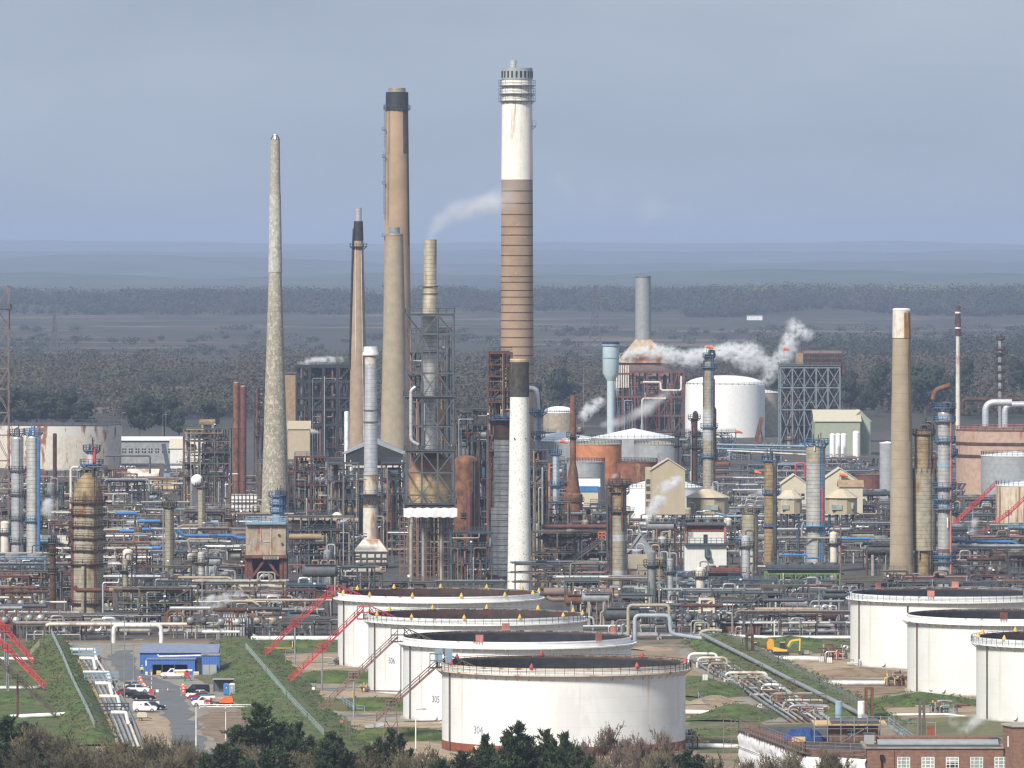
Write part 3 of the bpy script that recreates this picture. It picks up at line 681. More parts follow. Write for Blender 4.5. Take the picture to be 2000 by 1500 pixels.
# tallest white and brown
Y = dep(930)
M('tallbrown', (.31, .215, .14), .9, var=.14, vs=.1, grad=[(zat(410, Y), zat(352, Y), (.29, .235, .19), 12)], rust=((.27, .16, .09), .53, .2, .12, .2), blotch=((.6, .52, .44), .66, .05, .9, 1.8), orand=0)
M('tallwhite', (.8, .76, .68), .7, var=.05, rust=((.36, .22, .1), .57, .13, .5, .06), orand=0)
pf = [(134, 57), (350, 61), (690, 64), (870, 66)]; wf = lin(pf)
r, Y = chim('tallest chimney, white above brown with a grey slotted crown', 1010, 930, pf, 'tallbrown')
seg(r, Y, [(154, 57.2), (351, 61)], 'tallwhite', 'white_section', .12); seg(r, Y, [(133, 57), (155, 58)], 'lblue', 'crown', .3).data.materials[0] = MATS['greytank']
m = MB(); rr = 28.8 * Y / F + .3
for j in range(22):
    a = 2 * pi * j / 22 + .1; ca, sa = math.cos(a), math.sin(a)
    m.hexa([((rr - .4) * ca - .35 * -sa, (rr - .4) * sa - .35 * ca, zat(152, Y)), ((rr - .4) * ca + .35 * -sa, (rr - .4) * sa + .35 * ca, zat(152, Y)), ((rr + .12) * ca + .35 * -sa, (rr + .12) * sa + .35 * ca, zat(152, Y)), ((rr + .12) * ca - .35 * -sa, (rr + .12) * sa - .35 * ca, zat(152, Y))],
           [((rr - .4) * ca - .35 * -sa, (rr - .4) * sa - .35 * ca, zat(139, Y)), ((rr - .4) * ca + .35 * -sa, (rr - .4) * sa + .35 * ca, zat(139, Y)), ((rr + .12) * ca + .35 * -sa, (rr + .12) * sa + .35 * ca, zat(139, Y)), ((rr + .12) * ca - .35 * -sa, (rr + .12) * sa - .35 * ca, zat(139, Y))])
m.build('crown_slots', 'dark', r, False)
MB().lathe([(6.3 * Y / F, zat(140, Y)), (6.3 * Y / F, zat(118, Y))], 24, (-7.5 * Y / F, 0)).build('flue', 'silver', r)
bands(r, Y, [158, 171, 188, 206, 226, 242, 266, 290, 314, 338, 374, 398, 420, 444, 460, 480, 500, 520, 541, 552, 568, 581, 596, 611, 627, 643, 660, 678, 695, 712, 730, 750], wf)
for yy in (168, 184, 198): plat(r, Y, yy, 58, 7, 'steel', 1.9)
MB().box(30 * Y / F, -2, zat(247, Y), 37 * Y / F, 1, zat(247, Y) + .3).rail([(30 * Y / F, -2, zat(247, Y)), (37 * Y / F, -2, zat(247, Y)), (37 * Y / F, 1, zat(247, Y))], 2.2, 1.5).bar((30 * Y / F, -1, zat(253, Y)), (36 * Y / F, -1, zat(247, Y)), .2).build('side_platform', 'steel', r, False)
# short white chimney
Y = dep(1155)
M('chalk', (.76, .75, .7), .8, var=.08, vs=.5, blotch=((.44, .43, .38), .54, .1, 3.2, .6), orand=0)
M('sootybrown', (.05, .045, .036), .9, var=.4, vs=.8, blotch=((.14, .12, .085), .55, .12, .6, .5), orand=0)
r, Y = chim('short white flaking chimney with a dark sooty top', 1014.5, 1155, [(702, 37), (780, 37), (1140, 47)], 'chalk')
seg(r, Y, [(706, 37.2), (775, 37)], 'sootybrown', 'sooty_top', .06); seg(r, Y, [(700, 35), (707, 38)], 'tan', 'rim', .05); bands(r, Y, [1118], lambda y: 47, 'conc', .3)
MB().box(-1.4, -21 * Y / F, zat(857, Y), -1.1, -17 * Y / F, zat(855, Y)).box(1.4, -21 * Y / F, zat(857, Y), 1.7, -17 * Y / F, zat(855, Y)).build('port_holes', 'dark', r)
# silver stack on the left of centre
Y = dep(1062)
M('rustysilver', (.52, .48, .4), .6, .1, .2, rust=((.35, .18, .05), .5, .14, .5, .35), orand=0)
r, Y = chim('slender silver ringed stack with a white cap', 724, 1062, [(678, 22), (925, 27), (1062, 28)], 'silver', 'exhaust_stack', n=28)
seg(r, Y, [(925, 28), (990, 28)], 'rustysilver', 'rusty_section', .1, 28); seg(r, Y, [(677, 26), (687, 27), (689, 30), (694, 30)], 'white', 'cap', .1, 28); seg(r, Y, [(694, 22), (712, 23)], 'rustysilver', 'stained_top', .06, 28)
seg(r, Y, [(992, 28), (1060, 29)], 'oldwhite', 'pale_base', .12, 28); plat(r, Y, 965, 28, 26, 'steel'); bands(r, Y, [802, 825, 930, 1010], lambda y: 28, 'steel', .3, .12)
# tan concrete chimney on the right
Y = dep(1137)
M('buffconc', (.34, .28, .195), .9, var=.12, vs=.25, band=(2.4, .13, (.2, .165, .12), .6), vband=(.5236, .02, (.27, .215, .14), 'ang'), rust=((.22, .18, .12), .6, .14, .2, .15), orand=0)
M('rustrun', (.28, .13, .05), .9, var=.3, vs=.5, blotch=((.46, .27, .13), .5, .1, .7, .08), orand=0)
r, Y = chim('tan concrete chimney with a white rust stained top', 1761, 1137, [(604, 33), (660, 35), (860, 42), (1110, 47)], 'buffconc')
seg(r, Y, [(603, 33), (660, 35)], 'oldwhite', 'white_top', .1); seg(r, Y, [(602, 30), (606, 36)], 'white', 'rim', .05); seg(r, Y, [(1108, 49), (1137, 50)], 'conc', 'plinth', .1).data.materials[0] = MATS['buffconc']
seg(r, Y, [(610, 33), (660, 35)], 'rustrun', 'rust_run', .15, a0=-1.35, a1=-.35); seg(r, Y, [(660, 35), (705, 36)], 'rustrun', 'rust_run', .06, a0=-.98, a1=-.62); seg(r, Y, [(705, 36), (860, 42)], 'rustrun', 'rust_run', .05, a0=-.86, a1=-.76); bands(r, Y, [661], lambda y: 35, 'drust', .25)
# rust-red and thin stacks
for px, yt, lb in ((461.5, 748, 'one of twin rusty stacks, orange brown and slightly taller'), (475, 755, 'one of twin rusty stacks, dark red and slightly shorter')):
    r, Y = chim(lb, px, 985, [(yt, 12.5), (965, 12.5)], 'rust' if px < 470 else 'redbrown', 'exhaust_stack', n=20)
    seg(r, Y, [(yt - 2, 9), (yt + 3, 12)], 'tan', 'rim', .05, 20); bands(r, Y, [838, 885, 940], lambda y: 12.5, 'drust', .25)
r, Y = chim('rust brown stack flaring out over a heater', 1119, 1040, [(772, 11), (905, 12), (920, 18), (962, 28), (966, 38), (979, 38)], 'rust', 'exhaust_stack', n=24)
plat(r, Y, 853, 12, 7, 'dsteel'); plat(r, Y, 980, 36, 4, 'dsteel'); MB().cyl(0, 0, 0, zat(979, Y), 14 * Y / F, n=20).build('heater', 'drust', r)
M('greystack', (.27, .285, .29), .6, .1, .1, band=(2.4, .12, (.2, .21, .22), .5), rust=((.2, .17, .12), .62, .15, .2, .1), orand=0)
r, Y = chim('wide grey steel chimney on a rusty hood', 1256, 845, [(541, 30), (662, 31)], 'greystack')
for o in list(r.children): bpy.data.objects.remove(o)
seg(r, Y, [(541, 30), (664, 31)], 'greystack', 'shaft', 0, 32); seg(r, Y, [(539, 29), (542, 31.5)], 'steel', 'rim', .02, 32)
hw = lambda p: (p - 1256) * Y / F
M('hood', (.42, .34, .25), .8, var=.2, rust=((.33, .14, .05), .5, .12, .3, .4), orand=0)
MB().hexa([(hw(1205), -9, zat(708, Y)), (hw(1308), -9, zat(708, Y)), (hw(1308), 9, zat(708, Y)), (hw(1205), 9, zat(708, Y))], [(hw(1241), -3.6, zat(663, Y)), (hw(1272), -3.6, zat(663, Y)), (hw(1272), 3.6, zat(663, Y)), (hw(1241), 3.6, zat(663, Y))]).build('hood', 'hood', r, False)
MB().box(hw(1208), -8, 0, hw(1305), 8, zat(708, Y)).build('casing', 'brown', r, False)
r, Y = chim('thin flare stack, dark brown over white', 1871, 872, [(598, 8.5), (655, 9), (660, 7.5), (790, 9)], 'oldwhite', 'flare_stack', n=16)
seg(r, Y, [(598, 9.5), (622, 9.5), (623, 11), (656, 10)], 'drust', 'flare_tip', .1, 16); bands(r, Y, [612, 630, 642], lambda y: 10, 'white', .7, .15)
LM += [('mottled chimney', 537, 1030), ('slim black headed chimney', 700, 950), ('big brown chimney', 775, 928), ('tallest chimney', 1010, 930), ('short white chimney', 1014, 1155), ('silver ringed stack', 724, 1062),
       ('tan concrete chimney', 1761, 1137), ('twin rusty stacks', 468, 985), ('flared rust stack', 1119, 1040), ('grey steel chimney', 1256, 845), ('thin flare stack', 1871, 872)]

# ---------------------------------------------------------------- process columns
def vcol(label, px, w, ytop, g, mat, plats=(), pm='bluedeck', pipes=(), clutter=3, secs=(), skirt=None, hm=None, hh=.5, name='process_column', ladder=True, cm='dsteel', n=24, cat='column'):
    x, y = at(px, g); s = y / F; r = thing(name, label, cat, x, y); R_ = w / 2 * s; zt = zat(ytop, y)
    m = MB(); z0 = skirt and 3.0 or 0
    m.lathe([(R_ * (1.15 if skirt else 1), 0), (R_, z0 + .01), (R_, zt - R_ * hh)], n); m.build('shell', mat, r); MB().dome(0, 0, zt - R_ * hh, R_, R_ * hh, n, 6).build('head', hm or mat, r)
    for y0, y1, w2, mt in secs:   # sections of other width or cladding
        MB().lathe([(w2 / 2 * s, zat(y1, y)), (w2 / 2 * s, zat(y0, y))], n).build('section', mt, r)
    for p in plats:
        yy, ext = p[0], p[1]; a0 = p[2] if len(p) > 2 else 0; a1 = p[3] if len(p) > 3 else None
        ringplat(r, R_, zat(yy, y), ext * s, pm, a0=a0, a1=a1)
    for dx, mt, pr, y0, y1 in pipes:
        a, b = (dx) * s, -R_ - pr * s
        pts = [(a * .5, -R_ * .6, zat(y0, y)), (a, b if abs(dx) < w / 2 else -R_ * .3, zat(y0, y)), (a, b if abs(dx) < w / 2 else -R_ * .3, zat(y1, y))]
        MB().tube(fillet(pts, 1.2), pr * s, 8).build('riser_pipe', mt, r)
    if ladder: MB().ladder(R_ * .55, -R_ * .95, 1, zt - 1, 0, -1).build('ladder', pm, r, False)
    if clutter:
        m = MB(); rr = random.Random(int(px))
        for i in range(clutter):
            a = rr.uniform(0, 6.28); q = R_ * rr.uniform(.1, .7); hh = rr.uniform(1, 3.2); p = (q * math.cos(a), q * math.sin(a))
            if rr.random() < .6: m.tube([(p[0], p[1], zt - R_ * .5), (p[0], p[1], zt + hh)], .16, 6)
            else: m.tube(fillet([(p[0], p[1], zt - R_ * .5), (p[0], p[1], zt + hh * .6), (p[0] + R_ * .8, p[1] - .5, zt + hh * .6), (p[0] + R_ * .8, p[1] - .5, zt - 1)], .8), .22, 6)
        m.build('top_pipes', cm, r)
    LM.append((label.split(',')[0] if len(label.split()) < 6 else ' '.join(label.split()[:4]), px, g)); OCC.append((px - w / 2 - 6, px + w / 2 + 6, g - 9, g + 9))
    return r
vcol('twin column in bright silver cladding', 34, 24, 850, 1128, 'silver', [(848, 4), (920, 5), (966, 6), (1015, 4), (1060, 5)], 'steel')
vcol('twin column in grey ringed cladding with a blue riser', 65, 27, 848, 1128, 'insulsilver', [(846, 6), (1018, 6)], 'bluedeck', [(12, 'blue', 3, 856, 1120)], 6, cm='bluedeck')
vcol('slim dark rust column with small decks', 103, 12, 1058, 1190, 'drust', [(1062, 3), (1082, 4), (1120, 3)], 'osteel', ladder=False)
vcol('broad domed vessel with dirty grey and brown rings', 172, 60, 922, 1208, 'insul', [(982, 7), (1005, 6), (1028, 6), (1052, 5), (1075, 6), (1102, 8), (1178, 8)], 'drust', [(-30, 'redbrown', 3.4, 985, 1180), (-8, 'insul', 4, 1105, 1195), (-33, 'oldwhite', 2.6, 912, 994)], 8, hm='insulbrown', hh=2.0)
vcol('silver and red drum on top of the big domed vessel', 179, 18, 878, 1207, 'silver', [(880, 8), (908, 14)], 'bluedeck', [(6, 'red', 3.4, 874, 915)], 5, ladder=False)
vcol('slim grey ringed column with an S shaped pipe', 331, 18, 990, 1148, 'insul', [(990, 6)], 'osteel', [(10, 'grey', 1.6, 1040, 1080), (-12, 'grey', 1.4, 990, 1140)], 3)
vcol('brown column with grey rings under a steaming top', 1210, 27, 945, 1165, 'insulbrown', [(946, 9), (962, 6), (1000, 7)], 'dsteel', [(5, 'redbrown', 2.6, 942, 1032), (-17, 'drust', 2.4, 960, 1150)], 6, secs=[(1008, 1150, 29, 'insul'), (1044, 1057, 29.6, 'silver'), (1114, 1124, 30, 'silver')])
vcol('tall column with a square orange sock at its head', 1385, 19, 692, 1003, 'insul', [(697, 3), (718, 6), (835, 8), (893, 8)], 'bluedeck', [(9, 'drust', 2.2, 740, 940), (-11, 'dsteel', 1.3, 705, 950), (13, 'rust', 1.3, 798, 900)], 5, secs=[(795, 960, 25, 'insul'), (800, 860, 25.3, 'insulsilver'), (692, 706, 19, 'drust')])
vcol('blue decked silver column, the widest on its side', 1593, 37, 868, 1118, 'insulsilver', [(866, 8), (1028, 14)], 'bluedeck', [(-3, 'oldwhite', 1.6, 868, 880), (13, 'red', 2.2, 955, 1020), (3, 'grey', 1.6, 1050, 1110)], 9, secs=[(872, 905, 37.5, 'insul')], cm='osteel')
vcol('dark narrow column stained brown, blue top deck', 1505, 25, 898, 1114, 'insulbrown', [(900, 5), (965, 4), (1028, 5)], 'bluedeck', [(8, 'dsteel', 4.2, 905, 1080)], 6)
vcol('yellowish stained vessel crowded with top nozzles', 1804, 36, 838, 1136, 'insulbrown', [(848, 5), (925, 6), (960, 4), (1030, 4), (1050, 5)], 'osteel', [(-10, 'insul', 1.6, 930, 1090), (21, 'redbrown', 4, 895, 1068)], 14, secs=[(838, 850, 30, 'drust'), (915, 1075, 48, 'insul')])
vcol('silver column with many blue side decks', 1845, 27, 800, 1146, 'insulsilver', [(797, 9), (823, 8), (862, 8), (887, 12, -1, 1), (952, 10), (976, 10), (995, 8), (1086, 9), (1098, 9)], 'bluedeck', [(11, 'palered', 1.8, 820, 1120), (5, 'white', 1.4, 1012, 1030)], 7, secs=[(903, 912, 28, 'lblue'), (1072, 1079, 28, 'rust')], ladder=False)
vcol('slim grey stack with ring platforms near the picture edge', 1954, 9, 660, 866, 'grey', [(662, 4), (682, 4), (689, 10), (708, 7), (725, 6), (743, 5), (760, 5)], 'drust', clutter=4, name='process_column', n=14)
vcol('small silver column with round manways', 1086, 13, 886, 1055, 'silver', [(887, 5), (948, 8), (984, 4)], 'bluedeck', (), 4, n=16)
vcol('thin dark column beside the pale tank', 1322, 9, 850, 990, 'dsteel', [(850, 4), (870, 6)], 'dsteel', clutter=3, n=12)
vcol('thin brown column next to the sock column', 1356, 13, 815, 1000, 'drust', [(818, 6), (850, 5), (875, 6)], 'dsteel', [(-6, 'grey', 1.2, 830, 960)], clutter=5, n=14)
vcol('rusty brown regenerator vessel with domed top', 911, 49, 889, 1118, 'rust', [(1010, 3, -2, -1)], 'steel', [(6, 'redbrown', 6, 962, 1040)], 0, ladder=True)
vcol('tan drum column among the green framed coolers', 1465, 32, 1000, 1120, 'insul', [(1002, 3)], 'osteel', clutter=2)
vcol('white and grey hopper column by the beige shed', 1293, 18, 1072, 1135, 'grey', [(1075, 3)], 'drust', clutter=2)
vcol('tall slim silver column beside the short white chimney', 1051, 12, 790, 1098, 'silver', [(806, 12), (852, 8), (932, 14), (975, 4)], 'bluedeck', (), 2, n=16)
vcol('lower blue decked column before the mottled chimney', 543, 22, 968, 1062, 'lblue', [(968, 8), (985, 6), (1000, 5)], 'bluedeck', [(13, 'blue', 2.2, 968, 1000)], 6)
vcol('white slim flue beside the open shed', 677, 9, 803, 985, 'white', (), clutter=1, n=12, ladder=False, name='exhaust_flue')
vcol('column in grey cladding between office block and steel units', 394, 15, 950, 1060, 'insul', [(952, 5)], 'osteel', clutter=3)
vcol('slim dark brown stack before the rusty white tank', 107, 8, 846, 1000, 'drust', (), clutter=0, ladder=False, n=12, name='exhaust_stack')
# ribbed grey duct beside the short chimney: stacked telescoping rings
x, y = at(983, 1125); s = y / F; r = thing('ribbed_column', 'ribbed grey column of stacked cladding rings behind the short chimney', 'column', x, y)
prof = [(26, 0), (26, zat(1040, y))]; yy = 1040; hh = 0
m = MB(); z = 0; zt = zat(858, y); k = 0
while z < zt:
    w_ = (25 if zat(1000, y) > z else 18.5) * s; m.lathe([(w_, z), (w_ * .955, z + 1.5)], 28); z += 1.62
m.build('shell', 'insulsilver', r); MB().lathe([(19 * s, zt), (17 * s, zt + 5), (17 * s, zat(815, y))], 24).build('head', 'drust', r); ringplat(r, 17 * s, zat(820, y), 1.6, 'bluedeck')
OCC.append((945, 1042, 1100, 1165)); LM.append(('ribbed grey column', 983, 1125))
# domed brown vessel inside the lattice frame, on concrete legs, with the tarpaulin
x, y = at(840, 1138); s = y / F
r = thing('reactor_vessel', 'brown ringed reactor vessel standing inside the tall lattice frame', 'vessel', x, y)
MB().lathe([(42 * s, zat(990, y)), (42 * s, zat(915, y)), (36 * s, zat(895, y)), (20 * s, zat(885, y)), (13 * s, zat(882, y))], 36).build('shell', 'insulbrown', r)
M('yellowins', (.4, .3, .16), .6, .1, .25, band=(.9, .1, (.2, .13, .06), .6), rust=((.3, .13, .05), .5, .15, .35, .4), grad=[(zat(940, y), zat(900, y), (.25, .13, .07), 6)], orand=0); r.children[0].data.materials[0] = MATS['yellowins']
M('stackins', (.46, .41, .31), .45, .3, .2, band=(1.0, .12, (.2, .16, .09), .7), rust=((.33, .2, .07), .52, .15, .35, .3), orand=0)
for i, dx in enumerate((-37, -13, 22, 42)): MB().tube([(dx * s, -3, 0), (dx * s, -3, zat(1030, y)), (dx * s * .85, -2, zat(992, y))], 3.6 * s, 12).build('leg', 'conc', r)
r2, Y = chim('ringed flue stack rising out of the lattice frame', 840, 1139, [(468, 26), (565, 25), (575, 29), (612, 29), (780, 27)], 'stackins', 'exhaust_stack', n=28)
for o in list(r2.children): bpy.data.objects.remove(o)
seg(r2, Y, [(468, 26), (562, 25), (573, 29), (614, 29.5)], 'stackins', 'upper_shaft', 0, 28); seg(r2, Y, [(614, 29), (735, 28), (785, 18), (870, 18), (882, 22)], 'silver', 'lower_shaft', 0, 28).data.materials[0] = MATS['insulsilver']
bands(r2, Y, [561, 575, 656, 690], lambda y: 29, 'osteel', .3, .1)
r = thing('tarpaulin', 'white tarpaulin sheet laced below the lattice frame', 'tarpaulin', x, y - 14)
m = MB(); vs = []
for j in range(5):
    for i in range(24):
        u = i / 23; vs.append(((-50 + 104 * u) * s, -1.6 - .1 * math.sin(i * 1.9 + j) - .1 * math.sin(i * .7) - .06 * (j % 2), zat(988 + 18 * j / 4 + 1.0 * math.sin(i * 1.7 + j), y)))
for j in range(4):
    for i in range(23): a = j * 24 + i; m.f.append((a, a + 1, a + 25, a + 24))
m.v = vs; m.build('sheet', 'wrap', r)
OCC.append((785, 895, 1120, 1165)); LM.append(('lattice framed stack', 840, 1138)); LM.append(('rusty regenerator vessel', 911, 1118))
def lattice(label, px0, px1, ys, g, d, mat, nx=3, brace='X', plats=(), pm='steel', bw=.45, name='lattice_tower', y0=-2, ybot=None, deck=True, cat='steel frame', bay=None):
    Y = dep(g); xs = [xat(px0 + (px1 - px0) * i / nx, Y) for i in range(nx + 1)]; cx = (xs[0] + xs[-1]) / 2; xs = [v - cx for v in xs]
    r = thing(name, label, cat, cx, Y + y0); zs = [zat(v, Y) for v in ys] + [zat(ybot, Y) if ybot else 0]; zs.sort()
    m = MB(); b = MB()
    for x in xs:
        for yy in (0, d): m.bar((x, yy, zs[0]), (x, yy, zs[-1]), bw)
    for z in zs[1:]:
        for yy in (0, d): m.bar((xs[0], yy, z), (xs[-1], yy, z), bw * .9)
        for x in xs: m.bar((x, 0, z), (x, d, z), bw * .8)
    for i in range(nx):
        for k in range(len(zs) - 1):
            a, c, z0, z1 = xs[i], xs[i + 1], zs[k], zs[k + 1]
            for yy in (0, d):
                if brace == 'X': b.bar((a, yy, z0), (c, yy, z1), bw * .6).bar((a, yy, z1), (c, yy, z0), bw * .6)
                elif brace == 'Z': b.bar((a, yy, z0 if (i + k) % 2 else z1), (c, yy, z1 if (i + k) % 2 else z0), bw * .6)
                elif brace == 'K': b.bar((a, yy, z0), ((a + c) / 2, yy, z1), bw * .6).bar((c, yy, z0), ((a + c) / 2, yy, z1), bw * .6)
    m.build('posts', mat, r, False)
    if b.v: b.build('braces', mat, r, False)
    for yy, ext in plats:
        z = zat(yy, Y) + .3; e = ext * Y / F; q = MB().box(xs[0] - e, -e, z, xs[-1] + e, d + e, z + .22); q.rail([(xs[0] - e, -e, z + .22), (xs[-1] + e, -e, z + .22), (xs[-1] + e, d + e, z + .22), (xs[0] - e, d + e, z + .22)], 1.2, 2, .1, True); q.build('platform', pm, r, False)
    return r
lattice('tall grey lattice frame around the ringed flue stack', 794, 886, [616, 653, 728, 777, 832, 882, 922, 966, 988], 1140, 11, 'steel', 3, 'Z', [(616, 2), (654, 0), (777, 5), (882, 4), (986, 6)], 'steel', .42, y0=-6, ybot=988)
for o in bpy.data.objects:
    pass
lattice('rusty scaffold tower wrapped round the concrete legs', 782, 884, [1006, 1018, 1030, 1042, 1054, 1066, 1078, 1090, 1102, 1114, 1126], 1136, 4, 'brown', 12, 'none', [], 'brown', .16, 'scaffold', y0=-9, cat='scaffold')
def vduct(label, pts, g, rpx, mat, name='duct', n=14, dy=0, cat='duct', fil=None, rings=None):
    """a large pipe given by photo points standing at one ground row"""
    Y = dep(g); P = [Vector((xat(p[0], Y), (p[2] if len(p) > 2 else 0), zat(p[1], Y))) for p in pts]; c = P[0].x; q = [Vector((p.x - c, p.y, p.z)) for p in P]
    r = thing(name, label, cat, c, Y + dy); MB().tube(fillet(q, fil or rpx * Y / F * 2.6, 5), rpx * Y / F, n).build('barrel', mat, r)
    if rings:
        m = MB()
        for a, b in zip(q, q[1:]):
            L = (b - a).length; k = int(L / rings)
            for i in range(1, k): p = a.lerp(b, i / k); e = (b - a).normalized() * .12; m.tube([p - e, p + e], rpx * Y / F * 1.1, n)
        m.build('flanges', 'steel', r)
    return r
vduct('big grey pipe bend beside the tallest chimney', [(1030, 760), (1047, 760), (1050, 800)], 1099, 6, 'silver', fil=3)
vduct('pale vertical duct inside the lattice frame', [(812, 755), (803, 762), (803, 860), (818, 868)], 1141, 3.5, 'silver', dy=-4)
vduct('orange ladder frame by the small silver column', [(1073, 905), (1073, 1015)], 1052, 1.6, 'orange', 'ladder', 6, cat='ladder')
# rusty tower beside tallest chimney
# ---------------------------------------------------------------- steel units, pipe racks and the rest of the process plant
PAL = {'left': ['grey', 'cream', 'insul', 'rust', 'steel', 'grey', 'grey', 'brown', 'silver', 'drust', 'insul', 'silver', 'dsteel'], 'blue': ['grey', 'lblue', 'grey', 'cream', 'steel', 'rust', 'silver', 'bsteel', 'brown', 'drust'],
       'mid': ['rust', 'drust', 'grey', 'brown', 'dsteel', 'tan', 'silver', 'bsteel', 'insul', 'steel'], 'grey': ['grey', 'silver', 'grey', 'oldwhite', 'steel', 'drust', 'grey', 'steel', 'silver', 'dsteel', 'insul', 'grey', 'brown'],
       'far': ['lblue', 'grey', 'rust', 'brown', 'bsteel', 'grey', 'dsteel', 'drust'], 'dark': ['dsteel', 'drust', 'brown', 'rust', 'bsteel', 'grey']}
CNAME = {'grey': 'grey', 'cream': 'cream', 'tan': 'tan', 'rust': 'rusty', 'white': 'white', 'oldwhite': 'whitish', 'brown': 'brown', 'silver': 'silver', 'blue': 'blue', 'lblue': 'pale blue', 'drust': 'maroon', 'dsteel': 'black', 'bsteel': 'navy', 'steel': 'slate', 'osteel': 'olive', 'insul': 'stained', 'redbrown': 'russet', 'insulbrown': 'umber', 'insulsilver': 'ringed', 'greytank': 'grey', 'conc': 'concrete'}
def pipework(root, rr, w, d, z0, z1, n, pal, rmax=.3, name='pipework'):
    """runs of pipe in and out of a steel frame, one mesh for each colour"""
    by = {}
    for i in range(n):
        c = rr.choice(pal); m = by.setdefault(c, MB()); r = rr.uniform(.09, rmax); t = rr.random(); x, y, z = rr.uniform(-w / 2, w / 2), rr.uniform(-.6, d), rr.uniform(z0 + .4, z1)
        if t < .4: x2 = rr.uniform(-w / 2, w / 2); pts = [(x, y, z), (x2, y, z), (x2, y, z0 if rr.random() < .6 else z1)]
        elif t < .75: z2 = rr.uniform(z0, z1); pts = [(x, y, z0), (x, y, z2), (x + rr.uniform(-3, 3), y, z2)]
        else: pts = [(x, y, z), (x, y - rr.uniform(.5, 1.5), z), (x, y - 1.0, z0), ]
        m.tube(fillet(pts, .5, 3), r, 6)
    for c, m in by.items(): m.build(name, c, root)
def unit(root, rr, w, d, zs, fmat='steel', pal=PAL['mid'], dens=1.0, brace=.5, rmat=None, vess=.5, bw=.34):
    nx = max(1, round(w / 5.5)); xs = [-w / 2 + w * i / nx for i in range(nx + 1)]; m = MB(); b = MB(); zz = [0] + zs
    for x in xs:
        for y in (0, d): m.bar((x, y, 0), (x, y, zs[-1]), bw)
    for k, z in enumerate(zs):
        for y in (0, d): m.bar((-w / 2, y, z), (w / 2, y, z), bw * .9)
        for x in xs: m.bar((x, 0, z), (x, d, z), bw * .7)
        e0, e1 = (0, nx) if rr.random() < .6 else ((0, max(1, nx - 1)) if rr.random() < .5 else (min(1, nx - 1), nx))
        MB().box(xs[e0], -.3, z + .16, xs[e1], d + .2, z + .26).build('deck', fmat, root, False)
        for yy in (-.3, d): MB().rail([(xs[e0], yy, z + .26), (xs[e1], yy, z + .26)], 1.15, 1.9 if yy < 0 else 3, .1).build('railing', rmat or fmat, root, False)
        for i in range(nx):
            if rr.random() < brace:
                a, c = xs[i], xs[i + 1]; y = 0 if rr.random() < .7 else d
                if rr.random() < .5: b.bar((a, y, zz[k]), (c, y, z), bw * .6)
                else: b.bar((a, y, zz[k]), ((a + c) / 2, y, z), bw * .5).bar((c, y, zz[k]), ((a + c) / 2, y, z), bw * .5)
    m.build('frame', fmat, root, False)
    if b.v: b.build('braces', fmat, root, False)
    if rr.random() < .6: x = rr.choice(xs); z = rr.choice(zs) + 1.4; MB().box(x - .25, -.55, z, x + .25, -.3, z + .35).build('floodlight', 'purewhite', root, False)
    for k, z in enumerate(zz[:-1]):
        hgt = zz[k + 1] - z
        for i in range(nx):
            if rr.random() < vess * dens:
                cx = (xs[i] + xs[i + 1]) / 2; c = rr.choice(pal); t = rr.random(); mm = MB()
                if t < .4: q = min(w / nx * .3, hgt * .3, 1.3); mm.drum((cx - q * 1.1, d * .35, z + .5 + q), (cx + q * 1.1, d * .35, z + .5 + q), q, 12); nm = 'drum'
                elif t < .7: q = rr.uniform(.5, 1.0); mm.lathe([(q, z + .3), (q, z + hgt * .8), (q * .5, z + hgt * .9)], 12, (cx, d * .4)); nm = 'vessel'
                elif t < .85:
                    q = .45; nm = 'exchanger'
                    for u in (-.9, .5): mm.drum((cx + u, 0, z + .9), (cx + u, d * .8, z + .9), q, 10)
                else: mm.box(cx - 1.2, .3, z + .3, cx + 1.1, d * .7, z + hgt * .6); nm = 'casing'
                mm.build(nm, c, root)
    pipework(root, rr, w, d, 0, zs[-1], int((10 + w * len(zs) * .9) * dens), pal)
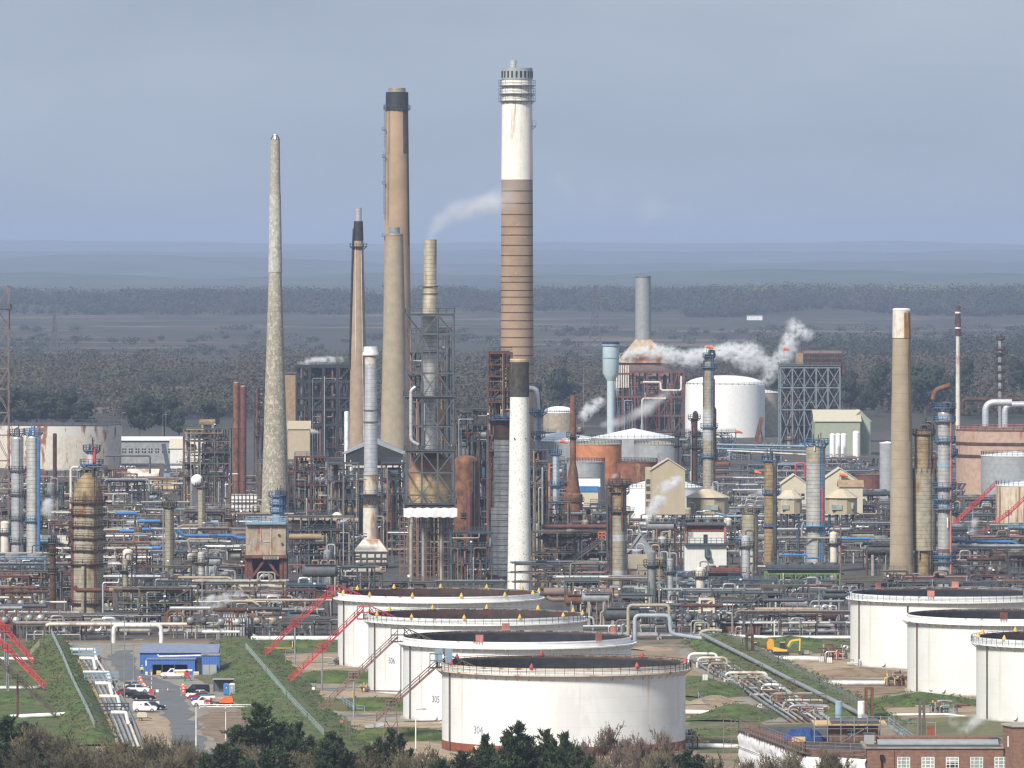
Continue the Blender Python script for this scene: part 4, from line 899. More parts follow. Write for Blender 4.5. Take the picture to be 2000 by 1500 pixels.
def rack(root, rr, w, zs, fmat, pal, npipe, rmax=.27, d=5, close=False):
    nx = max(1, round(w / 7)); m = MB()
    for i in range(nx + 1):
        x = -w / 2 + w * i / nx
        for y in (0, d): m.bar((x, y, 0), (x, y, zs[-1] + .4), .34)
        for z in zs: m.bar((x, -.4, z), (x, d + .4, z), .32)
    if rr.random() < .5:
        for i in range(nx):
            if rr.random() < .5: a, c = -w / 2 + w * i / nx, -w / 2 + w * (i + 1) / nx; m.bar((a, 0, .3), (c, 0, zs[0]), .2)
    for y in (0, d): m.bar((-w / 2, y, zs[-1]), (w / 2, y, zs[-1]), .25)
    m.build('frame', fmat, root, False); used = []; by = {}
    for z in zs:
        y = -.1
        while y < d:
            c = rr.choice(pal); used.append(c); r = min(rmax, rr.choice([.1, .14, .18, .24, .34, .3])); y += r + .12
            a, e = -w / 2 - rr.uniform(0, 1.5), w / 2 + rr.uniform(0, 1.5); t = rr.random(); zc = z + .18 + r
            if t < .25: pts = [(a, y, zc), (e - rr.uniform(1, w * .5), y, zc)]; q = pts[-1][0]; pts += [(q, y, zc + rr.uniform(-3.5, 1.6)), ]
            elif t < .4: q = rr.uniform(a + 1, e - 4); u = rr.uniform(1, 2.4); pts = [(a, y, zc), (q, y, zc), (q, y, zc + u), (q + 2.6, y, zc + u), (q + 2.6, y, zc), (e, y, zc)]
            elif t < .55: q = rr.uniform(a + 1, e - 1); pts = [(q, y - rr.uniform(.6, 2), 0), (q, y - .5, zc), (e, y, zc)]
            else: pts = [(a, y, zc), (e, y, zc)]
            o = MB().tube(fillet(pts, .7, 3), r, 7)
            if r > .22: o.build('pipe', c, root)
            else: by.setdefault(c, MB()).add(o.v, o.f)
            y += r + rr.choice([.08, .2, .6])
    for c, o in by.items(): o.build('small_pipes', c, root)
    pipework(root, rr, w, d, 0, zs[-1] + 1.2, int(w * .9), pal + ['dsteel', 'steel'], .16)
    return used
def two(used):
    ks = sorted(set(used), key=lambda c: -used.count(c))[:2]; return ' and '.join(CNAME.get(k, k) for k in ks)
def fill(px, g, kind, rr, pal, wpx, hmax=9.5, fmat='steel'):
    x, y = at(px, g); w = wpx * y / F; P = PAL[pal]
    r = thing({'rack': 'pipe_rack', 'unit': 'process_unit', 'drum': 'horizontal_drum', 'vessel': 'process_vessel', 'cooler': 'air_cooler', 'bank': 'exchanger_bank', 'line': 'ground_pipes', 'tower': 'process_column'}[kind], '', {'rack': 'pipe rack', 'unit': 'process unit', 'drum': 'drum', 'vessel': 'vessel', 'cooler': 'air cooler', 'bank': 'heat exchangers', 'line': 'pipes', 'tower': 'column'}[kind], x, y)
    r['group'] = {'rack': 'pipe racks crossing the plant', 'unit': 'steel process units', 'drum': 'horizontal drums', 'vessel': 'small upright vessels', 'cooler': 'air coolers on legs', 'bank': 'heat exchanger banks', 'line': 'low pipe runs', 'tower': 'small process columns'}[kind]
    fn = CNAME.get(fmat, fmat)
    if kind == 'rack':
        lv = rr.choice([1, 2, 2, 3]); zs = [min(hmax, 3.2) + i * 2.3 for i in range(lv)]; zs = [z for z in zs if z <= hmax] or [hmax]; u = rack(r, rr, w, zs, fmat, P, 5); ds = '%s %s rack of %s pipes' % (['low', 'two level', 'three level'][len(zs) - 1] if len(zs) < 4 else 'tall', fn, two(u))
    elif kind == 'unit':
        n = max(1, int(hmax / 3.6 * rr.uniform(.6, 1))); zs = [3.5 * (i + 1) + rr.uniform(-.3, .3) for i in range(n)]; unit(r, rr, w, rr.uniform(4, 7), zs, fmat, P, rmat=rr.choice([fmat, 'bsteel', 'osteel'])); ds = '%s steel unit with %s' % (fn, ['one deck', 'two decks', 'three decks', 'four decks', 'five decks', 'six decks'][min(5, n - 1)])
    elif kind == 'drum':
        c = rr.choice(P); q = rr.uniform(.9, 1.6); L = min(w * .4, rr.uniform(3, 6)); z = rr.uniform(1.2, max(1.3, hmax - 4)) + q
        MB().drum((-L, 1, z), (L, 1, z), q, 18).build('shell', c, r); m = MB()
        for s in (-.6, .6): m.box(L * s - .3, .2, 0, L * s + .3, 1.8, z - q * .7)
        m.build('saddles', 'conc', r, False); m = MB()
        for s in (-.5, .1, .6): m.tube(fillet([(L * s, 1, z + q * .9), (L * s, 1, z + q + 1), (L * s + 1.5, 1, z + q + 1), (L * s + 1.5, -.5, .2)], .5), .18, 6)
        m.build('nozzle_pipes', rr.choice(P), r); MB().box(-L, -.6, z + q, L, .2, z + q + .1).rail([(-L, -.6, z + q + .1), (L, -.6, z + q + .1)], 1.1, 1.6, .09).build('platform', fmat, r, False); pipework(r, rr, w, 3, 0, z, 6, P); ds = '%s horizontal drum on saddles' % CNAME.get(c, c)
    elif kind in ('vessel', 'tower'):
        c = rr.choice(['insul', 'grey', 'insulsilver', 'silver', 'rust', 'insulbrown', 'oldwhite']); q = rr.uniform(.7, 1.3); hh = hmax * rr.uniform(.7, 1.0)
        MB().lathe([(q, .8), (q, hh - q * .5), (q * .7, hh - q * .15), (.05, hh)], 16).build('shell', c, r); ringplat(r, q, hh * .75, 1.0, fmat); MB().lathe([(q * 1.02, 0), (q * 1.02, .8)], 16).build('skirt', 'conc', r)
        MB().tube(fillet([(0, 0, hh - .1), (0, 0, hh + 1.2), (q + .8, -.6, hh + 1.2), (q + .8, -.6, .2)], .7), .2, 7).build('overhead_pipe', rr.choice(P), r); MB().ladder(-q, -.4, .2, hh * .75, -1, 0).build('ladder', fmat, r, False); pipework(r, rr, w, 4, 0, hh * .5, 8, P); ds = '%s upright vessel with one ring deck' % CNAME.get(c, c)
    elif kind == 'cooler':
        z = min(hmax, rr.uniform(5, 8)); d = 6; m = MB(); n = max(2, round(w / 5))
        for i in range(n + 1):
            for yy in (0, d): MB().bar((-w / 2 + w * i / n, yy, 0), (-w / 2 + w * i / n, yy, z), .3).build('leg', fmat, r, False)
        c = rr.choice(['steel', 'grey', 'brown', 'lblue']); MB().hexa([(-w / 2, -.2, z), (w / 2, -.2, z), (w / 2, d, z), (-w / 2, d, z)], [(-w / 2, -.2, z + 1.4), (w / 2, -.2, z + 1.4), (w / 2, d, z + 1.4), (-w / 2, d, z + 1.4)]).build('plenum', c, r, False)
        m = MB()
        for i in range(n): m.cyl(-w / 2 + w * (i + .5) / n, d / 2, z + 1.4, z + 2, min(2, w / n * .42), n=20)
        m.build('fan_rings', 'grey', r); MB().rail([(-w / 2 - .8, -.8, z + .6), (w / 2 + .8, -.8, z + .6)], 1.2, 1.6).box(-w / 2 - .8, -.9, z + .4, w / 2 + .8, -.2, z + .55).build('walkway', 'bsteel', r, False); pipework(r, rr, w, d, 0, z, 14, P); ds = '%s air cooler box on legs' % CNAME.get(c, c)
    elif kind == 'bank':
        n = max(2, int(w / 2.4)); c = rr.choice(P); fm = MB(); z = min(hmax * .6, 4)
        for i in range(n):
            xx = -w / 2 + w * (i + .5) / n; q = min(.75, w / n * .36); MB().drum((xx, -.8, z), (xx, 4, z), q, 16).build('exchanger', c if rr.random() < .7 else rr.choice(P), r); MB().tube([(xx, .3, z + q * .8), (xx, .3, z + 2.3)], .22, 7).build('riser', rr.choice(['rust', 'redbrown', 'grey']), r); fm.bar((xx - w / n / 2, 0, 0), (xx - w / n / 2, 0, z + .9), .25)
        fm.bar((-w / 2, 0, z - .9), (w / 2, 0, z - .9), .35).bar((-w / 2, 0, z + .9), (w / 2, 0, z + .9), .2); fm.build('frame', fmat, r, False); MB().drum((-w / 2, .3, z + 2.6), (w / 2, .3, z + 2.6), .42, 12).build('header', rr.choice(P), r); pipework(r, rr, w, 4, 0, z + 2, 8, P); ds = 'row of %s exchanger ends on %s frame' % (CNAME.get(c, c), fn)
    else:
        m = {}; n = rr.randint(5, 9)
        for i in range(n):
            c = rr.choice(P); q = rr.choice([.12, .18, .25, .35]); yy = i * .9; z = .6 + q; a, e = -w / 2, w / 2; pts = [(a, yy, z), (e, yy, z)]
            if rr.random() < .4: k = rr.uniform(a + 1, e - 4); u = rr.uniform(1.5, 3.5); pts = [(a, yy, z), (k, yy, z), (k, yy, z + u), (k + 3, yy, z + u), (k + 3, yy, z), (e, yy, z)]
            o = m.setdefault(c, MB()); o.tube(fillet(pts, .8, 3), q, 7)
        for c, o in m.items(): o.build('pipes', c, r)
        s = MB(); k = max(2, int(w / 5))
        for i in range(k + 1): s.box(-w / 2 + w * i / k - .2, -.5, 0, -w / 2 + w * i / k + .2, n * .9, .6)
        s.build('sleepers', 'conc', r, False); ds = 'low run of %s pipes on sleepers' % two(list(m))
    FILL.append((r, ds, px, g)); return r
# buildings and heavy equipment that the photo shows singly -----------------------------------------------------------------
M('cladtan', (.43, .36, .25), .6, var=.06, vs=.3, vband=(.9, .08, (.36, .3, .21), 'lin'), orand=.03)
M('cladgreen', (.3, .34, .25), .6, var=.06, vband=(1.2, .06, (.24, .28, .2), 'lin'), orand=.03)
M('cladcream', (.55, .5, .38), .6, var=.06, orand=.03)
M('cladblue', (.05, .14, .42), .55, var=.1, vband=(.55, .45, (.035, .1, .32), 'lin'), orand=.03)
M('cladwhite', (.7, .7, .66), .55, var=.06, vband=(.8, .07, (.55, .55, .52), 'lin'), orand=.03)
M('beigeroof', (.52, .44, .32), .65, var=.08, rust=((.36, .2, .1), .62, .1, .2, 1), orand=.03)
gable(1272, 1338, 918, 897, 1066, 9, 'cladtan', 'beigeroof', 'tall_building', 'tall cream gabled building with a louvred side tower', ybase=1005, stilts=4, ridge='y')
Y = dep(1066); x = xat(1266, Y); r = thing('louvre_tower', 'narrow cream tower with three dark louvres on the tall gabled building', 'tower', x, Y)
s = Y / F; m = MB().box(-5.5 * s, .5, zat(1005, Y), 5.5 * s, 6, zat(913, Y)); m.build('wall', 'cladtan', r, False)
for yy in (936, 950, 965, 980): MB().box(-4 * s, .4, zat(yy + 9, Y), 4 * s, .52, zat(yy, Y)).build('louvre', 'dsteel', r, False)
def rotunda(px0, px1, yeave, ytop, ybase, g, label, wins):
    x, Y = at((px0 + px1) / 2, g); s = Y / F; rr = (px1 - px0) / 2 * s; r = thing('round_building', label, 'building', x, Y)
    MB().lathe([(rr, zat(ybase, Y)), (rr, zat(yeave, Y))], 10, a0=0).build('wall', 'cladtan', r, False); MB().lathe([(rr + .6, zat(yeave, Y)), (1.4, zat(ytop, Y))], 10).build('roof', 'beigeroof', r, False)
    for j in range(8): a = j * pi / 4 + .3; MB().bar((rr * .8 * math.cos(a), rr * .8 * math.sin(a), 0), (rr * .8 * math.cos(a), rr * .8 * math.sin(a), zat(ybase, Y)), .6).build('stilt', 'dsteel', r, False)
    for wx, wy, ww, wh in wins: MB().box((wx - (px0 + px1) / 2 - ww / 2) * s, -rr - .12, zat(wy + wh / 2, Y), (wx - (px0 + px1) / 2 + ww / 2) * s, -rr * .8, zat(wy - wh / 2, Y)).build('window', 'winglass', r, False)
rotunda(1341, 1422, 971, 955, 1003, 1062, 'cream round building with a faceted cone roof at the foot of the sock column', [(1357, 987, 5, 12), (1388, 990, 26, 10)])
rotunda(1612, 1674, 972, 955, 1004, 1068, 'cream round building with a pointed roof next to the blue decked column', [(1633, 990, 20, 10), (1663, 987, 4, 12)])
rotunda(1520, 1566, 973, 957, 1003, 1070, 'cream round building with a stained roof behind the dark narrow column', [(1533, 990, 14, 9)])
gable(1527, 1576, 945, 928, 1040, 10, 'cladcream', 'cladcream', 'gabled_building', 'cream gabled building with a dark strip window, lower of two', ybase=1000, wins=2, stilts=4)
gable(1609, 1672, 936, 915, 1036, 10, 'cladcream', 'cladcream', 'gabled_building', 'cream gabled building with an orange sock over its roof', ybase=1000, stilts=4)
gable(1640, 1685, 951, 940, 1050, 8, 'cladcream', 'tan', 'flat_building', 'small cream block with a brown roof', ybase=1003, ridge='x', stilts=4)
gable(1592, 1680, 823, 803, 890, 30, 'cladgreen', 'cladcream', 'gabled_building', 'pale green gabled building with a cream roof', ridge='x', over=.6)
gable(1660, 1700, 822, 803, 889, 26, 'cladgreen', 'cladcream', 'gabled_building', 'pale green annexe gable behind the green building', ridge='y')
gable(675, 786, 884, 857, 1000, 14, 'dark', 'greytank', 'open_shed', 'open shed with a pale grey gable behind the silver stack', ridge='y', over=1)
Y = dep(1001); s = Y / F; r = thing('shed_gallery', 'white gallery beam across the open shed', 'beam', xat(730, Y), Y - 2); MB().box(-46 * s, -.5, zat(913, Y), 57 * s, .5, zat(909, Y)).box(-46 * s, -.5, zat(898, Y), -44 * s, .5, 0).box(54 * s, -.5, zat(898, Y), 57 * s, .5, 0).build('beam', 'oldwhite', r, False)
MB().hexa([(-57 * s, -.6, zat(887, Y)), (0, -.6, zat(864, Y)), (0, .1, zat(864, Y)), (-57 * s, .1, zat(887, Y))], [(-57 * s, -.6, zat(883, Y)), (0, -.6, zat(856, Y)), (0, .1, zat(856, Y)), (-57 * s, .1, zat(883, Y))]).hexa([(58 * s, -.6, zat(887, Y)), (0, -.6, zat(864, Y)), (0, .1, zat(864, Y)), (58 * s, .1, zat(887, Y))], [(58 * s, -.6, zat(883, Y)), (0, -.6, zat(856, Y)), (0, .1, zat(856, Y)), (58 * s, .1, zat(883, Y))]).build('fascia', 'greytank', r, False)
gable(236, 352, 860, 855, 905, 18, 'roofgrey', 'purewhite', 'office_block', 'grey two storey office block with a white flat roof', ridge='x', wins=9, over=.8)
gable(332, 398, 876, 859, 915, 14, 'cladwhite', 'cladcream', 'gabled_shed', 'white shed with a cream roof near the office block', ridge='x')
gable(250, 308, 930, 918, 948, 9, 'cladcream', 'oldwhite', 'site_hut', 'cream cabin before the blue mobile crane', ridge='x', wins=4)
gable(302, 344, 944, 934, 955, 8, 'plank', 'tan', 'site_hut', 'small yellow cabin by the blue mobile crane', ridge='x')
gable(1112, 1170, 950, 938, 1022, 12, 'cladwhite', 'cladwhite', 'control_building', 'white and blue banded building behind the flared stack', ridge='x')
Y = dep(1023); s = Y / F; r = thing('low_building', 'cream lower block with a bright blue top band behind the flared stack', 'building', xat(1140, Y), Y - 1); MB().box(-28 * s, 0, 0, 28 * s, 8, zat(960, Y)).build('wall', 'cladcream', r, False); MB().box(-28.5 * s, -.3, zat(960, Y), 28.5 * s, 8, zat(950, Y)).build('band', 'blue', r, False)
gable(1226, 1278, 1082, 1045, 1120, 11, 'greytank', 'greytank', 'gabled_shed', 'pale grey shed gable beside the banded brown column', ridge='y')
gable(1230, 1280, 1111, 1086, 1140, 9, 'cladtan', 'cladtan', 'lean_to_shed', 'beige ribbed shed below the pale grey gable', ridge='x')
gable(0, 130, 1062, 1052, 1100, 14, 'cladtan', 'cladcream', 'low_building', 'cream and beige low building behind the twin silver columns', ridge='x')
gable(1410, 1484, 1216, 1204, 1240, 9, 'brick', 'conc', 'brick_hut', 'small brown brick building among the pipes', ridge='x', over=.8)
gable(1448, 1470, 1085, 1080, 1125, 5, 'cladcream', 'roofgrey', 'site_hut', 'pale hut under the green framed cooler', ridge='x')
# white and brown boiler house with balconies
Y = dep(1121); s = Y / F; r = thing('boiler_house', 'white boiler house with a brown band and blue balcony', 'boiler house', xat(1378, Y), Y)
Z = lambda v: zat(v, Y)
MB().box(-41 * s, 0, 0, 41 * s, 9, Z(1064)).build('lower_wall', 'cladwhite', r, False); MB().box(-36 * s, .8, Z(1063), 36 * s, 9, Z(1038)).build('upper_wall', 'cladwhite', r, False); MB().box(-36.5 * s, .6, Z(1038), 36.5 * s, 9.2, Z(1027)).build('brown_band', 'tankskirt', r, False)
MB().box(-42 * s, -1.3, Z(1064), 42 * s, .8, Z(1061)).rail([(-42 * s, -1.3, Z(1061)), (42 * s, -1.3, Z(1061))], 1.4, 1.4, .13).build('balcony', 'bsteel', r, False); MB().box(-4 * s, .7, Z(1061), 4 * s, .82, Z(1044)).build('door', 'dark', r, False)
MB().box(-40 * s, -.6, Z(1026), 40 * s, 9.4, Z(1023)).rail([(-40 * s, -.6, Z(1023)), (40 * s, -.6, Z(1023))], 2.4, 1.6, .13).build('roof_deck', 'steel', r, False); m = MB()
for dx in (-39, 38): m.bar((dx * s, .2, Z(1064)), (dx * s, .2, Z(1028)), .5)
m.build('corner_ladders', 'palered', r, False); MB().stair((-72 * s, -1, Z(1016)), (-38 * s, -1, Z(1030)), 1.6, 1.4, .2).build('side_stair', 'bsteel', r, False); m = MB()
for dx in (-60, -48): m.bar((dx * s, 0, 0), (dx * s, 0, Z(1022)), .5)
m.bar((-60 * s, 0, Z(1090)), (-48 * s, 0, Z(1060)), .3); m.build('stair_tower', 'drust', r, False); MB().tube(fillet([(3 * s, -.6, Z(1072)), (3 * s, -.9, Z(1088)), (9 * s, -1, Z(1088))], .5), .7, 10).build('inlet_pipe', 'bsteel', r)
OCC.append((1318, 1424, 1108, 1136)); LM.append(('white boiler house', 1378, 1121)); LM.append(('tall cream gabled building', 1300, 1066)); LM.append(('cream round building', 1381, 1062))
# rusty furnace on legs
Y = dep(1142); s = Y / F; Z = lambda v: zat(v, Y); M('furnace', (.37, .3, .22), .8, .1, .25, vs=.4, rust=((.27, .1, .035), .5, .12, .45, .3), blotch=((.24, .21, .2), .55, .1, .25, .6), orand=0)
r = thing('furnace', 'big rust stained furnace box on dark legs', 'furnace', xat(519, Y), Y); MB().hexa([(-39 * s, 0, Z(1084)), (39 * s, 0, Z(1084)), (39 * s, 10, Z(1084)), (-39 * s, 10, Z(1084))], [(-39 * s, 0, Z(1024)), (39 * s, 0, Z(1024)), (39 * s, 10, Z(1024)), (-39 * s, 10, Z(1024))]).build('casing', 'furnace', r, False)
m = MB()
for dx in (-38, -30, 30, 38): m.bar((dx * s, .5, 0), (dx * s, .5, Z(1084)), .8).bar((dx * s, 9, 0), (dx * s, 9, Z(1084)), .8)
m.bar((-25 * s, .4, Z(1125)), (0, .4, Z(1090)), .6).bar((25 * s, .4, Z(1125)), (0, .4, Z(1090)), .6).box(-42 * s, -1, Z(1090), 42 * s, 10, Z(1084)); m.build('legs', 'redbrown', r, False); MB().box(-38 * s, 10.1, 0, 38 * s, 10.6, Z(1090)).build('backing', 'dark', r, False)
MB().box(-40 * s, -1.2, Z(1024), 40 * s, 11, Z(1022)).rail([(-40 * s, -1.2, Z(1022)), (40 * s, -1.2, Z(1022)), (40 * s, 11, Z(1022)), (-40 * s, 11, Z(1022))], 1.3, 1.6, .12).rail([(-40 * s, -1.1, Z(1018)), (40 * s, -1.1, Z(1018))], .6, 1.6, .1).build('top_deck', 'lblue', r, False)
MB().box(9.5 * s, -.25, Z(1084), 11 * s, -.02, Z(1024)).box(-5 * s, -.2, Z(1058), 9 * s, -.03, Z(1056.5)).box(-10 * s, -.2, Z(1056), -9 * s, -.03, Z(1026)).build('stiffeners', 'oldwhite', r, False)
for dx, yy in ((26, 1045), (32, 1062)): MB().tube([(dx * s, -.3, Z(yy)), (dx * s, .1, Z(yy))], 2.6 * s, 14).build('port', 'dsteel', r)
wrap_text('55504', 1.75, 'numeralfaint', 'number', r, lambda u, v: Vector((-21 * s + u, -.05, Z(1063.5) + v)), .95); MB().box(-5 * s, -1.15, Z(1092), 26 * s, -1.02, Z(1086.5)).build('nameplate', 'conc', r, False)
wrap_text('55504', .78, 'black', 'nameplate_text', r, lambda u, v: Vector((10 * s + u, -1.18, Z(1091.5) + v)), 1.6)
OCC.append((474, 566, 1128, 1158)); LM.append(('rusty furnace box', 519, 1142)); LM.append(('blue cabin', 350, 1312))
# named steel units ---------------------------------------------------------------------------------------------------------
def named(px0, px1, ys, g, d, fmat, pal, label, seed, name='process_unit', dens=1.2, brace=.6, rmat=None, vess=.6, bw=.36, cat='process unit'):
    Y = dep(g); x0, x1 = xat(px0, Y), xat(px1, Y); r = thing(name, label, cat, (x0 + x1) / 2, Y); unit(r, random.Random(seed), x1 - x0, d, sorted(zat(v, Y) for v in ys), fmat, PAL[pal], dens, brace, rmat, vess, bw); LM.append((' '.join(label.split()[:4]), (px0 + px1) / 2, g)); OCC.append((px0 - 4, px1 + 4, g - 12, g + 6)); return r
named(953, 1000, [690, 712, 735, 762, 785, 820, 850, 880], 1105, 9, 'redbrown', 'mid', 'rusty red tower with blue decks beside the tallest chimney', 1, rmat='bsteel', vess=1, dens=3, bw=.5)
Y = dep(1105); s = Y / F; r = thing('cladding_panels', 'rust streaked casing inside the rusty red tower', 'casing', xat(976, Y), Y + 2)
for a, b, y0, y1, mt in ((-22, 20, 686, 712, 'drust'), (-20, 2, 735, 762, 'rust'), (-4, 22, 762, 800, 'drust'), (-20, 20, 822, 850, 'brown'), (-16, 20, 880, 940, 'drust')): MB().box(a * s, 0, zat(y1, Y), b * s, 6, zat(y0, Y)).build('panel', mt, r, False)
named(800, 881, [642, 690, 735, 777, 832, 882, 930, 985, 1040, 1090], 1132, 7, 'steel', 'mid', 'close set decks and pipes filling the tall lattice frame', 31, dens=1.2, vess=.12, bw=.22)
named(578, 686, [716, 745, 777, 800, 830], 905, 16, 'dark', 'dark', 'soot black steam unit with a white cross brace', 2, vess=1, bw=1.1, dens=1.6)
Y = dep(904); s = Y / F; r = thing('black_hopper', 'black cladding box across the top of the soot black unit', 'hopper', xat(634, Y), Y - 2); MB().box(-50 * s, 0, zat(742, Y), 52 * s, 12, zat(718, Y)).build('cladding', 'dark', r, False); MB().bar((-2 * s, -.5, zat(740, Y)), (14 * s, -.5, zat(764, Y)), .9).bar((23 * s, -.5, zat(740, Y)), (8 * s, -.5, zat(764, Y)), .9).build('cross_brace', 'cream', r, False); MB().box(-56 * s, -1, 0, -49 * s, 2, zat(712, Y)).build('black_leg', 'dark', r, False)
gable(556, 577, 730, 728, 915, 8, 'tan', 'dsteel', 'stair_tower', 'buff clad stair tower beside the soot black unit', ridge='x')
gable(563, 605, 838, 824, 945, 9, 'cladtan', 'cladtan', 'gabled_shed', 'buff shed with a steam vent next to the mottled chimney', ridge='x')
named(496, 520, [757, 775, 792, 810, 832, 850], 945, 6, 'dsteel', 'dark', 'slim dark steel tower peeping past the mottled chimney', 3, vess=.8)
named(358, 450, [838, 862, 884, 905, 930], 1000, 8, 'osteel', 'mid', 'open steel unit topped by a drum near the twin rusty stacks', 4, rmat='bsteel', vess=.6)
Y = dep(1000); r = thing('horizontal_drum', 'stained drum lying on the roof of the open steel unit', 'drum', xat(405, Y), Y); s = Y / F; MB().drum((-14 * s, 2, zat(826, Y)), (14 * s, 2, zat(826, Y)), 7 * s, 16).build('shell', 'insulbrown', r); MB().box(-12 * s, 1, zat(840, Y), -8 * s, 3, zat(830, Y)).box(8 * s, 1, zat(840, Y), 12 * s, 3, zat(830, Y)).build('saddles', 'conc', r, False)
named(575, 640, [893, 920, 948, 975, 1005, 1035], 1060, 8, 'redbrown', 'mid', 'rusty steel tower wrapped with pipes and a white bag on top', 5, rmat='bsteel', vess=.9, dens=1.4)
named(640, 700, [905, 940, 975, 1010, 1045], 1075, 8, 'steel', 'mid', 'grey steel unit between the rusty tower and silver stack', 6, dens=1.3, rmat='bsteel')
named(745, 790, [905, 935, 965, 1000, 1035, 1070], 1085, 8, 'dsteel', 'mid', 'dark steel unit between silver stack and lattice frame', 7, dens=1.3)
named(560, 690, [1010, 1035, 1060, 1085], 1120, 9, 'steel', 'mid', 'wide grey unit holding the round drum end', 8, dens=1.3, rmat='bsteel', vess=.8)
named(890, 955, [800, 830, 862, 898, 935, 972, 1010], 1092, 8, 'dsteel', 'dark', 'dark steel unit behind the rusty regenerator vessel', 9, dens=1.3, vess=.9)
named(1032, 1070, [880, 915, 952, 985, 1020, 1055], 1104, 6, 'steel', 'mid', 'grey steel tower tight against the short white chimney', 10, rmat='bsteel')
named(880, 960, [1042, 1070, 1100], 1142, 7, 'bsteel', 'mid', 'teal decked unit between scaffold tower and ribbed column', 11, rmat='bsteel', dens=1.4)
named(1040, 1185, [1040, 1080, 1106], 1146, 9, 'osteel', 'mid', 'long unit with grey zigzag stairs and orange rails', 12, rmat='bsteel', dens=1.3)
Y = dep(1147); s = Y / F; r = thing('zigzag_stair', 'grey zigzag stairs with an orange top rail', 'stairway', xat(1140, Y), Y - 3)
for (a, b), (c_, d_), mt in (((-30, 1102), (12, 1073), 'steel'), ((12, 1073), (42, 1050), 'steel'), ((-20, 1140), (38, 1104), 'steel')): MB().stair((a * s, 0, zat(b, Y)), (c_ * s, 0, zat(d_, Y)), 1.2, 1.2, .2).build('flight', mt, r, False)
MB().box(28 * s, -.6, zat(1052, Y), 50 * s, .6, zat(1050, Y)).rail([(28 * s, -.6, zat(1050, Y)), (50 * s, -.6, zat(1050, Y))], 1.5, .8, .22).box(32 * s, -.6, zat(1147, Y), 50 * s, .6, zat(1145, Y)).rail([(32 * s, -.6, zat(1145, Y)), (50 * s, -.6, zat(1145, Y))], 1.2, .8, .2).build('orange_rail', 'orange', r, False)
named(1186, 1200, [955, 990, 1025, 1060, 1100], 1160, 5, 'dsteel', 'dark', 'narrow dark stair tower beside the banded brown column', 13)
named(1192, 1335, [727, 775, 812], 850, 22, 'redbrown', 'far', 'red steel boiler unit under the grey chimney', 14, brace=.4, rmat='steel', vess=.95, bw=1.0, dens=2.0)
Y = dep(852); s = Y / F; r = thing('vent_bank', 'bank of pale upright vent pipes on the red boiler unit', 'vent pipes', xat(1209, Y), Y - 4); m = MB()
for i in range(9): m.tube([((-18 + 4.5 * i) * s, 0, zat(757, Y)), ((-18 + 4.5 * i) * s, 0, zat(713, Y))], 1.5 * s, 8)
m.build('pipes', 'oldwhite', r); MB().box(-22 * s, -.5, zat(731, Y), 22 * s, .5, zat(728, Y)).build('collar', 'redbrown', r, False)
vduct('white looping pipes over the red boiler unit', [(1255, 746), (1290, 746), (1290, 762), (1330, 762), (1330, 734)], 853, 2, 'oldwhite', 'pipe', cat='pipe', dy=-5)
vduct('pale upright pipe at the foot of the red boiler unit', [(1300, 778), (1254, 778), (1254, 845)], 854, 2.2, 'oldwhite', 'pipe', cat='pipe', dy=-5)
M('paleblue', (.42, .52, .55), .6, var=.06, orand=0)
vtank(1193, 858, 15, 735, 'pale blue round tower with a black rim by the red boiler unit', 'paleblue', cone=.3, roofmat='dark', ladder=False, rims=False); Y = dep(858); r = [o for o in sc.objects if o.get('label', '').startswith('pale blue round tower')][0]
seg(r, Y, [(674, 32), (728, 32), (744, 15)], 'paleblue', 'upper_barrel', 0, 32); seg(r, Y, [(668, 33), (672, 33)], 'dark', 'black_rim', .1, 32); seg(r, Y, [(672, 35), (676, 35)], 'lblue', 'rim_ring', .05, 32); bands(r, Y, [700], lambda y: 32, 'lblue', .5, .2)
M('latticegrey', (.15, .18, .2), .6, var=.2, rust=(RUST, .6, .12, .5, .4))
# tall lattice unit on the right with a cooler on top
r = lattice('tall pale lattice unit carrying a dark cooler deck', 1524, 1640, [718, 757, 800], 866, 20, 'latticegrey', 5, 'X', [(716, 2)], 'latticegrey', .62, bay=1, cat='process unit', name='lattice_unit')
r2 = r; r = thing('process_unit', 'dark pipework and vessels inside the tall lattice unit', 'process unit', xat(1582, dep(866)), dep(866) + 1); unit(r, random.Random(77), 25, 16, [8, 17, 26, 35], 'dsteel', PAL['dark'] + ['dsteel', 'grey'], 3, .8, None, 1.0, .6)
Y = dep(866); s = Y / F; r = thing('deck_cooler', 'dark red and blue cooler on top of the tall lattice unit', 'air cooler', xat(1606, Y), Y); MB().box(-36 * s, 0, zat(714, Y), 38 * s, 14, zat(702, Y)).build('lower_box', 'dark', r, False); MB().box(-36 * s, 0, zat(698, Y), 38 * s, 14, zat(694, Y)).build('blue_beam', 'bsteel', r, False); MB().box(-36 * s, -.5, zat(690, Y), 38 * s, 14, zat(685, Y)).build('top_beam', 'brown', r, False); m = MB()
for i in range(24): m.bar((-36 * s + i * 3.2 * s, -.2, zat(714, Y)), (-36 * s + i * 3.2 * s, -.2, zat(684, Y)), .35)
m.build('fins', 'drust', r, False); MB().box(-50 * s, 2, zat(714, Y), -37 * s, 12, zat(690, Y)).build('end_hood', 'tan', r, False); MB().tube(fillet([(40 * s, 0, zat(712, Y)), (42 * s, 0, zat(728, Y)), (36 * s, 0, zat(733, Y))], 1.5), 1.2, 8).build('drain_pipe', 'drust', r)
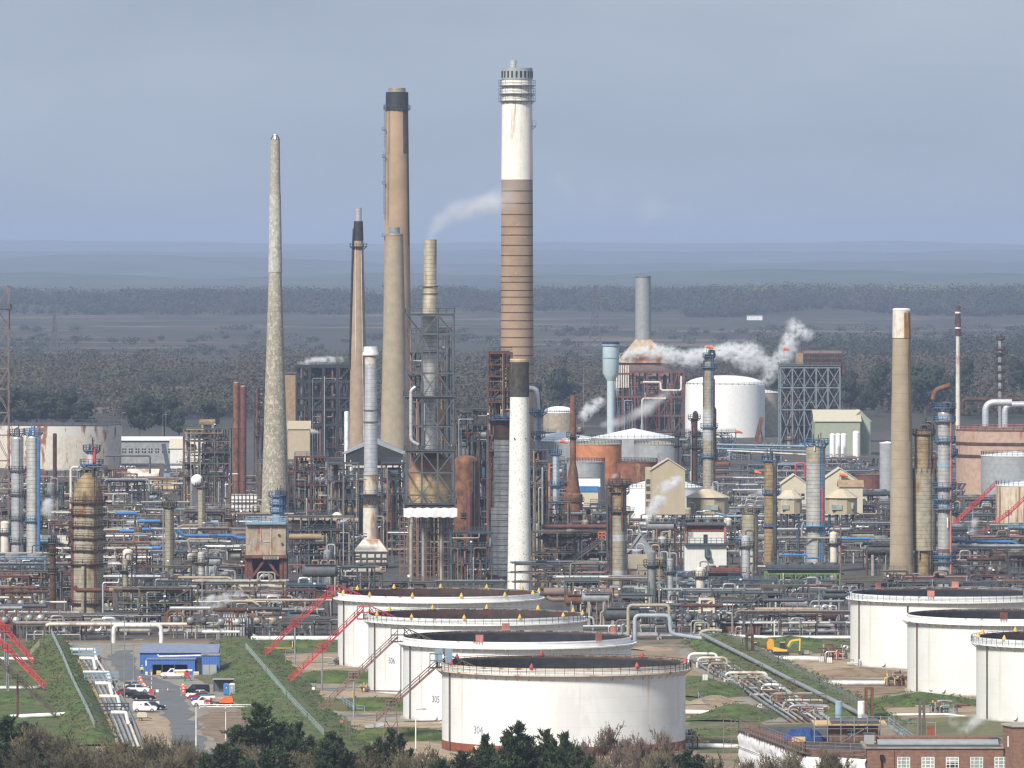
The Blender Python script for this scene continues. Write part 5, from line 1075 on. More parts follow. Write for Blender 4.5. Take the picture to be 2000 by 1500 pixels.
# long coolers on green and blue frames
def cooler(px0, px1, ytop, ybot, g, fmat, box, label, d=9, fans=6, fan='steel'):
    Y = dep(g); s = Y / F; x0, x1 = xat(px0, Y), xat(px1, Y); w = x1 - x0; r = thing('air_cooler', label, 'air cooler', (x0 + x1) / 2, Y); zt, zb = zat(ytop, Y), zat(ybot, Y); m = MB(); n = max(3, round(w / 3.4))
    for i in range(n + 1):
        xx = -w / 2 + w * i / n
        for yy in (0, d): m.bar((xx, yy, 0), (xx, yy, zb), .3)
        if i < n: m.bar((xx, 0, zb - 2.2), (xx + w / n / 2, 0, zb - .2), .18).bar((xx + w / n, 0, zb - 2.2), (xx + w / n / 2, 0, zb - .2), .18)
    m.bar((-w / 2, 0, zb - .2), (w / 2, 0, zb - .2), .4).bar((-w / 2, d, zb - .2), (w / 2, d, zb - .2), .4); m.build('frame', fmat, r, False)
    MB().hexa([(-w / 2 + .6, .3, zb + .1), (w / 2 - .6, .3, zb + .1), (w / 2 - .6, d, zb + .1), (-w / 2 + .6, d, zb + .1)], [(-w / 2, 0, zt), (w / 2, 0, zt), (w / 2, d, zt), (-w / 2, d, zt)]).build('plenum', box, r, False); m = MB()
    for i in range(fans): m.cyl(-w / 2 + w * (i + .5) / fans, d / 2, zt, zt + .5, w / fans * .4, n=20)
    m.build('fan_rings', fan, r); MB().box(-w / 2 - 1, -1, zb + .8, w / 2 + 1, -.1, zb + 1).rail([(-w / 2 - 1, -1, zb + 1), (w / 2 + 1, -1, zb + 1)], 1.1, 1.5, .1).build('walkway', box if box != 'tankskirt' else 'bsteel', r, False); pipework(r, random.Random(int(px0)), w, d, 0, zb, 22, PAL['grey']); OCC.append((px0 - 4, px1 + 4, g - 9, g + 8)); LM.append((' '.join(label.split()[:4]), (px0 + px1) / 2, g)); return r
cooler(1496, 1640, 1104, 1119, 1150, 'green', 'steel', 'long grey cooler on a bright green frame')
cooler(1378, 1450, 1110, 1125, 1148, 'bsteel', 'tankskirt', 'brown sided cooler on a blue frame', fans=3)
cooler(665, 745, 1110, 1122, 1150, 'osteel', 'oldwhite', 'pale furnace hood under the silver ringed stack', fans=2)
Y = dep(1110); s = Y / F; r = thing('furnace', 'pale panelled furnace at the foot of the silver ringed stack', 'furnace', xat(724, Y), Y); MB().hexa([(-34 * s, 0, 0), (34 * s, 0, 0), (34 * s, 10, 0), (-34 * s, 10, 0)], [(-34 * s, 0, zat(1078, Y)), (34 * s, 0, zat(1078, Y)), (34 * s, 10, zat(1078, Y)), (-34 * s, 10, zat(1078, Y))]).hexa([(-34 * s, 0, zat(1078, Y)), (34 * s, 0, zat(1078, Y)), (34 * s, 10, zat(1078, Y)), (-34 * s, 10, zat(1078, Y))], [(-16 * s, 3, zat(1055, Y)), (16 * s, 3, zat(1055, Y)), (16 * s, 7, zat(1055, Y)), (-16 * s, 7, zat(1055, Y))]).build('casing', 'oldwhite', r, False); m = MB()
for dx in (-32, -20, -8, 8, 20, 32): m.bar((dx * s, -.2, 0), (dx * s, -.2, zat(1078, Y)), .3)
for yy in (1078, 1090, 1100): m.bar((-35 * s, -.25, zat(yy, Y)), (35 * s, -.25, zat(yy, Y)), .3)
m.build('frame', 'steel', r, False); MB().box(-38 * s, -1.5, zat(1103, Y), 38 * s, 0, zat(1102, Y)).rail([(-38 * s, -1.5, zat(1102, Y)), (38 * s, -1.5, zat(1102, Y))], 1.2, 1.4, .12).build('walkway', 'bsteel', r, False)
OCC.append((684, 764, 1098, 1124))
# drum with a dished white end, and lying drums
def ddrum(px, py, rpx, g, label, mat, lengthm=6, base=True):
    Y = dep(g); s = Y / F; r = thing('horizontal_drum', label, 'drum', xat(px, Y), Y); z = zat(py, Y); MB().drum((0, .6, z), (0, lengthm, z), rpx * s, 24).build('shell', mat, r); m = MB()
    for dy in (1.5, lengthm - 1): m.box(-rpx * s * .8, dy, 0, rpx * s * .8, dy + .5, z - rpx * s * .6)
    m.build('saddles', 'steel', r, False); MB().tube([(-.3 * rpx * s, .1, z + rpx * s * .3), (-.3 * rpx * s, .1, z - rpx * s * .4)], .12, 6).build('level_gauge', 'dsteel', r); return r
ddrum(658, 1013, 12, 1108, 'cream drum end facing out of the wide grey unit', 'oldwhite'); ddrum(384, 938, 11, 1012, 'white tilted drum beside the open steel unit', 'purewhite', 5)
for i, px in enumerate((285, 307, 332, 354)): ddrum(px, 1182, 5.2, 1219, ['first of four cream exchanger ends, next to the broad domed vessel', 'second of four cream exchanger ends from the broad domed vessel', 'third of four cream exchanger ends from the broad domed vessel', 'last of four cream exchanger ends, farthest from the broad domed vessel'][i], 'cream', 4)
named(222, 372, [1150, 1178, 1197], 1222, 7, 'osteel', 'left', 'brown framed unit with four round exchanger ends', 15, rmat='bsteel', vess=.5, dens=.8)
vduct('long fat rust and black pipe along the brown framed unit', [(146, 1144), (150, 1152), (357, 1152)], 1221, 4.4, 'redbrown', 'pipe', 12, -1.5, 'pipe'); vduct('tan collar section on the fat rusty pipe', [(214, 1151.5), (240, 1151.5)], 1221, 4.8, 'tan', 'pipe_sleeve', 12, -1.6, 'pipe')
vduct('thick tan pipe with round stubs before the wide grey unit', [(565, 1048), (628, 1048)], 1124, 6, 'tan', 'pipe', 12, -1, 'pipe'); vduct('long tan pipe running behind the round drum end', [(556, 1016), (700, 1016)], 1112, 5, 'tan', 'pipe', 12, -1, 'pipe')
vduct('red brown kinked pipe beside the round drum end', [(600, 998), (620, 998), (622, 1034), (630, 1034)], 1114, 3, 'redbrown', 'pipe', 10, -1, 'pipe')
vduct('long rusty pipe before the short white chimney', [(1058, 1028), (1205, 1028)], 1152, 4.4, 'redbrown', 'pipe', 12, -2, 'pipe'); vduct('dark brown round casing behind the orange coned tank', [(1062, 1156), (1196, 1156)], 1186, 8, 'brown', 'pipe', 16, 0, 'pipe'); vduct('cream fat pipe with a grey elbow by the orange coned tank', [(1068, 1166), (1076, 1171), (1150, 1171)], 1190, 4, 'tan', 'pipe', 12, 0, 'pipe')
OCC.append((1180, 1240, 1175, 1215))
M('greyblue', (.3, .36, .41), .5, var=.1)
# single pipes that stand out by colour or shape ----------------------------------------------------------------------------
for lab, pts, g, rp, mt in [
    ('bright blue pipe stub, topmost, next to the broad domed vessel', [(224, 1003), (264, 1003), (268, 1006)], 1062, 3.6, 'blue'),
    ('bright blue pipe crossing towards the slim grey column', [(268, 1018), (313, 1018)], 1072, 3.8, 'blue'), ('bright blue pipe piece ending in a box below its twin', [(278, 1034), (322, 1034)], 1080, 3.6, 'blue'),
    ('shortest bright blue pipe, closest to the broad domed vessel', [(234, 1037), (262, 1037)], 1082, 3.6, 'blue'), ('long blue pipe stepping down to the rusty furnace box', [(346, 1034), (358, 1046), (455, 1046), (466, 1051), (478, 1051)], 1100, 3.4, 'blue'),
    ('blue pipe low behind the slim grey column', [(268, 1070), (314, 1070)], 1106, 3.2, 'blue'), ('long pale blue pipe behind the twin silver columns', [(-10, 1126), (128, 1126)], 1152, 2.8, 'lblue'), ('long pale blue pipe past the broad domed vessel', [(224, 1124), (420, 1124)], 1156, 2.8, 'lblue'),
    ('tan pipe with a lazy bend above the blue pipes', [(348, 1030), (356, 1026), (388, 1026)], 1098, 2, 'tan'), ('tan pipe zigzagging down past the slim grey column', [(416, 1053), (366, 1053), (372, 1078), (402, 1098), (478, 1105)], 1130, 2.2, 'tan'),
    ('white pipe pair ends above the steam cloud', [(400, 1067), (468, 1067)], 1118, 2.4, 'white'), ('slate pipe under the white pipe pair', [(398, 1078), (470, 1078)], 1120, 2.4, 'steel'),
    ('cream pipe sloping down from the slim grey column', [(348, 1128), (448, 1128), (490, 1170)], 1205, 2.5, 'cream'), ('long cream pipe with a bend behind the red stair', [(430, 1174), (496, 1174), (520, 1198), (480, 1198)], 1228, 2.8, 'cream'),
    ('long pale pipe passing behind the upper red stair', [(480, 1172), (648, 1172)], 1224, 2.6, 'cream'), ('white pipe rising beside the row of bent pipes', [(478, 1200), (486, 1210), (490, 1240), (500, 1244)], 1246, 4, 'silver'),
    ('thick long tan pipe at the outer edge below the rust column', [(-10, 1209), (150, 1209)], 1232, 3.6, 'tan'), ('second thick cream pipe just above the tan one', [(-10, 1203), (150, 1203)], 1226, 3.2, 'cream'),
    ('white pipe dropping in a step near the slim rust column', [(-10, 1167), (66, 1167), (68, 1176), (130, 1176)], 1212, 2.2, 'oldwhite'), ('long white pipe over the plant road', [(90, 1222), (96, 1219), (365, 1219)], 1252, 3.2, 'oldwhite'),
    ('white upright pipe loop over the plant road', [(222, 1256), (222, 1221), (315, 1221), (315, 1256)], 1262, 4.2, 'white'), ('long white pipe behind the blue cabin', [(395, 1234), (468, 1234)], 1252, 2.6, 'white'),
    ('big white pipe at the foot of the red stairs', [(490, 1247), (664, 1247)], 1262, 5, 'white'), ('tall silver pipe beside the broad domed vessel', [(201, 1215), (201, 1138), (232, 1138), (232, 1130)], 1226, 1.8, 'silver'),
    ('cream pipe arch beside tank 305', [(1227, 1245), (1227, 1182), (1307, 1182), (1307, 1210)], 1262, 3.4, 'cream'), ('pale blue pipe arch in front of the cream arch', [(1240, 1250), (1240, 1202), (1308, 1202), (1310, 1238), (1370, 1247)], 1266, 4, 'greyblue'),
    ('long beige pipe with a drop before the lying drum', [(1440, 1190), (1600, 1190), (1603, 1215)], 1240, 3.8, 'cream'), ('white long pipe above the excavators', [(1420, 1242), (1500, 1245), (1662, 1245)], 1258, 3.6, 'white'),
    ('white pipe elbow over the grey racks', [(1450, 1178), (1455, 1172), (1490, 1170), (1490, 1156)], 1222, 2, 'white'), ('grey long pipe high across the grey racks', [(1286, 1140), (1292, 1151), (1510, 1151)], 1205, 2.8, 'grey'),
    ('grey pipe ending in a looped bend', [(1648, 1174), (1586, 1174), (1582, 1184), (1600, 1186), (1600, 1160)], 1218, 2.4, 'grey'), ('orange rust pipe short above the grey racks', [(1595, 1143), (1636, 1143)], 1200, 2, 'rust'),
    ('blue pipe from the widest silver column', [(1622, 1052), (1700, 1052)], 1122, 3, 'blue'), ('bright blue pipe past the silver blue decked column', [(1865, 1054), (1890, 1058), (1980, 1058), (1990, 1066)], 1128, 3, 'blue'), ('grey fat pipe under the bright blue one', [(1870, 1066), (2010, 1066)], 1130, 3, 'grey'),
    ('pale blue pipe sweeping under the cream round building', [(1398, 1002), (1420, 1008), (1500, 1008)], 1096, 2.6, 'lblue'), ('blue pipe level with the boiler house balcony', [(1422, 1053), (1478, 1053)], 1118, 2, 'blue'), ('blue pipe spool by the brown cooler', [(1312, 1095), (1314, 1118), (1365, 1118)], 1146, 3, 'blue'),
    ('blue pipe group beside the dark narrow column', [(1522, 1085), (1526, 1084), (1575, 1084), (1575, 1090), (1600, 1090)], 1122, 2, 'blue'), ('blue goose neck pipe between two columns', [(1560, 1090), (1560, 1015), (1545, 1010), (1570, 1008)], 1112, 2, 'bsteel'),
    ('cream wrapping pipe round the widest silver column', [(1570, 1020), (1566, 1030), (1566, 1050), (1622, 1051)], 1119, 2, 'cream'), ('grey pipe between excavator and trench', [(1366, 1250), (1368, 1234), (1388, 1230), (1410, 1232)], 1262, 3.4, 'cream'),
    ('rusty hot pipe looping at the brown stack of the far side', [(1822, 780), (1826, 762), (1856, 752)], 905, 5, 'rust'), ('big silver duct elbow on a pale blue leg, outer one', [(1963, 835), (1963, 790), (2010, 790)], 920, 6.5, 'silver'), ('big silver duct elbow on a pale blue leg, inner one', [(1925, 832), (1925, 786), (1976, 786)], 925, 7, 'silver'),
    ('rusty half round casing behind the silver ducts', [(1880, 806), (1880, 780), (1990, 780)], 900, 4, 'drust'), ('white pipe line behind the sock column', [(1420, 880), (1575, 888)], 985, 1.8, 'oldwhite'), ('pale blue long pipes far behind the dark narrow column', [(1400, 868), (1590, 872)], 968, 2, 'lblue'),
    ('second pale blue long pipe in the far yard', [(1400, 876), (1590, 882)], 976, 1.8, 'lblue'), ('red pipe frame in the far yard', [(1554, 930), (1554, 905), (1572, 905), (1572, 930)], 990, 2, 'red'), ('grey pipe frame before the office block', [(205, 890), (293, 890), (293, 925)], 985, 2, 'steel'), ('grey rusty pipe frame behind the domed vessel', [(205, 940), (208, 936), (290, 936), (292, 960)], 1005, 2, 'grey')]:
    vduct(lab, pts, g, rp, mt, 'pipe', 10, 0, 'pipe')
for i in range(8):
    Y = dep(1242); r = thing('bent_pipe', 'one of eight bent grey pipes dropping side by side near the red stair', 'pipe', xat(440 + i * 5.2, Y), Y, 0, 'bent pipes by the red stair'); s = Y / F
    MB().tube(fillet([(0, 0, 0), (0, 0, zat(1212 - i * .4, Y)), (-4 * s, 2.5, zat(1205, Y)), (-4 * s, 6, zat(1203, Y))], .8), .2, 7).build('barrel', 'silver', r)
# row fillers ---------------------------------------------------------------------------------------------------------------
def region(px, g):
    if g < 965: return ('left', 'osteel') if px < 560 else (('dark', 'dsteel') if px < 1130 else ('far', 'steel'))
    if px < 230: return 'left', 'osteel'
    if px < 480: return ('blue', 'osteel') if g < 1120 else ('left', 'osteel')
    if px < 1200: return ('mid', 'steel') if g < 1170 else ('left', 'steel')
    if px < 1660: return ('grey', 'steel')
    return ('dark', 'steel')
def blocked(px, w, g):
    if 640 < px < 1062 and g > 1166 or px > 1655 and g > 1168 or 1000 < px < 1100 and g > 1215: return True
    if 150 < px < 300 and g > 1248: return True
    a, b = px - w / 2, px + w / 2
    return any(a < q[1] and b > q[0] and q[2] < g < q[3] for q in OCC)
rr = random.Random(21)
LOW = [(474, 566, 1150, 1200, 3.3), (140, 205, 1205, 1246, 4), (690, 760, 1110, 1162, 6), (785, 890, 1140, 1166, 5), (1320, 1420, 1134, 1172, 3.5), (1490, 1640, 1152, 1188, 3.5), (215, 375, 1224, 1246, 3.2), (1700, 1900, 1132, 1168, 5), (1370, 1450, 1150, 1180, 3.5)]
rows = [1249, 1241, 1232, 1223, 1214, 1205, 1195, 1185, 1175, 1165, 1155, 1145, 1134, 1123, 1112, 1101, 1090, 1078, 1066, 1054, 1042, 1030, 1018, 1005, 992, 979, 966]
for ri, g in enumerate(rows):
    px = -30 + rr.uniform(0, 40)
    while px < 2030:
        pal, fm = region(px, g); t = rr.random(); kind = 'rack' if t < .38 else 'unit' if t < .72 else 'drum' if t < .77 else 'vessel' if t < .87 else 'cooler' if t < .92 else 'bank' if t < .96 else 'line'
        if g > 1225: kind = rr.choice(['rack', 'rack', 'line', 'unit', 'drum', 'bank'])
        wp = {'rack': rr.uniform(80, 190), 'unit': rr.uniform(45, 110), 'drum': rr.uniform(45, 80), 'vessel': rr.uniform(26, 44), 'cooler': rr.uniform(70, 130), 'bank': rr.uniform(50, 90), 'line': rr.uniform(80, 150)}[kind] * (g - 500) / 650
        hm = 7.5 if g > 1225 else 9.5 if g > 1150 else 11.5
        if 480 < px < 1200 and g < 1135: hm = rr.uniform(11, 24) if px < 1000 else rr.uniform(9, 18); kind = 'unit' if kind in ('rack', 'cooler') and rr.random() < .6 else kind
        if kind == 'vessel': hm = rr.uniform(8, 17) if g < 1200 else 8
        if 235 < px < 480 and 960 < g < 1050 or 1400 < px < 1700 and g < 1030 or 1860 < px: hm = min(hm, 6)
        for q in LOW:
            if q[0] < px + wp and px < q[1] and q[2] < g < q[3]: hm = min(hm, q[4]); kind = 'line' if q[4] < 3.4 and kind in ('unit', 'cooler', 'vessel', 'bank', 'drum') else kind
        fmat = rr.choice([fm, fm, fm, 'dsteel', 'osteel', 'bsteel', 'redbrown' if pal in ('mid', 'dark', 'left') else 'grey'])
        if not blocked(px + wp / 2, wp, g): fill(px + wp / 2, g + rr.uniform(-2, 2), kind, rr, pal, wp, hm, fmat)
        px += wp * rr.uniform(.92, 1.1) + rr.choice([0, 4, 14])
for g in (952, 938, 924, 911, 898, 886, 875):
    px = 240 if g < 930 else 180
    while px < 2030:
        pal, fm = region(px, g); wp = rr.uniform(50, 130); skip = (g < 935 and px < 545) or (g < 915 and px < 900 and rr.random() < .5) or (1580 < px < 1700 and g < 905) or (px > 1840 and g > 900 and g < 960)
        kind = rr.choice(['rack', 'rack', 'unit', 'unit', 'drum', 'vessel'])
        if not skip and not blocked(px + wp / 2, wp, g): fill(px + wp / 2, g, kind, rr, pal, wp * (.5 if kind == 'vessel' else 1), 6 if px > 1330 or px < 560 else rr.uniform(7, 12), fm)
        px += wp * 1.05 + rr.choice([0, 10, 40])
# clutter on the ground between the tanks: valve manifolds
def manifold(px, g, wpx, label, pal='grey', h=2.4):
    x, y = at(px, g); w = wpx * y / F; r = thing('valve_manifold', label, 'valves', x, y); q = random.Random(int(px * 7 + g)); pipework(r, q, w, 3, .2, h, 26, PAL[pal] + ['rust', 'yellow'], .22); m = MB()
    for i in range(6): a = q.uniform(-w / 2, w / 2); m.lathe([(.05, h * .7), (.3, h * .7), (.3, h * .7 + .12), (.05, h * .7 + .12)], 10, (a, q.uniform(-.5, 2))).bar((a, 0, 0), (a, 0, h * .7), .12)
    m.build('handwheels', q.choice(['red', 'yellow', 'teal']), r); return r
manifold(1630, 1290, 52, 'rusty valve manifold at the foot of the blue rimmed tank', 'left', 3.2); manifold(1755, 1340, 56, 'green and rusty valve manifold at the plain rimmed tank', 'left', 3); manifold(1845, 1395, 60, 'yellow brown valve manifold steaming by the last white tank', 'left', 2.4); manifold(1350, 1462, 44, 'green and red pump set beside tank 304', 'left', 3)
manifold(710, 1352, 14, 'small yellow pump at the foot of tank 306', 'left', 1.6); manifold(655, 1300, 10, 'small yellow pump at the foot of the orange coned tank', 'left', 1.6); manifold(1690, 1302, 26, 'white valve box at the blue rimmed tank', 'grey', 1.6); manifold(1815, 1354, 24, 'white pump set at the plain rimmed tank', 'grey', 2)
x, y = at(1606, 1238); r = thing('horizontal_drum', 'long stained grey drum lying near the excavators', 'drum', x, y); s = y / F; MB().drum((-22 * s, 1, zat(1222, y)), (22 * s, 1, zat(1222, y)), 9 * s, 20).build('shell', 'insulsilver', r); MB().box(-16 * s, .2, 0, -12 * s, 1.8, 1.2).box(12 * s, .2, 0, 16 * s, 1.8, 1.2).build('saddles', 'conc', r, False)
lattice('white pipe gantry frame among the grey racks', 1367, 1394, [1170, 1190], 1236, 4, 'oldwhite', 1, 'Z', bw=.4, y0=0, name='pipe_gantry'); lattice('brown open frame beside the yellow dumper', 1459, 1470, [1241], 1292, 2.5, 'drust', 1, 'none', bw=.5, y0=0, name='pipe_gantry')
lattice('tall red and grey lattice mast at the picture edge', -8, 17, [560, 604, 640, 680, 720, 760, 806, 850, 900, 960], 1080, 5, 'brown', 1, 'Z', [(606, 4)], 'steel', .26, name='lattice_mast', cat='mast')
lattice('rusty pipe frame by the blue drums', 1692, 1704, [1345], 1416, 1.5, 'rust', 1, 'none', bw=.5, y0=0, name='pipe_goal'); lattice('grey pipe frame in the steaming corner', 1797, 1805, [1370, 1385], 1448, 1, 'osteel', 1, 'none', bw=.4, y0=0, name='pipe_goal'); lattice('grey pipe goal beside the dirt track', 676, 683, [1410], 1460, 1, 'osteel', 1, 'none', bw=.3, y0=0, name='pipe_goal')
M('glow', (1, .3, .2), .5, orand=0)
# windsocks, lamp posts
def windsock(px, py, g, label, L=12):
    Y = dep(g); s = Y / F; z = zat(py, Y); r = thing('windsock', label, 'windsock', xat(px, Y), Y - 1); MB().bar((0, 0, z - 4), (0, 0, z + .5), .2).build('pole', 'grey', r); MB().tube([(0, 0, z), (L * .5 * s, -.2, z - .1), (L * s, -.4, z - .5)], 3.4 * s, 10, r2=2 * s).build('sock', 'orange', r); return r
Y = dep(1035); s = Y / F; r = thing('sheeted_scaffold', 'white sheeted scaffold box at the foot of the twin rusty stacks', 'scaffold', xat(476, Y), Y); MB().box(-25 * s, 0, zat(981, Y), 26 * s, 5, zat(966, Y)).build('upper_sheet', 'wrap', r, False); MB().box(-25 * s, 0, zat(997, Y), 26 * s, 5, zat(984, Y)).build('lower_sheet', 'wrap', r, False); m = MB()
for i in range(8): m.bar((-26 * s + i * 7.4 * s, -.3, 0), (-26 * s + i * 7.4 * s, -.3, zat(962, Y)), .15)
for yy in (966, 975, 984, 992, 1000, 1015): m.bar((-27 * s, -.3, zat(yy, Y)), (27 * s, -.3, zat(yy, Y)), .14)
m.build('tubes', 'drust', r, False)
windsock(1380, 677, 1003, 'square orange sock at the head of the tall stained column', 13); windsock(1095, 862, 1010, 'orange windsock near the orange tank', 13); windsock(1531, 681, 866, 'orange windsock in the steam over the lattice unit', 10); windsock(1436, 843, 900, 'orange windsock low before the clean white tank', 14); windsock(1640, 927, 1036, 'orange windsock over the cream gabled building', 16); windsock(1474, 922, 1010, 'orange and white windsock behind the dark narrow column', 13)
def lamp(px, ytop, g, label, mat='grey', arm=1.2, group='lamp posts'):
    x, y = at(px, g); h = zat(ytop, y); r = thing('lamp_post', label, 'lamp post', x, y, 0, group); MB().tube([(0, 0, 0), (0, 0, h)], .13, 7, r2=.07).build('pole', mat, r); MB().bar((0, 0, h), (arm, 0, h + .1), .1).box(arm - .1, -.15, h, arm + .6, .15, h + .18).build('lantern', 'grey', r, False); MB().cyl(0, 0, 0, .5, .2, n=8).build('base', 'conc', r)
for a in [(217, 1212, 1281, 'lamp post before the plant road, thin and blue grey'), (243, 1205, 1376, 'tall lamp post rising from behind the parked cars'), (261, 1250, 1330, 'lamp post by the walking worker'), (383, 1380, 1488, 'white lamp post beside the road at the wood', 'white'), (441, 1390, 1448, 'short white post on the brown yard', 'white'), (812, 1386, 1468, 'white lamp post in front of tank 305', 'white'), (17, 1278, 1350, 'grey lamp post in front of the lower red stair'),
          (238, 806, 870, 'lamp post at the corner of the rusty white tank'), (318, 810, 872, 'first of twin lamp posts before the tall evergreens'), (324, 803, 874, 'second and taller of twin lamp posts before the tall evergreens'), (1140, 716, 830, 'dark topped lamp mast by the white steam'), (1070, 785, 858, 'bent lamp post beside the cream round tank'), (1600, 1150, 1236, 'lamp post over the grey racks'), (602, 1278, 1296, 'short white marker post under the red stairs'), (558, 1270, 1300, 'white marker post between the red stairs')]:
    lamp(*a)
# ---------------------------------------------------------------- tank farm ground: bunds, roads, tracks
M('grass', (.066, .1, .022), .95, var=.4, vs=.35, blotch=[((.105, .095, .04), .48, .14, .14, 1), ((.035, .05, .016), .54, .1, .4, 1), ((.2, .15, .085), .64, .08, .12, 1)], orand=.06, bump=.5)
M('roughgrass', (.13, .125, .055), .95, var=.35, vs=.2, blotch=[((.07, .1, .03), .5, .12, .1, 1), ((.21, .16, .1), .6, .1, .14, 1)], orand=0)
M('asphalt', (.13, .135, .14), .85, var=.14, vs=.3, blotch=[((.09, .09, .092), .55, .12, .12, 1), ((.19, .18, .165), .62, .1, .2, 1)], orand=0)
M('gravel', (.25, .225, .185), .95, var=.2, vs=.4, blotch=[((.16, .14, .115), .55, .12, .1, 1), ((.3, .22, .14), .6, .1, .2, 1)], orand=0)
M('sand', (.32, .245, .165), .95, var=.2, vs=.3, blotch=[((.23, .165, .105), .55, .12, .14, 1), ((.12, .125, .055), .66, .06, .2, 1)], orand=0)
M('mud', (.19, .135, .09), .95, var=.3, vs=.3, blotch=[((.27, .19, .12), .52, .12, .16, 1), ((.11, .115, .05), .64, .06, .2, 1)], orand=0)
M('puddle', (.2, .21, .22), .12, orand=0)
def patch(name, pts, mat, z):
    m = MB(); q = []
    n = len(pts)
    for i in range(n):     # soften the corners so the outline wanders
        a, b, c = pts[i - 1], pts[i], pts[(i + 1) % n]
        q += [(b[0] + (a[0] - b[0]) * .22, b[1] + (a[1] - b[1]) * .22), b if False else ((a[0] + 6 * b[0] + c[0]) / 8, (a[1] + 6 * b[1] + c[1]) / 8), (b[0] + (c[0] - b[0]) * .22, b[1] + (c[1] - b[1]) * .22)]
    w = []; k = 7
    for i in range(len(q)):
        a, b = Vector(at(*q[i])), Vector(at(*q[(i + 1) % len(q)])); L = min(12, (b - a).length)
        for j in range(k):
            p = a.lerp(b, j / k); e = .09 * L + .5; w.append((p.x + e * mnoise.noise(Vector((p.x / 4, p.y / 9, z * 90))), p.y + 2.2 * e * mnoise.noise(Vector((p.x / 4, p.y / 9, 5 + z * 90)))))
    vs = [(*p, z) for p in w]; m.add(vs, [tuple(range(len(vs)))]); o = m.build(name, mat, None, False); o['kind'] = 'structure'
    # make the face look up
    if o.data.polygons[0].normal.z < 0: o.data.flip_normals()
    return o
patch('yard', [(-40, 1256), (480, 1256), (500, 1300), (560, 1400), (640, 1520), (-60, 1520)], 'gravel', .02)
patch('grass_field', [(-40, 1254), (95, 1254), (125, 1300), (160, 1380), (200, 1450), (190, 1500), (-60, 1510)], 'grass', .045)
patch('road', [(205, 1286), (248, 1266), (262, 1282), (268, 1316), (330, 1330), (368, 1352), (362, 1382), (380, 1412), (405, 1452), (430, 1512), (360, 1512), (344, 1450), (326, 1410), (312, 1385), (304, 1352), (262, 1334), (232, 1330), (216, 1310)], 'asphalt', .07)
patch('car_park', [(235, 1338), (300, 1340), (306, 1392), (240, 1392)], 'gravel', .07); patch('car_park', [(362, 1338), (478, 1336), (492, 1382), (366, 1384)], 'gravel', .07)
patch('trench_bed', [(148, 1282), (210, 1282), (236, 1330), (262, 1400), (272, 1474), (205, 1474), (180, 1380)], 'gravel', .09); patch('dirt_yard', [(382, 1388), (498, 1384), (520, 1470), (408, 1450)], 'mud', .07); patch('dirt_yard', [(252, 1398), (318, 1394), (338, 1450), (352, 1510), (262, 1470)], 'sand', .07)
patch('grass_verge', [(376, 1318), (450, 1314), (462, 1334), (400, 1338)], 'roughgrass', .07)
patch('grass_slope', [(438, 1256), (470, 1256), (520, 1300), (575, 1370), (660, 1470), (640, 1500), (560, 1480), (505, 1420), (470, 1370), (440, 1320)], 'grass', .07)
patch('grass_strip', [(470, 1256), (700, 1254), (700, 1272), (510, 1278)], 'grass', .07)
for p in ([(500, 1282), (730, 1276), (740, 1304), (530, 1312)], [(560, 1336), (700, 1338), (860, 1356), (860, 1368), (640, 1368)], [(640, 1396), (860, 1392), (900, 1424), (700, 1424)], [(690, 1452), (880, 1448), (900, 1500), (700, 1500)]): patch('dirt_yard', p, 'sand', .05)
for p in ([(504, 1306), (520, 1304), (548, 1322), (600, 1336), (720, 1343), (720, 1350), (600, 1346), (545, 1332)], [(552, 1361), (580, 1362), (630, 1386), (720, 1398), (860, 1402), (860, 1412), (700, 1408), (610, 1394)], [(612, 1422), (640, 1424), (690, 1448), (760, 1466), (740, 1480), (660, 1462)]): patch('dirt_track', p, 'gravel', .09)
for p in ([(716, 1417), (752, 1411), (748, 1421), (712, 1424)], [(745, 1397), (790, 1394), (785, 1400), (745, 1402)], [(640, 1346), (676, 1344), (670, 1350), (636, 1351)]): patch('puddle', p, 'puddle', .12)
patch('dirt_yard', [(1400, 1290), (1680, 1268), (1780, 1300), (1780, 1330), (1560, 1322), (1470, 1302)], 'sand', .04); patch('dirt_yard', [(1590, 1336), (1740, 1332), (1780, 1352), (1640, 1362)], 'mud', .05); patch('dirt_yard', [(1700, 1382), (1920, 1376), (1930, 1400), (1760, 1404)], 'sand', .05)
patch('trench_road', [(1318, 1268), (1350, 1268), (1470, 1356), (1560, 1410), (1480, 1412), (1400, 1346)], 'gravel', .06); patch('trench_bed', [(1350, 1272), (1440, 1262), (1700, 1410), (1560, 1412), (1440, 1332)], 'gravel', .08)
patch('grass_field', [(1330, 1320), (1390, 1322), (1430, 1352), (1410, 1372), (1336, 1376)], 'grass', .07); patch('grass_field', [(1336, 1400), (1480, 1396), (1500, 1470), (1336, 1470)], 'roughgrass', .05); patch('dirt_yard', [(1336, 1374), (1440, 1366), (1470, 1384), (1340, 1398)], 'sand', .09)
patch('grass_field', [(1740, 1404), (1960, 1400), (1990, 1450), (1760, 1450)], 'roughgrass', .06); patch('grass_field', [(1430, 1248), (1662, 1246), (1662, 1276), (1460, 1276)], 'grass', .045)
TUFT = []
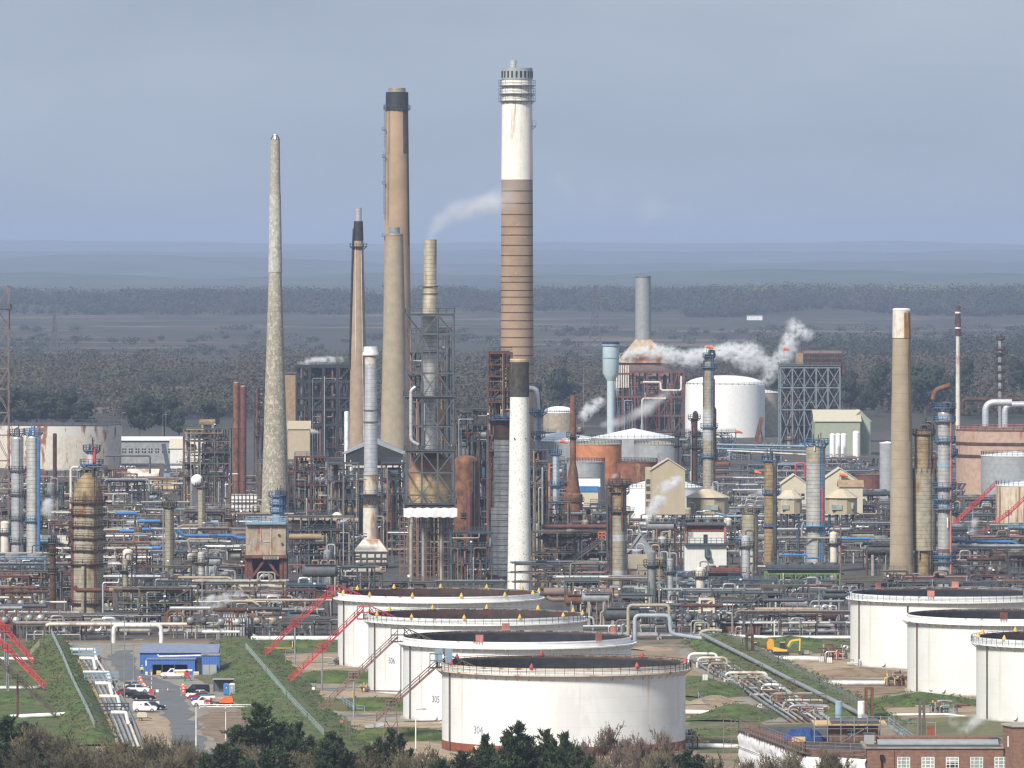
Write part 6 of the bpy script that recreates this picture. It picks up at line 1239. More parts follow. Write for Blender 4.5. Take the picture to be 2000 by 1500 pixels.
def ridge(pts, h, hw, name='embankment', mat='grass', seed=0):
    P = [Vector((*at(*p), 0)) for p in pts]; q = [P[0]]
    for a, b in zip(P, P[1:]):
        n = max(2, int((b - a).length / 4)); q += [a.lerp(b, i / n) for i in range(1, n + 1)]
    prof = [(-1, 0), (-.7, .38), (-.4, .78), (-.22, 1), (.22, 1), (.4, .78), (.7, .38), (1, 0)]; m = MB(); k = len(prof); nq = len(q)
    for i, p in enumerate(q):
        d = (q[min(i + 1, nq - 1)] - q[max(0, i - 1)]).normalized(); s = Vector((-d.y, d.x, 0)); e = min(1, .15 + i / 3, .15 + (nq - 1 - i) / 3)
        for o, z in prof:
            v = p + s * o * hw * (1 + .12 * mnoise.noise(p / 9 + Vector((o, 0, seed)))); m.v.append((v.x, v.y, max(-.05, z * h * e * (1 + .16 * mnoise.noise(v / 6)) - (.05 if z == 0 else 0))))
    for i in range(nq - 1):
        for j in range(k - 1): a = i * k + j; m.f.append((a, a + 1, a + k + 1, a + k))
    if mat == 'grass': TUFT.extend(Vector(m.v[i * k + j]).lerp(Vector(m.v[(i + 1) * k + j + 1]), rnd.random()) for i in range(nq - 1) for j in range(k - 1) for _ in range(2))
    o = m.build(name, mat); o['kind'] = 'structure'
    if sum(p.normal.z for p in o.data.polygons) < 0: o.data.flip_normals()
    return o
M('railgrey', (.26, .33, .33), .6)
def fence(pts, z, label, mat='railgrey', h=1.1, step=2.5, t=.07, cat='handrail', name='handrail'):
    P = [Vector((*at(*p), z)) for p in pts]; c = P[0].copy(); r = thing(name, label, cat, c.x, c.y, 0); q = [p - Vector((c.x, c.y, 0)) for p in P]; m = MB(); b = MB()
    for a, e in zip(q, q[1:]):
        for hh in (h, h * .5): b.bar(a + Vector((0, 0, hh)), e + Vector((0, 0, hh)), t)
        n = max(1, int((e - a).length / step))
        for i in range(n + 1): p = a.lerp(e, i / n); m.bar(p, p + Vector((0, 0, h)), t)
    m.build('posts', mat, r, False); b.build('rails', mat, r, False)
ridge([(60, 1259), (100, 1262), (122, 1310), (142, 1360), (166, 1410), (190, 1458)], 2.6, 4.6); fence([(100, 1262), (122, 1310), (142, 1360), (166, 1410), (184, 1450)], 2.6, 'pale blue handrail down the crest of the outer grass bund', step=3)
ridge([(-40, 1262), (100, 1263)], 1.8, 8, seed=1); ridge([(-40, 1322), (125, 1318)], 1.8, 9, seed=2); ridge([(-40, 1374), (145, 1368)], 1.9, 9, seed=3)
ridge([(452, 1262), (486, 1298), (520, 1338), (560, 1388), (600, 1432), (650, 1482)], 2.5, 9, seed=4); fence([(480, 1290), (520, 1338), (560, 1388), (600, 1432), (632, 1466)], 2.5, 'pale green handrail down the crest of the grass bund by the fir trees', 'railgrey', step=2.6)
ridge([(470, 1264), (700, 1262)], 1.6, 6, seed=5); ridge([(548, 1326), (600, 1330), (700, 1331), (830, 1331)], 2.0, 7, seed=6); ridge([(596, 1382), (650, 1384), (760, 1385), (900, 1384)], 2.0, 7, seed=7); ridge([(664, 1440), (720, 1443), (800, 1443), (950, 1443)], 2.0, 7, seed=8)
ridge([(1400, 1252), (1450, 1284), (1520, 1322), (1600, 1364), (1700, 1418)], 2.2, 8, seed=9); fence([(1424, 1262), (1450, 1278), (1520, 1316), (1600, 1358), (1690, 1406)], 2.2, 'grey handrail along the grass bund by the pipe trench', 'grey', step=2)
ridge([(1430, 1260), (1662, 1258)], 1.7, 6, seed=10); ridge([(1560, 1318), (1680, 1320), (1800, 1318)], 1.7, 7, 'embankment', 'mud', 11); ridge([(1660, 1376), (1760, 1377), (1930, 1374)], 2.2, 8, seed=12)
ridge([(1330, 1362), (1380, 1358), (1424, 1346)], 2.4, 9, seed=13); ridge([(1400, 1410), (1440, 1400), (1478, 1392)], 2.4, 8, seed=14); ridge([(1330, 1434), (1450, 1430)], 1.5, 7, seed=15); ridge([(1370, 1378), (1400, 1370), (1430, 1372)], 1.5, 5, 'embankment', 'sand', 16); ridge([(1240, 1270), (1290, 1268)], 1.6, 5, 'embankment', 'sand', 17)
fence([(1360, 1352), (1366, 1372), (1384, 1384)], .3, 'short leaning handrail by tank 304', 'grey'); fence([(60, 1290), (78, 1270), (100, 1270), (124, 1288)], 1.2, 'cream handrail of steps over the outer grass bund', 'cream'); fence([(115, 1346), (134, 1330), (150, 1346)], 1.4, 'cream handrail of lower steps over the outer grass bund', 'cream'); fence([(146, 1400), (160, 1392), (178, 1402)], 1.4, 'cream handrail of lowest steps over the outer grass bund', 'cream')
fence([(660, 1380), (694, 1402), (712, 1404)], 1.2, 'pale handrail of steps beside the brown stair bridge', 'lblue'); fence([(446, 1276), (500, 1276), (571, 1276), (571, 1252)], 1.0, 'thin yellow pipe rail behind the upper red stair', 'yellow', .2, 9, .2, 'pipe', 'pipe'); fence([(614, 1383), (688, 1383), (688, 1360)], .8, 'thin yellow pipe rail before tank 306', 'yellow', .2, 9, .2, 'pipe', 'pipe')
fence([(390, 1386), (490, 1386)], .2, 'low white barrier rail edging the brown yard', 'white', .7, 4, .16, 'barrier', 'barrier'); fence([(-20, 1356), (120, 1354)], .3, 'thin grey handrail across the outer grass field', 'steel'); fence([(745, 1468), (700, 1470)], .3, 'short rail at the foot of the trestle', 'steel')
for lab, pts, g, rp in [('white ground pipe below the upper red stair', [(-20, 1286), (66, 1287)], 1290, 3.2), ('white ground pipe below the lower red stair', [(-20, 1343), (70, 1343), (84, 1338)], 1346, 3.4), ('white ground pipe at the bottom of the outer grass field', [(20, 1400), (145, 1394)], 1402, 4.4),
                        ('thick white ground pipe beside the yellow excavator', [(1478, 1285), (1608, 1287)], 1290, 5), ('thick white ground pipe above the orange soil', [(1595, 1334), (1728, 1334)], 1339, 5), ('white ground pipe between tank 304 and the dirt track', [(1338, 1391), (1404, 1392)], 1397, 5), ('long white ground pipe behind the wrapped scaffold', [(1338, 1456), (1470, 1458)], 1462, 5), ('white ground pipe into the steaming corner', [(1745, 1396), (1850, 1395), (1900, 1402)], 1399, 2.2), ('brown thin pipe linking tanks 304 and 305', [(867, 1320), (867, 1400), (862, 1408), (790, 1409)], 1450, 1.3), ('grey thin pipe climbing tank 306', [(783, 1250), (783, 1350), (720, 1349)], 1388, 1.2)]:
    vduct(lab, pts, g, rp, 'white' if 'white' in lab else 'osteel', 'pipe', 10, 0, 'pipe')
def gpipe(label, pts, r, mat, z=.6):   # pipe lying on the ground plane, points are px, ground row, extra height
    P = [Vector((*at(p[0], p[1]), z + (p[2] if len(p) > 2 else 0))) for p in pts]; c = P[0].copy(); o = thing('pipe', label, 'pipe', c.x, c.y, 0); MB().tube(fillet([p - Vector((c.x, c.y, 0)) for p in P], 1.2, 4), r, 10).build('barrel', mat, o); return o
gpipe('long pale grey pipe slanting down the grass bund to the trench', [(1372, 1262, 1.6), (1384, 1268, 1.6), (1450, 1302, 1.6), (1540, 1350, 1.6), (1690, 1426, 1.6)], .42, 'grey', .8)
for i, (off, mt, rr_) in enumerate(((0, 'grey', .24), (14, 'silver', .2), (26, 'insul', .22), (38, 'steel', .32), (52, 'oldwhite', .18), (64, 'grey', .26), (78, 'silver', .36))):
    gpipe('trench pipe %s, %s, running down to the wrapped building' % (['nearest the dirt track', 'second from the track', 'third from the track', 'in the middle', 'third from the bund', 'second from the bund', 'nearest the bund'][i], CNAME.get(mt, mt)), [(1346 + off, 1290), (1400 + off, 1325), (1400 + off, 1325, .8), (1440 + off, 1350, .8), (1500 + off, 1386, .2), (1540 + off, 1412, .2)], rr_, mt)
for i, (x0, x1, g, mt) in enumerate(((1345, 1400, 1296, 'white'), (1362, 1420, 1304, 'oldwhite'), (1384, 1418, 1316, 'insul'), (1416, 1498, 1334, 'oldwhite'), (1422, 1496, 1342, 'insul'), (1488, 1524, 1358, 'white'), (1505, 1600, 1376, 'insul'), (1530, 1610, 1390, 'oldwhite'), (1540, 1620, 1400, 'grey'))):
    gpipe('%s cross pipe over the trench, %s from the excavators' % (CNAME.get(mt, mt), ['first', 'second', 'third', 'fourth', 'fifth', 'sixth', 'seventh', 'eighth', 'ninth'][i]), [(x0, g, -1.2), (x0, g, 1.4), (x1, g, 1.4), (x1, g, -.6)], .27, mt, .6)
for i, (px, g) in enumerate(((1440, 1330), (1500, 1362), (1560, 1392))):
    x, y = at(px, g); r = thing('pipe_bridge', ['footbridge over the pipe trench nearest the excavators', 'middle footbridge over the pipe trench', 'footbridge over the pipe trench nearest the brick building'][i], 'footbridge', x, y); m = MB().box(-5, 0, 2, 5, 1.2, 2.15); m.rail([(-5, 0, 2.15), (5, 0, 2.15)], 1.1, 1.4).rail([(-5, 1.2, 2.15), (5, 1.2, 2.15)], 1.1, 1.4); m.build('deck', 'osteel', r, False); MB().bar((-4.6, .6, 0), (-4.6, .6, 2), .25).bar((4.6, .6, 0), (4.6, .6, 2), .25).build('legs', 'osteel', r, False)
manifold(1420, 1322, 50, 'small tangle of pipes near the excavators in the trench', 'grey', 1.8); manifold(1505, 1366, 50, 'small tangle of pipes at the middle footbridge', 'grey', 2); manifold(1390, 1306, 46, 'low valve cluster at the head of the trench', 'grey', 1.6); manifold(1460, 1345, 60, 'tangle of valves in the trench, upper', 'grey', 2.4); manifold(1545, 1378, 60, 'tangle of valves in the trench, lower', 'grey', 2.2); manifold(1590, 1402, 60, 'tangle of valves by the wrapped building', 'grey', 2)
Cq = [(v.x + rnd.gauss(0, .9), v.y + rnd.gauss(0, .9), v.z + .05) for v in TUFT]; Qq = [(rnd.uniform(.4, 1.6), rnd.uniform(.4, 1.6), rnd.uniform(.06, .2)) for _ in Cq]
tag(leafmesh('grass_tufts', Cq, Qq, 12, .24, 'grass', bias=.6), 'long grass tufts on the tank bunds', 'grass', kind='stuff')
# trench of pipes beside the parked cars
for i, (o, mt, rr_) in enumerate(((0, 'tan', .34), (11, 'silver', .2), (20, 'grey', .26), (29, 'silver', .2), (38, 'oldwhite', .24), (47, 'grey', .2))):
    gpipe('long pipe in the trench by the cars, %s' % ['brown and outermost', 'silver, next to the brown one', 'grey, third from the bund', 'silver, fourth from the bund', 'off white, fifth from the bund', 'grey, nearest the car park'][i], [(152 + o, 1294), (166 + o, 1316), (184 + o, 1352), (200 + o, 1384), (216 + o, 1420), (232 + o, 1462)], rr_, mt, .5)
for i, (x0, x1, g) in enumerate(((137, 184, 1284), (155, 182, 1302), (162, 212, 1330), (186, 214, 1352), (194, 230, 1378), (217, 246, 1410))):
    gpipe('white bent pipe across the trench by the cars, %s' % ['first and farthest', 'second', 'third', 'fourth', 'fifth', 'sixth and nearest'][i], [(x0, g, 1), (x1, g, 1), (x1 + 4, g + 12, .3)], .34, 'white', .7)
for px, g, w_, mt, lb in ((198, 1344, 66, 'lblue', 'pale green footbridge over the trench by the cars'), (216, 1406, 70, 'bsteel', 'bright blue footbridge over the trench by the cars'), (168, 1293, 56, 'lblue', 'pale footbridge at the head of the trench by the cars')):
    x, y = at(px, g); w = w_ * y / F / 2; r = thing('pipe_bridge', lb, 'footbridge', x, y); m = MB().box(-w, 0, 1.5, w, 1.4, 1.75); m.rail([(-w, 0, 1.75), (w, 0, 1.75)], 1.15, 1.2, .13).rail([(-w, 1.4, 1.75), (w, 1.4, 1.75)], 1.15, 1.2, .13); m.build('deck', mt, r, False); MB().bar((-w + .3, .7, 0), (-w + .3, .7, 1.5), .25).bar((w - .3, .7, 0), (w - .3, .7, 1.5), .25).build('legs', mt, r, False)
# ---------------------------------------------------------------- blue cabin
Y = dep(1318); s = Y / F; Z = lambda v, d=0: zat(v, Y + d)
r = thing('blue_cabin', 'bright blue ribbed workshop cabin with a dark open bay', 'workshop', xat(350, Y), Y); X = lambda p: (p - 350) * s
MB().hexa([(X(271), 4, 0), (X(424), 4, 0), (X(424), 13, 0), (X(271), 13, 0)], [(X(271), 4, Z(1275, 4)), (X(424), 4, Z(1275, 4)), (X(424), 13, Z(1260, 13) - .1), (X(271), 13, Z(1260, 13) - .1)]).build('wall', 'cladblue', r, False)
M('blueroof', (.2, .24, .34), .5, var=.1, vband=(1.4, .1, (.13, .16, .24), 'lin'), rust=((.2, .19, .18), .6, .12, .3, 1), orand=0)
MB().hexa([(X(269), 3.6, Z(1275, 4)), (X(426), 3.6, Z(1275, 4)), (X(424), 13.4, Z(1260, 13)), (X(271), 13.4, Z(1260, 13))], [(X(269), 3.6, Z(1273, 4)), (X(426), 3.6, Z(1273, 4)), (X(424), 13.4, Z(1258, 13)), (X(271), 13.4, Z(1258, 13))]).build('roof', 'blueroof', r, False)
zt = Z(1288); m = MB().box(X(287), 0, 0, X(298), 3.95, zt).box(X(298), 0, Z(1298), X(366), 3.95, zt).box(X(366), 0, 0, X(381), 3.95, zt); m.build('front_bay', 'cladblue', r, False); MB().box(X(298), 3.6, 0, X(366), 3.9, Z(1298)).build('bay_back', 'dark', r, False); MB().box(X(286), -.2, zt, X(382), 3.9, zt + .15).build('bay_roof', 'blueroof', r, False)
MB().box(X(394), -.4, 0, X(429), 3.95, Z(1280)).build('annexe', 'cladblue', r, False); MB().box(X(392), -.6, Z(1280), X(430), 3.9, Z(1278)).build('annexe_roof', 'conc', r, False); MB().box(X(383), .5, 0, X(393), 3.9, Z(1286)).build('doorway', 'dark', r, False)
MB().tube(fillet([(X(307), 2, Z(1279)), (X(309), 2, zt + .5), (X(392), 2, zt + .7)], .4), .16, 8).build('flue_pipe', 'white', r); MB().box(X(284), -.1, Z(1300), X(287), .05, Z(1290)).build('sign', 'white', r, False)
for dx in (316, 340): MB().box(X(dx), 0, 0, X(dx) + .15, .2, Z(1298)).build('bay_post', 'steel', r, False)
r = thing('cabinet', 'pale grey metal cabinet against the blue annexe', 'cabinet', X(410) + xat(350, Y), Y - 1.3); MB().box(-13.5 * s, 0, .1, 13.5 * s, .8, 2.05).build('box', 'greytank', r, False); MB().box(-.03, -.02, .15, .03, 0, 2).build('seam', 'dsteel', r, False)
for px, w, h, mt, lb in ((310, .9, .9, 'plank', 'wooden crate in the mouth of the blue bay'), (295, .5, 1.1, 'tan', 'upright cardboard box at the corner of the blue bay'), (286, .45, .7, 'white', 'small white drum at the corner of the blue cabin'), (383, 1.1, .7, 'oldwhite', 'heap of pale sacks behind the pickup')):
    x, y = at(px, 1319); r = thing('crate', lb, 'crate', x, y); MB().box(-w / 2, 0, .1, w / 2, w, h).build('box', mt, r, False); MB().box(-w / 2 - .03, -.03, h * .45, w / 2 + .03, w + .03, h * .55).box(-w / 2, 0, 0, -w / 2 + .1, w, .1).box(w / 2 - .1, 0, 0, w / 2, w, .1).build('battens', 'plank', r, False)
# ---------------------------------------------------------------- vehicles
def wheels(r, xs, hw, rad, tw=.2):
    for x in xs:
        for sd in (-1, 1):
            t = MB().tube([(0, -tw / 2, 0), (0, tw / 2, 0)], rad, 18).build('wheel', 'tyre', r); t.location = (x, sd * (hw - tw / 2), rad); h = MB().tube([(0, -tw / 2 - .015, 0), (0, tw / 2 + .015, 0)], rad * .6, 12).build('rim', 'rim', t)
def prism(m, poly, hw, inset=None):   # side outline (x, z) pulled across the width
    n = len(poly); hi = inset or [hw] * n; m.add([(x, -hi[i], z) for i, (x, z) in enumerate(poly)] + [(x, hi[i], z) for i, (x, z) in enumerate(poly)], [tuple(range(n - 1, -1, -1)) if False else tuple(range(n)), tuple(range(2 * n - 1, n - 1, -1))] + [(i, i + n, (i + 1) % n + n, (i + 1) % n) for i in range(n)]); return m
def car(px, g, mat, label, kind='car', rot=0, group=None):
    x, y = at(px, g); r = thing({'van': 'panel_van', 'pickup': 'pickup_truck', 'car': 'parked_car', 'suv': 'parked_car', 'bigvan': 'panel_van'}[kind], label, {'van': 'van', 'bigvan': 'van', 'pickup': 'pickup'}.get(kind, 'car'), x, y, .08, group or 'vehicles in the car park', R(rot))
    if kind in ('car', 'suv'):
        k = 1.12 if kind == 'suv' else 1; body = [(-2.1, .35), (-1.75, .28), (1.8, .28), (2.12, .38), (2.15, .66 * k), (1.95, .82 * k), (1.0, .95 * k), (-1.95, .98 * k), (-2.15, .8 * k)]; hw = .88
        cab = [(1.05, .95 * k), (.3, 1.44 * k), (-1.25, 1.46 * k), (-1.95, .98 * k)]
    elif kind == 'van':
        body = [(-2.15, .4), (1.9, .3), (2.2, .45), (2.2, .8), (1.95, 1.02), (1.25, 1.12), (-2.2, 1.15)]; hw = .9; cab = [(1.3, 1.1), (.65, 1.72), (.2, 1.84), (-2.1, 1.84), (-2.2, 1.14)]
    elif kind == 'bigvan':
        body = [(-2.4, .4), (2.1, .32), (2.45, .5), (2.45, .85), (2.2, 1.08), (1.5, 1.2), (-2.45, 1.2)]; hw = .95; cab = [(1.55, 1.18), (.85, 1.86), (.3, 1.97), (-2.35, 1.97), (-2.45, 1.2)]
    else:
        body = [(-2.6, .5), (2.3, .42), (2.6, .55), (2.6, .9), (2.4, 1.08), (1.4, 1.15), (-.1, 1.15), (-.15, .95), (-2.6, .95)]; hw = .92; cab = [(1.45, 1.13), (.8, 1.78), (-.05, 1.84), (-.1, 1.13)]
    prism(MB(), body, hw).build('body', mat, r)
    ins = [hw - .04, hw - .17, hw - .17, hw - .04] if len(cab) == 4 else [hw - .04, hw - .14, hw - .14, hw - .14, hw - .04]
    prism(MB(), cab, hw, ins).build('cabin', 'glass' if kind in ('car', 'suv') else mat, r)
    top = [c for c in cab if c[1] > 1.3]; x0, x1 = min(c[0] for c in top), max(c[0] for c in top); zt = max(c[1] for c in cab); MB().box(x0 - .05, -hw + .17, zt - .015, x1 + .02, hw - .17, zt + .03).build('roof', mat, r, False)
    if kind not in ('car', 'suv'):
        c0 = cab[0]; c1 = cab[1]; e = 1
        for sd in (-1, 1): MB().hexa([(c0[0] - .35, sd * (hw - .02), c0[1] + .08), (c0[0] - 1.35, sd * (hw - .02), c0[1] + .08), (c0[0] - 1.35, sd * (hw - .12), c1[1] - .02), (c1[0] - .28, sd * (hw - .12), c1[1] - .02)], [(c0[0] - .35, sd * (hw + .01), c0[1] + .08), (c0[0] - 1.35, sd * (hw + .01), c0[1] + .08), (c0[0] - 1.35, sd * (hw - .09), c1[1] - .02), (c1[0] - .28, sd * (hw - .09), c1[1] - .02)]).build('side_window', 'glass', r, False)
        MB().hexa([(c0[0] - .02, -hw + .12, c0[1] + .04), (c0[0] - .02, hw - .12, c0[1] + .04), (c1[0] + .04, hw - .22, c1[1] - .03), (c1[0] + .04, -hw + .22, c1[1] - .03)], [(c0[0] + .03, -hw + .12, c0[1] + .06), (c0[0] + .03, hw - .12, c0[1] + .06), (c1[0] + .09, hw - .22, c1[1] - .01), (c1[0] + .09, -hw + .22, c1[1] - .01)]).build('windscreen', 'glass', r, False)
    else:
        for xx in (-.35,):
            for sd in (-1, 1): MB().hexa([(xx, sd * (hw - .06), cab[0][1]), (xx - .12, sd * (hw - .06), cab[0][1]), (xx - .12, sd * (hw - .19), zt), (xx, sd * (hw - .19), zt)], [(xx, sd * (hw - .01), cab[0][1]), (xx - .12, sd * (hw - .01), cab[0][1]), (xx - .12, sd * (hw - .14), zt), (xx, sd * (hw - .14), zt)]).build('door_pillar', mat, r, False)
    L = body[3][0] if kind in ('car', 'suv') else max(b[0] for b in body); B = min(b[0] for b in body); zl = .68
    for sd in (-1, 1):
        MB().box(L - .12, sd * (hw - .3) - .16, zl, L + .04, sd * (hw - .3) + .16, zl + .14).build('headlight', 'white', r, False); MB().box(B - .03, sd * (hw - .2) - .1, .75, B + .06, sd * (hw - .2) + .1, .95).build('tail_light', 'red', r, False)
    MB().box(L - .25, -hw + .05, .3, L + .03, hw - .05, .48).box(B - .02, -hw + .05, .36, B + .2, hw - .05, .52).build('bumper', 'dark', r, False)
    wheels(r, (max(b[0] for b in body) - .85, B + .8), hw, .33 if kind in ('car', 'van') else .37); return r
for nm, c in (('car_white', (.8, .8, .8)), ('car_black', (.012, .013, .016)), ('car_grey', (.09, .1, .11)), ('car_blue', (.03, .12, .35)), ('car_red', (.3, .03, .04)), ('car_navy', (.015, .02, .035)), ('car_silver', (.45, .46, .48))): paint(nm, c, .25)
car(262, 1346, 'car_silver', 'silver car at the far end of the row, mostly hidden'); car(300, 1387, 'car_navy', 'dark blue car nosing out past the white van'); car(268, 1350, 'car_navy', 'dark blue car, farthest in the row beside the trench'); car(270, 1354, 'car_white', 'white car second in the row beside the trench', 'suv'); car(249, 1361, 'car_red', 'dark red car mostly hidden behind the black ones'); car(262, 1363, 'car_black', 'black estate car behind the nearer black one'); car(281, 1369, 'car_black', 'black hatchback with silver rims in front of the black estate', 'suv'); car(294, 1386, 'car_grey', 'dark grey hatchback half hidden by the white van')
car(283, 1391, 'car_white', 'small white panel van with a red spot on its side', 'van'); x, y = at(275, 1391)
r = [o for o in sc.objects if o.get('label', '').startswith('small white panel van')][0]; MB().tube([(-.7, -.93, 1.42), (-.7, -.86, 1.42)], .12, 12).build('red_emblem', 'red', r)
car(384, 1358, 'car_black', 'black van facing the road, farthest in its row', 'bigvan', 180); car(386, 1364, 'car_white', 'white car between the black van and the red roofed car', 'car', 180); car(390, 1368, 'car_red', 'red and pale car third from the black van', 'car', 180); car(396, 1373, 'car_blue', 'blue hatchback beside the white red van', 'car', 180); car(398, 1380, 'car_white', 'white van with red side panels by the orange lift', 'van', 180)
r = [o for o in sc.objects if o.get('label', '').startswith('white van with red side')][0]; MB().box(-1.6, .885, .75, -.3, .93, 1.3).build('red_panel', 'red', r, False)
car(340, 1325, 'car_white', 'white pickup with a pale load before the blue bay', 'pickup', 180, 'vehicles in the yard'); r = [o for o in sc.objects if o.get('label', '').startswith('white pickup')][0]; MB().box(-2.5, -.75, .96, -.3, .75, 1.3).build('load', 'plank', r, False); MB().tube([(-3.6, .5, 1.52), (.2, .5, 1.45)], .2, 8).build('carried_pipe', 'white', r); MB().bar((-2.5, -.9, 1.0), (-2.5, .9, 1.0), .08).bar((-2.4, -.85, .96), (-2.4, -.85, 1.4), .08).bar((-2.4, .85, .96), (-2.4, .85, 1.4), .08).build('load_frame', 'white', r, False)
x, y = at(365, 1330); r = thing('tripod_machine', 'red and dark work tripod beside the pickup', 'machine', x, y); m = MB()
for a in (0, 2.1, 4.2): m.bar((.9 * math.cos(a), .9 * math.sin(a), 0), (0, 0, 1.4), .12)
m.build('legs', 'dsteel', r, False); MB().box(-.5, -.4, .9, .5, .4, 1.7).build('engine', 'red', r, False); MB().lathe([(.3, 1.7), (.35, 2.0), (.1, 2.1)], 12).build('hopper', 'redbrown', r)
# orange boom lift
x, y = at(438, 1381); r = thing('boom_lift', 'orange boom lift with a cream folded boom', 'boom lift', x, y); prism(MB(), [(-.9, .8), (1.5, .8), (1.65, 1.3), (1.5, 1.9), (.2, 1.95), (-.5, 1.5), (-.9, 1.2)], .95).build('engine_hood', 'orange', r); MB().box(-1.5, -.8, .45, 1.6, .8, .8).build('chassis', 'dark', r, False); m = MB().bar((1.3, .3, 1.75), (-2.6, .3, 1.5), .3, .35).bar((-2.6, .3, 1.2), (.4, .3, 1.1), .28, .3); m.build('boom', 'cream', r, False); m = MB().box(-3.6, -.8, .5, -2.5, .8, .62); m.rail([(-3.6, -.8, .62), (-2.5, -.8, .62), (-2.5, .8, .62), (-3.6, .8, .62)], 1.1, .8, .08, True); m.build('basket', 'red', r, False); wheels(r, (-1.2, 1.25), 1.1, .45, .3)
# toilets, shelter, generator, barriers, cones, signs
for px, mt, lb in ((442, 'blue', 'blue portable toilet under the grey shelter roof'), (453, 'greytank', 'pale grey portable toilet beside the blue one')):
    x, y = at(px, 1359); r = thing('portable_toilet', lb, 'portable toilet', x, y); MB().box(-.55, 0, .1, .55, 1.1, 2.1).build('cabin', mt, r, False); MB().lathe([(.75, 2.1), (.7, 2.25), (.2, 2.38)], 4, (0, .55), a0=pi / 4).build('roof', 'white' if mt != 'blue' else 'blue', r, False); MB().box(-.36, -.04, .2, .36, -.003, 1.95).build('door', mt, r, False, None); MB().box(-.08, -.06, 1.4, .08, -.042, 1.6).build('sign', 'white', r, False)
x, y = at(437, 1354); r = thing('shelter', 'grey lean to shelter behind the portable toilets', 'shelter', x, y + 1); MB().box(-2.2, 0, 2.5, 1.9, 2.2, 2.65).build('roof', 'greytank', r, False); m = MB()
for xx in (-2, 1.8):
    for yy in (.1, 2): m.bar((xx, yy, 0), (xx, yy, 2.5), .12)
m.build('posts', 'steel', r, False); MB().box(-2, 2.05, .2, 1.8, 2.12, 2.4).build('back_panel', 'steel', r, False)
x, y = at(278, 1408); r = thing('generator', 'cream trailer generator standing on the sandy yard', 'generator', x, y); prism(MB(), [(-.9, .65), (.85, .65), (.9, 1.3), (.5, 1.55), (-.75, 1.55), (-.95, 1.3)], .55).build('canopy', 'cladcream', r); MB().box(-1, -.5, .5, 1, .5, .62).bar((1, 0, .55), (1.7, 0, .4), .1).build('trailer_frame', 'dark', r, False); wheels(r, (-.3,), .75, .3, .18)
for i, (px, g) in enumerate(((273, 1332), (275, 1338), (280, 1345), (283, 1350), (286, 1354), (357, 1347), (358, 1354), (358, 1360))):
    x, y = at(px, g); r = thing('road_barrier', 'orange and white road barrier in the line %s' % ('beside the dark blue parked car' if i < 5 else 'in front of the black van'), 'barrier', x, y, .08, 'road barriers ' + ('by the trench' if i < 5 else 'by the black van')); MB().box(-.45, -.03, .35, .45, .03, .65).box(-.45, -.03, .8, .45, .03, 1.05).build('boards', 'orange', r, False); MB().box(-.15, -.035, .8, .15, .035, 1.05).box(-.45, -.28, 0, -.38, .28, .08).box(.38, -.28, 0, .45, .28, .08).bar((-.41, 0, 0), (-.41, 0, 1.05), .06).bar((.41, 0, 0), (.41, 0, 1.05), .06).build('frame', 'white', r, False)
x, y = at(328, 1351); r = thing('traffic_cone', 'single orange and white traffic cone in the middle of the road', 'traffic cone', x, y, .08); MB().lathe([(.16, .04), (.03, .75)], 14).build('cone', 'orange', r); MB().lathe([(.118, .3), (.075, .52)], 14).build('band', 'white', r); MB().box(-.22, -.22, 0, .22, .22, .04).build('foot', 'dark', r, False)
x, y = at(296, 1357); r = thing('barrier_gate', 'raised white barrier arm on a red base at the road edge', 'barrier', x, y, .08); MB().bar((0, 0, .9), (0, 0, 4.2), .12).build('arm', 'white', r, False); MB().box(-.3, -.25, 0, .3, .25, 1).build('pedestal', 'red', r, False); m = MB()
for z in (1.6, 2.4, 3.2): m.box(-.065, -.065, z, .065, .065, z + .35)
m.build('red_stripes', 'red', r, False)
for px, g, lb in ((307, 1361, 'white sign on a red foot by the black hatchback'), (308, 1384, 'white sign on a post in front of the grey hatchback'), (851, 1361, 'white notice board on the dirt beside tank 306'), (1067, 1420, 'pink sign on the puddled track'), (575, 1340, 'small white board on a post at the dirt track')):
    if px == 851: px = 612; g = 1356
    if px == 1067: px = 667; g = 1422
    x, y = at(px, g); r = thing('sign', lb, 'sign', x, y, .08); MB().bar((0, 0, 0), (0, 0, 1.1), .08).build('post', 'grey', r, False); MB().box(-.28, -.05, .8, .28, -.005 - .04, 1.3).build('board', 'palered' if 'pink' in lb else 'white', r, False); MB().box(-.25, -.2, 0, .25, .2, .1).build('foot', 'red', r, False)
x, y = at(300, 1362); x1, _ = at(345, 1362)
o = MB().box(-2.2, -.06, 0, 2.2, .06, .004).build('road_marking', 'white', None, False); o.location = (*at(322, 1348), .078); o['kind'] = 'structure'; o['label'] = 'white stop line painted across the road'
# crane, excavator, dumper
x, y = at(328, 946); s = y / F; r = thing('mobile_crane', 'blue mobile crane with its jib raised near the office block', 'crane', x, y); MB().bar((4 * s, 0, 3), (-9 * s, 0, zat(867, y)), 1.5, 1.5).build('jib', 'bsteel', r, False); MB().box(-5, -1.3, 1, 5, 1.3, 2.2).build('carrier', 'blue', r, False); MB().box(-1.5, -1.3, 2.2, 2.5, 1.3, 4).build('cab', 'lblue', r, False); wheels(r, (-3.8, -2, 2, 3.8), 1.4, .65, .4)
x, y = at(1470, 866); s = y / F; r = thing('conveyor', 'rusty leaning conveyor tower before the clean white tank', 'conveyor', x, y); MB().bar((6 * s, 0, 0), (18 * s, 0, zat(815, y)), 2, 2.4).build('chute', 'rust', r, False); MB().bar((20 * s, 1, 0), (15 * s, 1, zat(830, y)), .5).bar((20 * s, -1, 0), (15 * s, -1, zat(830, y)), .5).build('legs', 'drust', r, False)
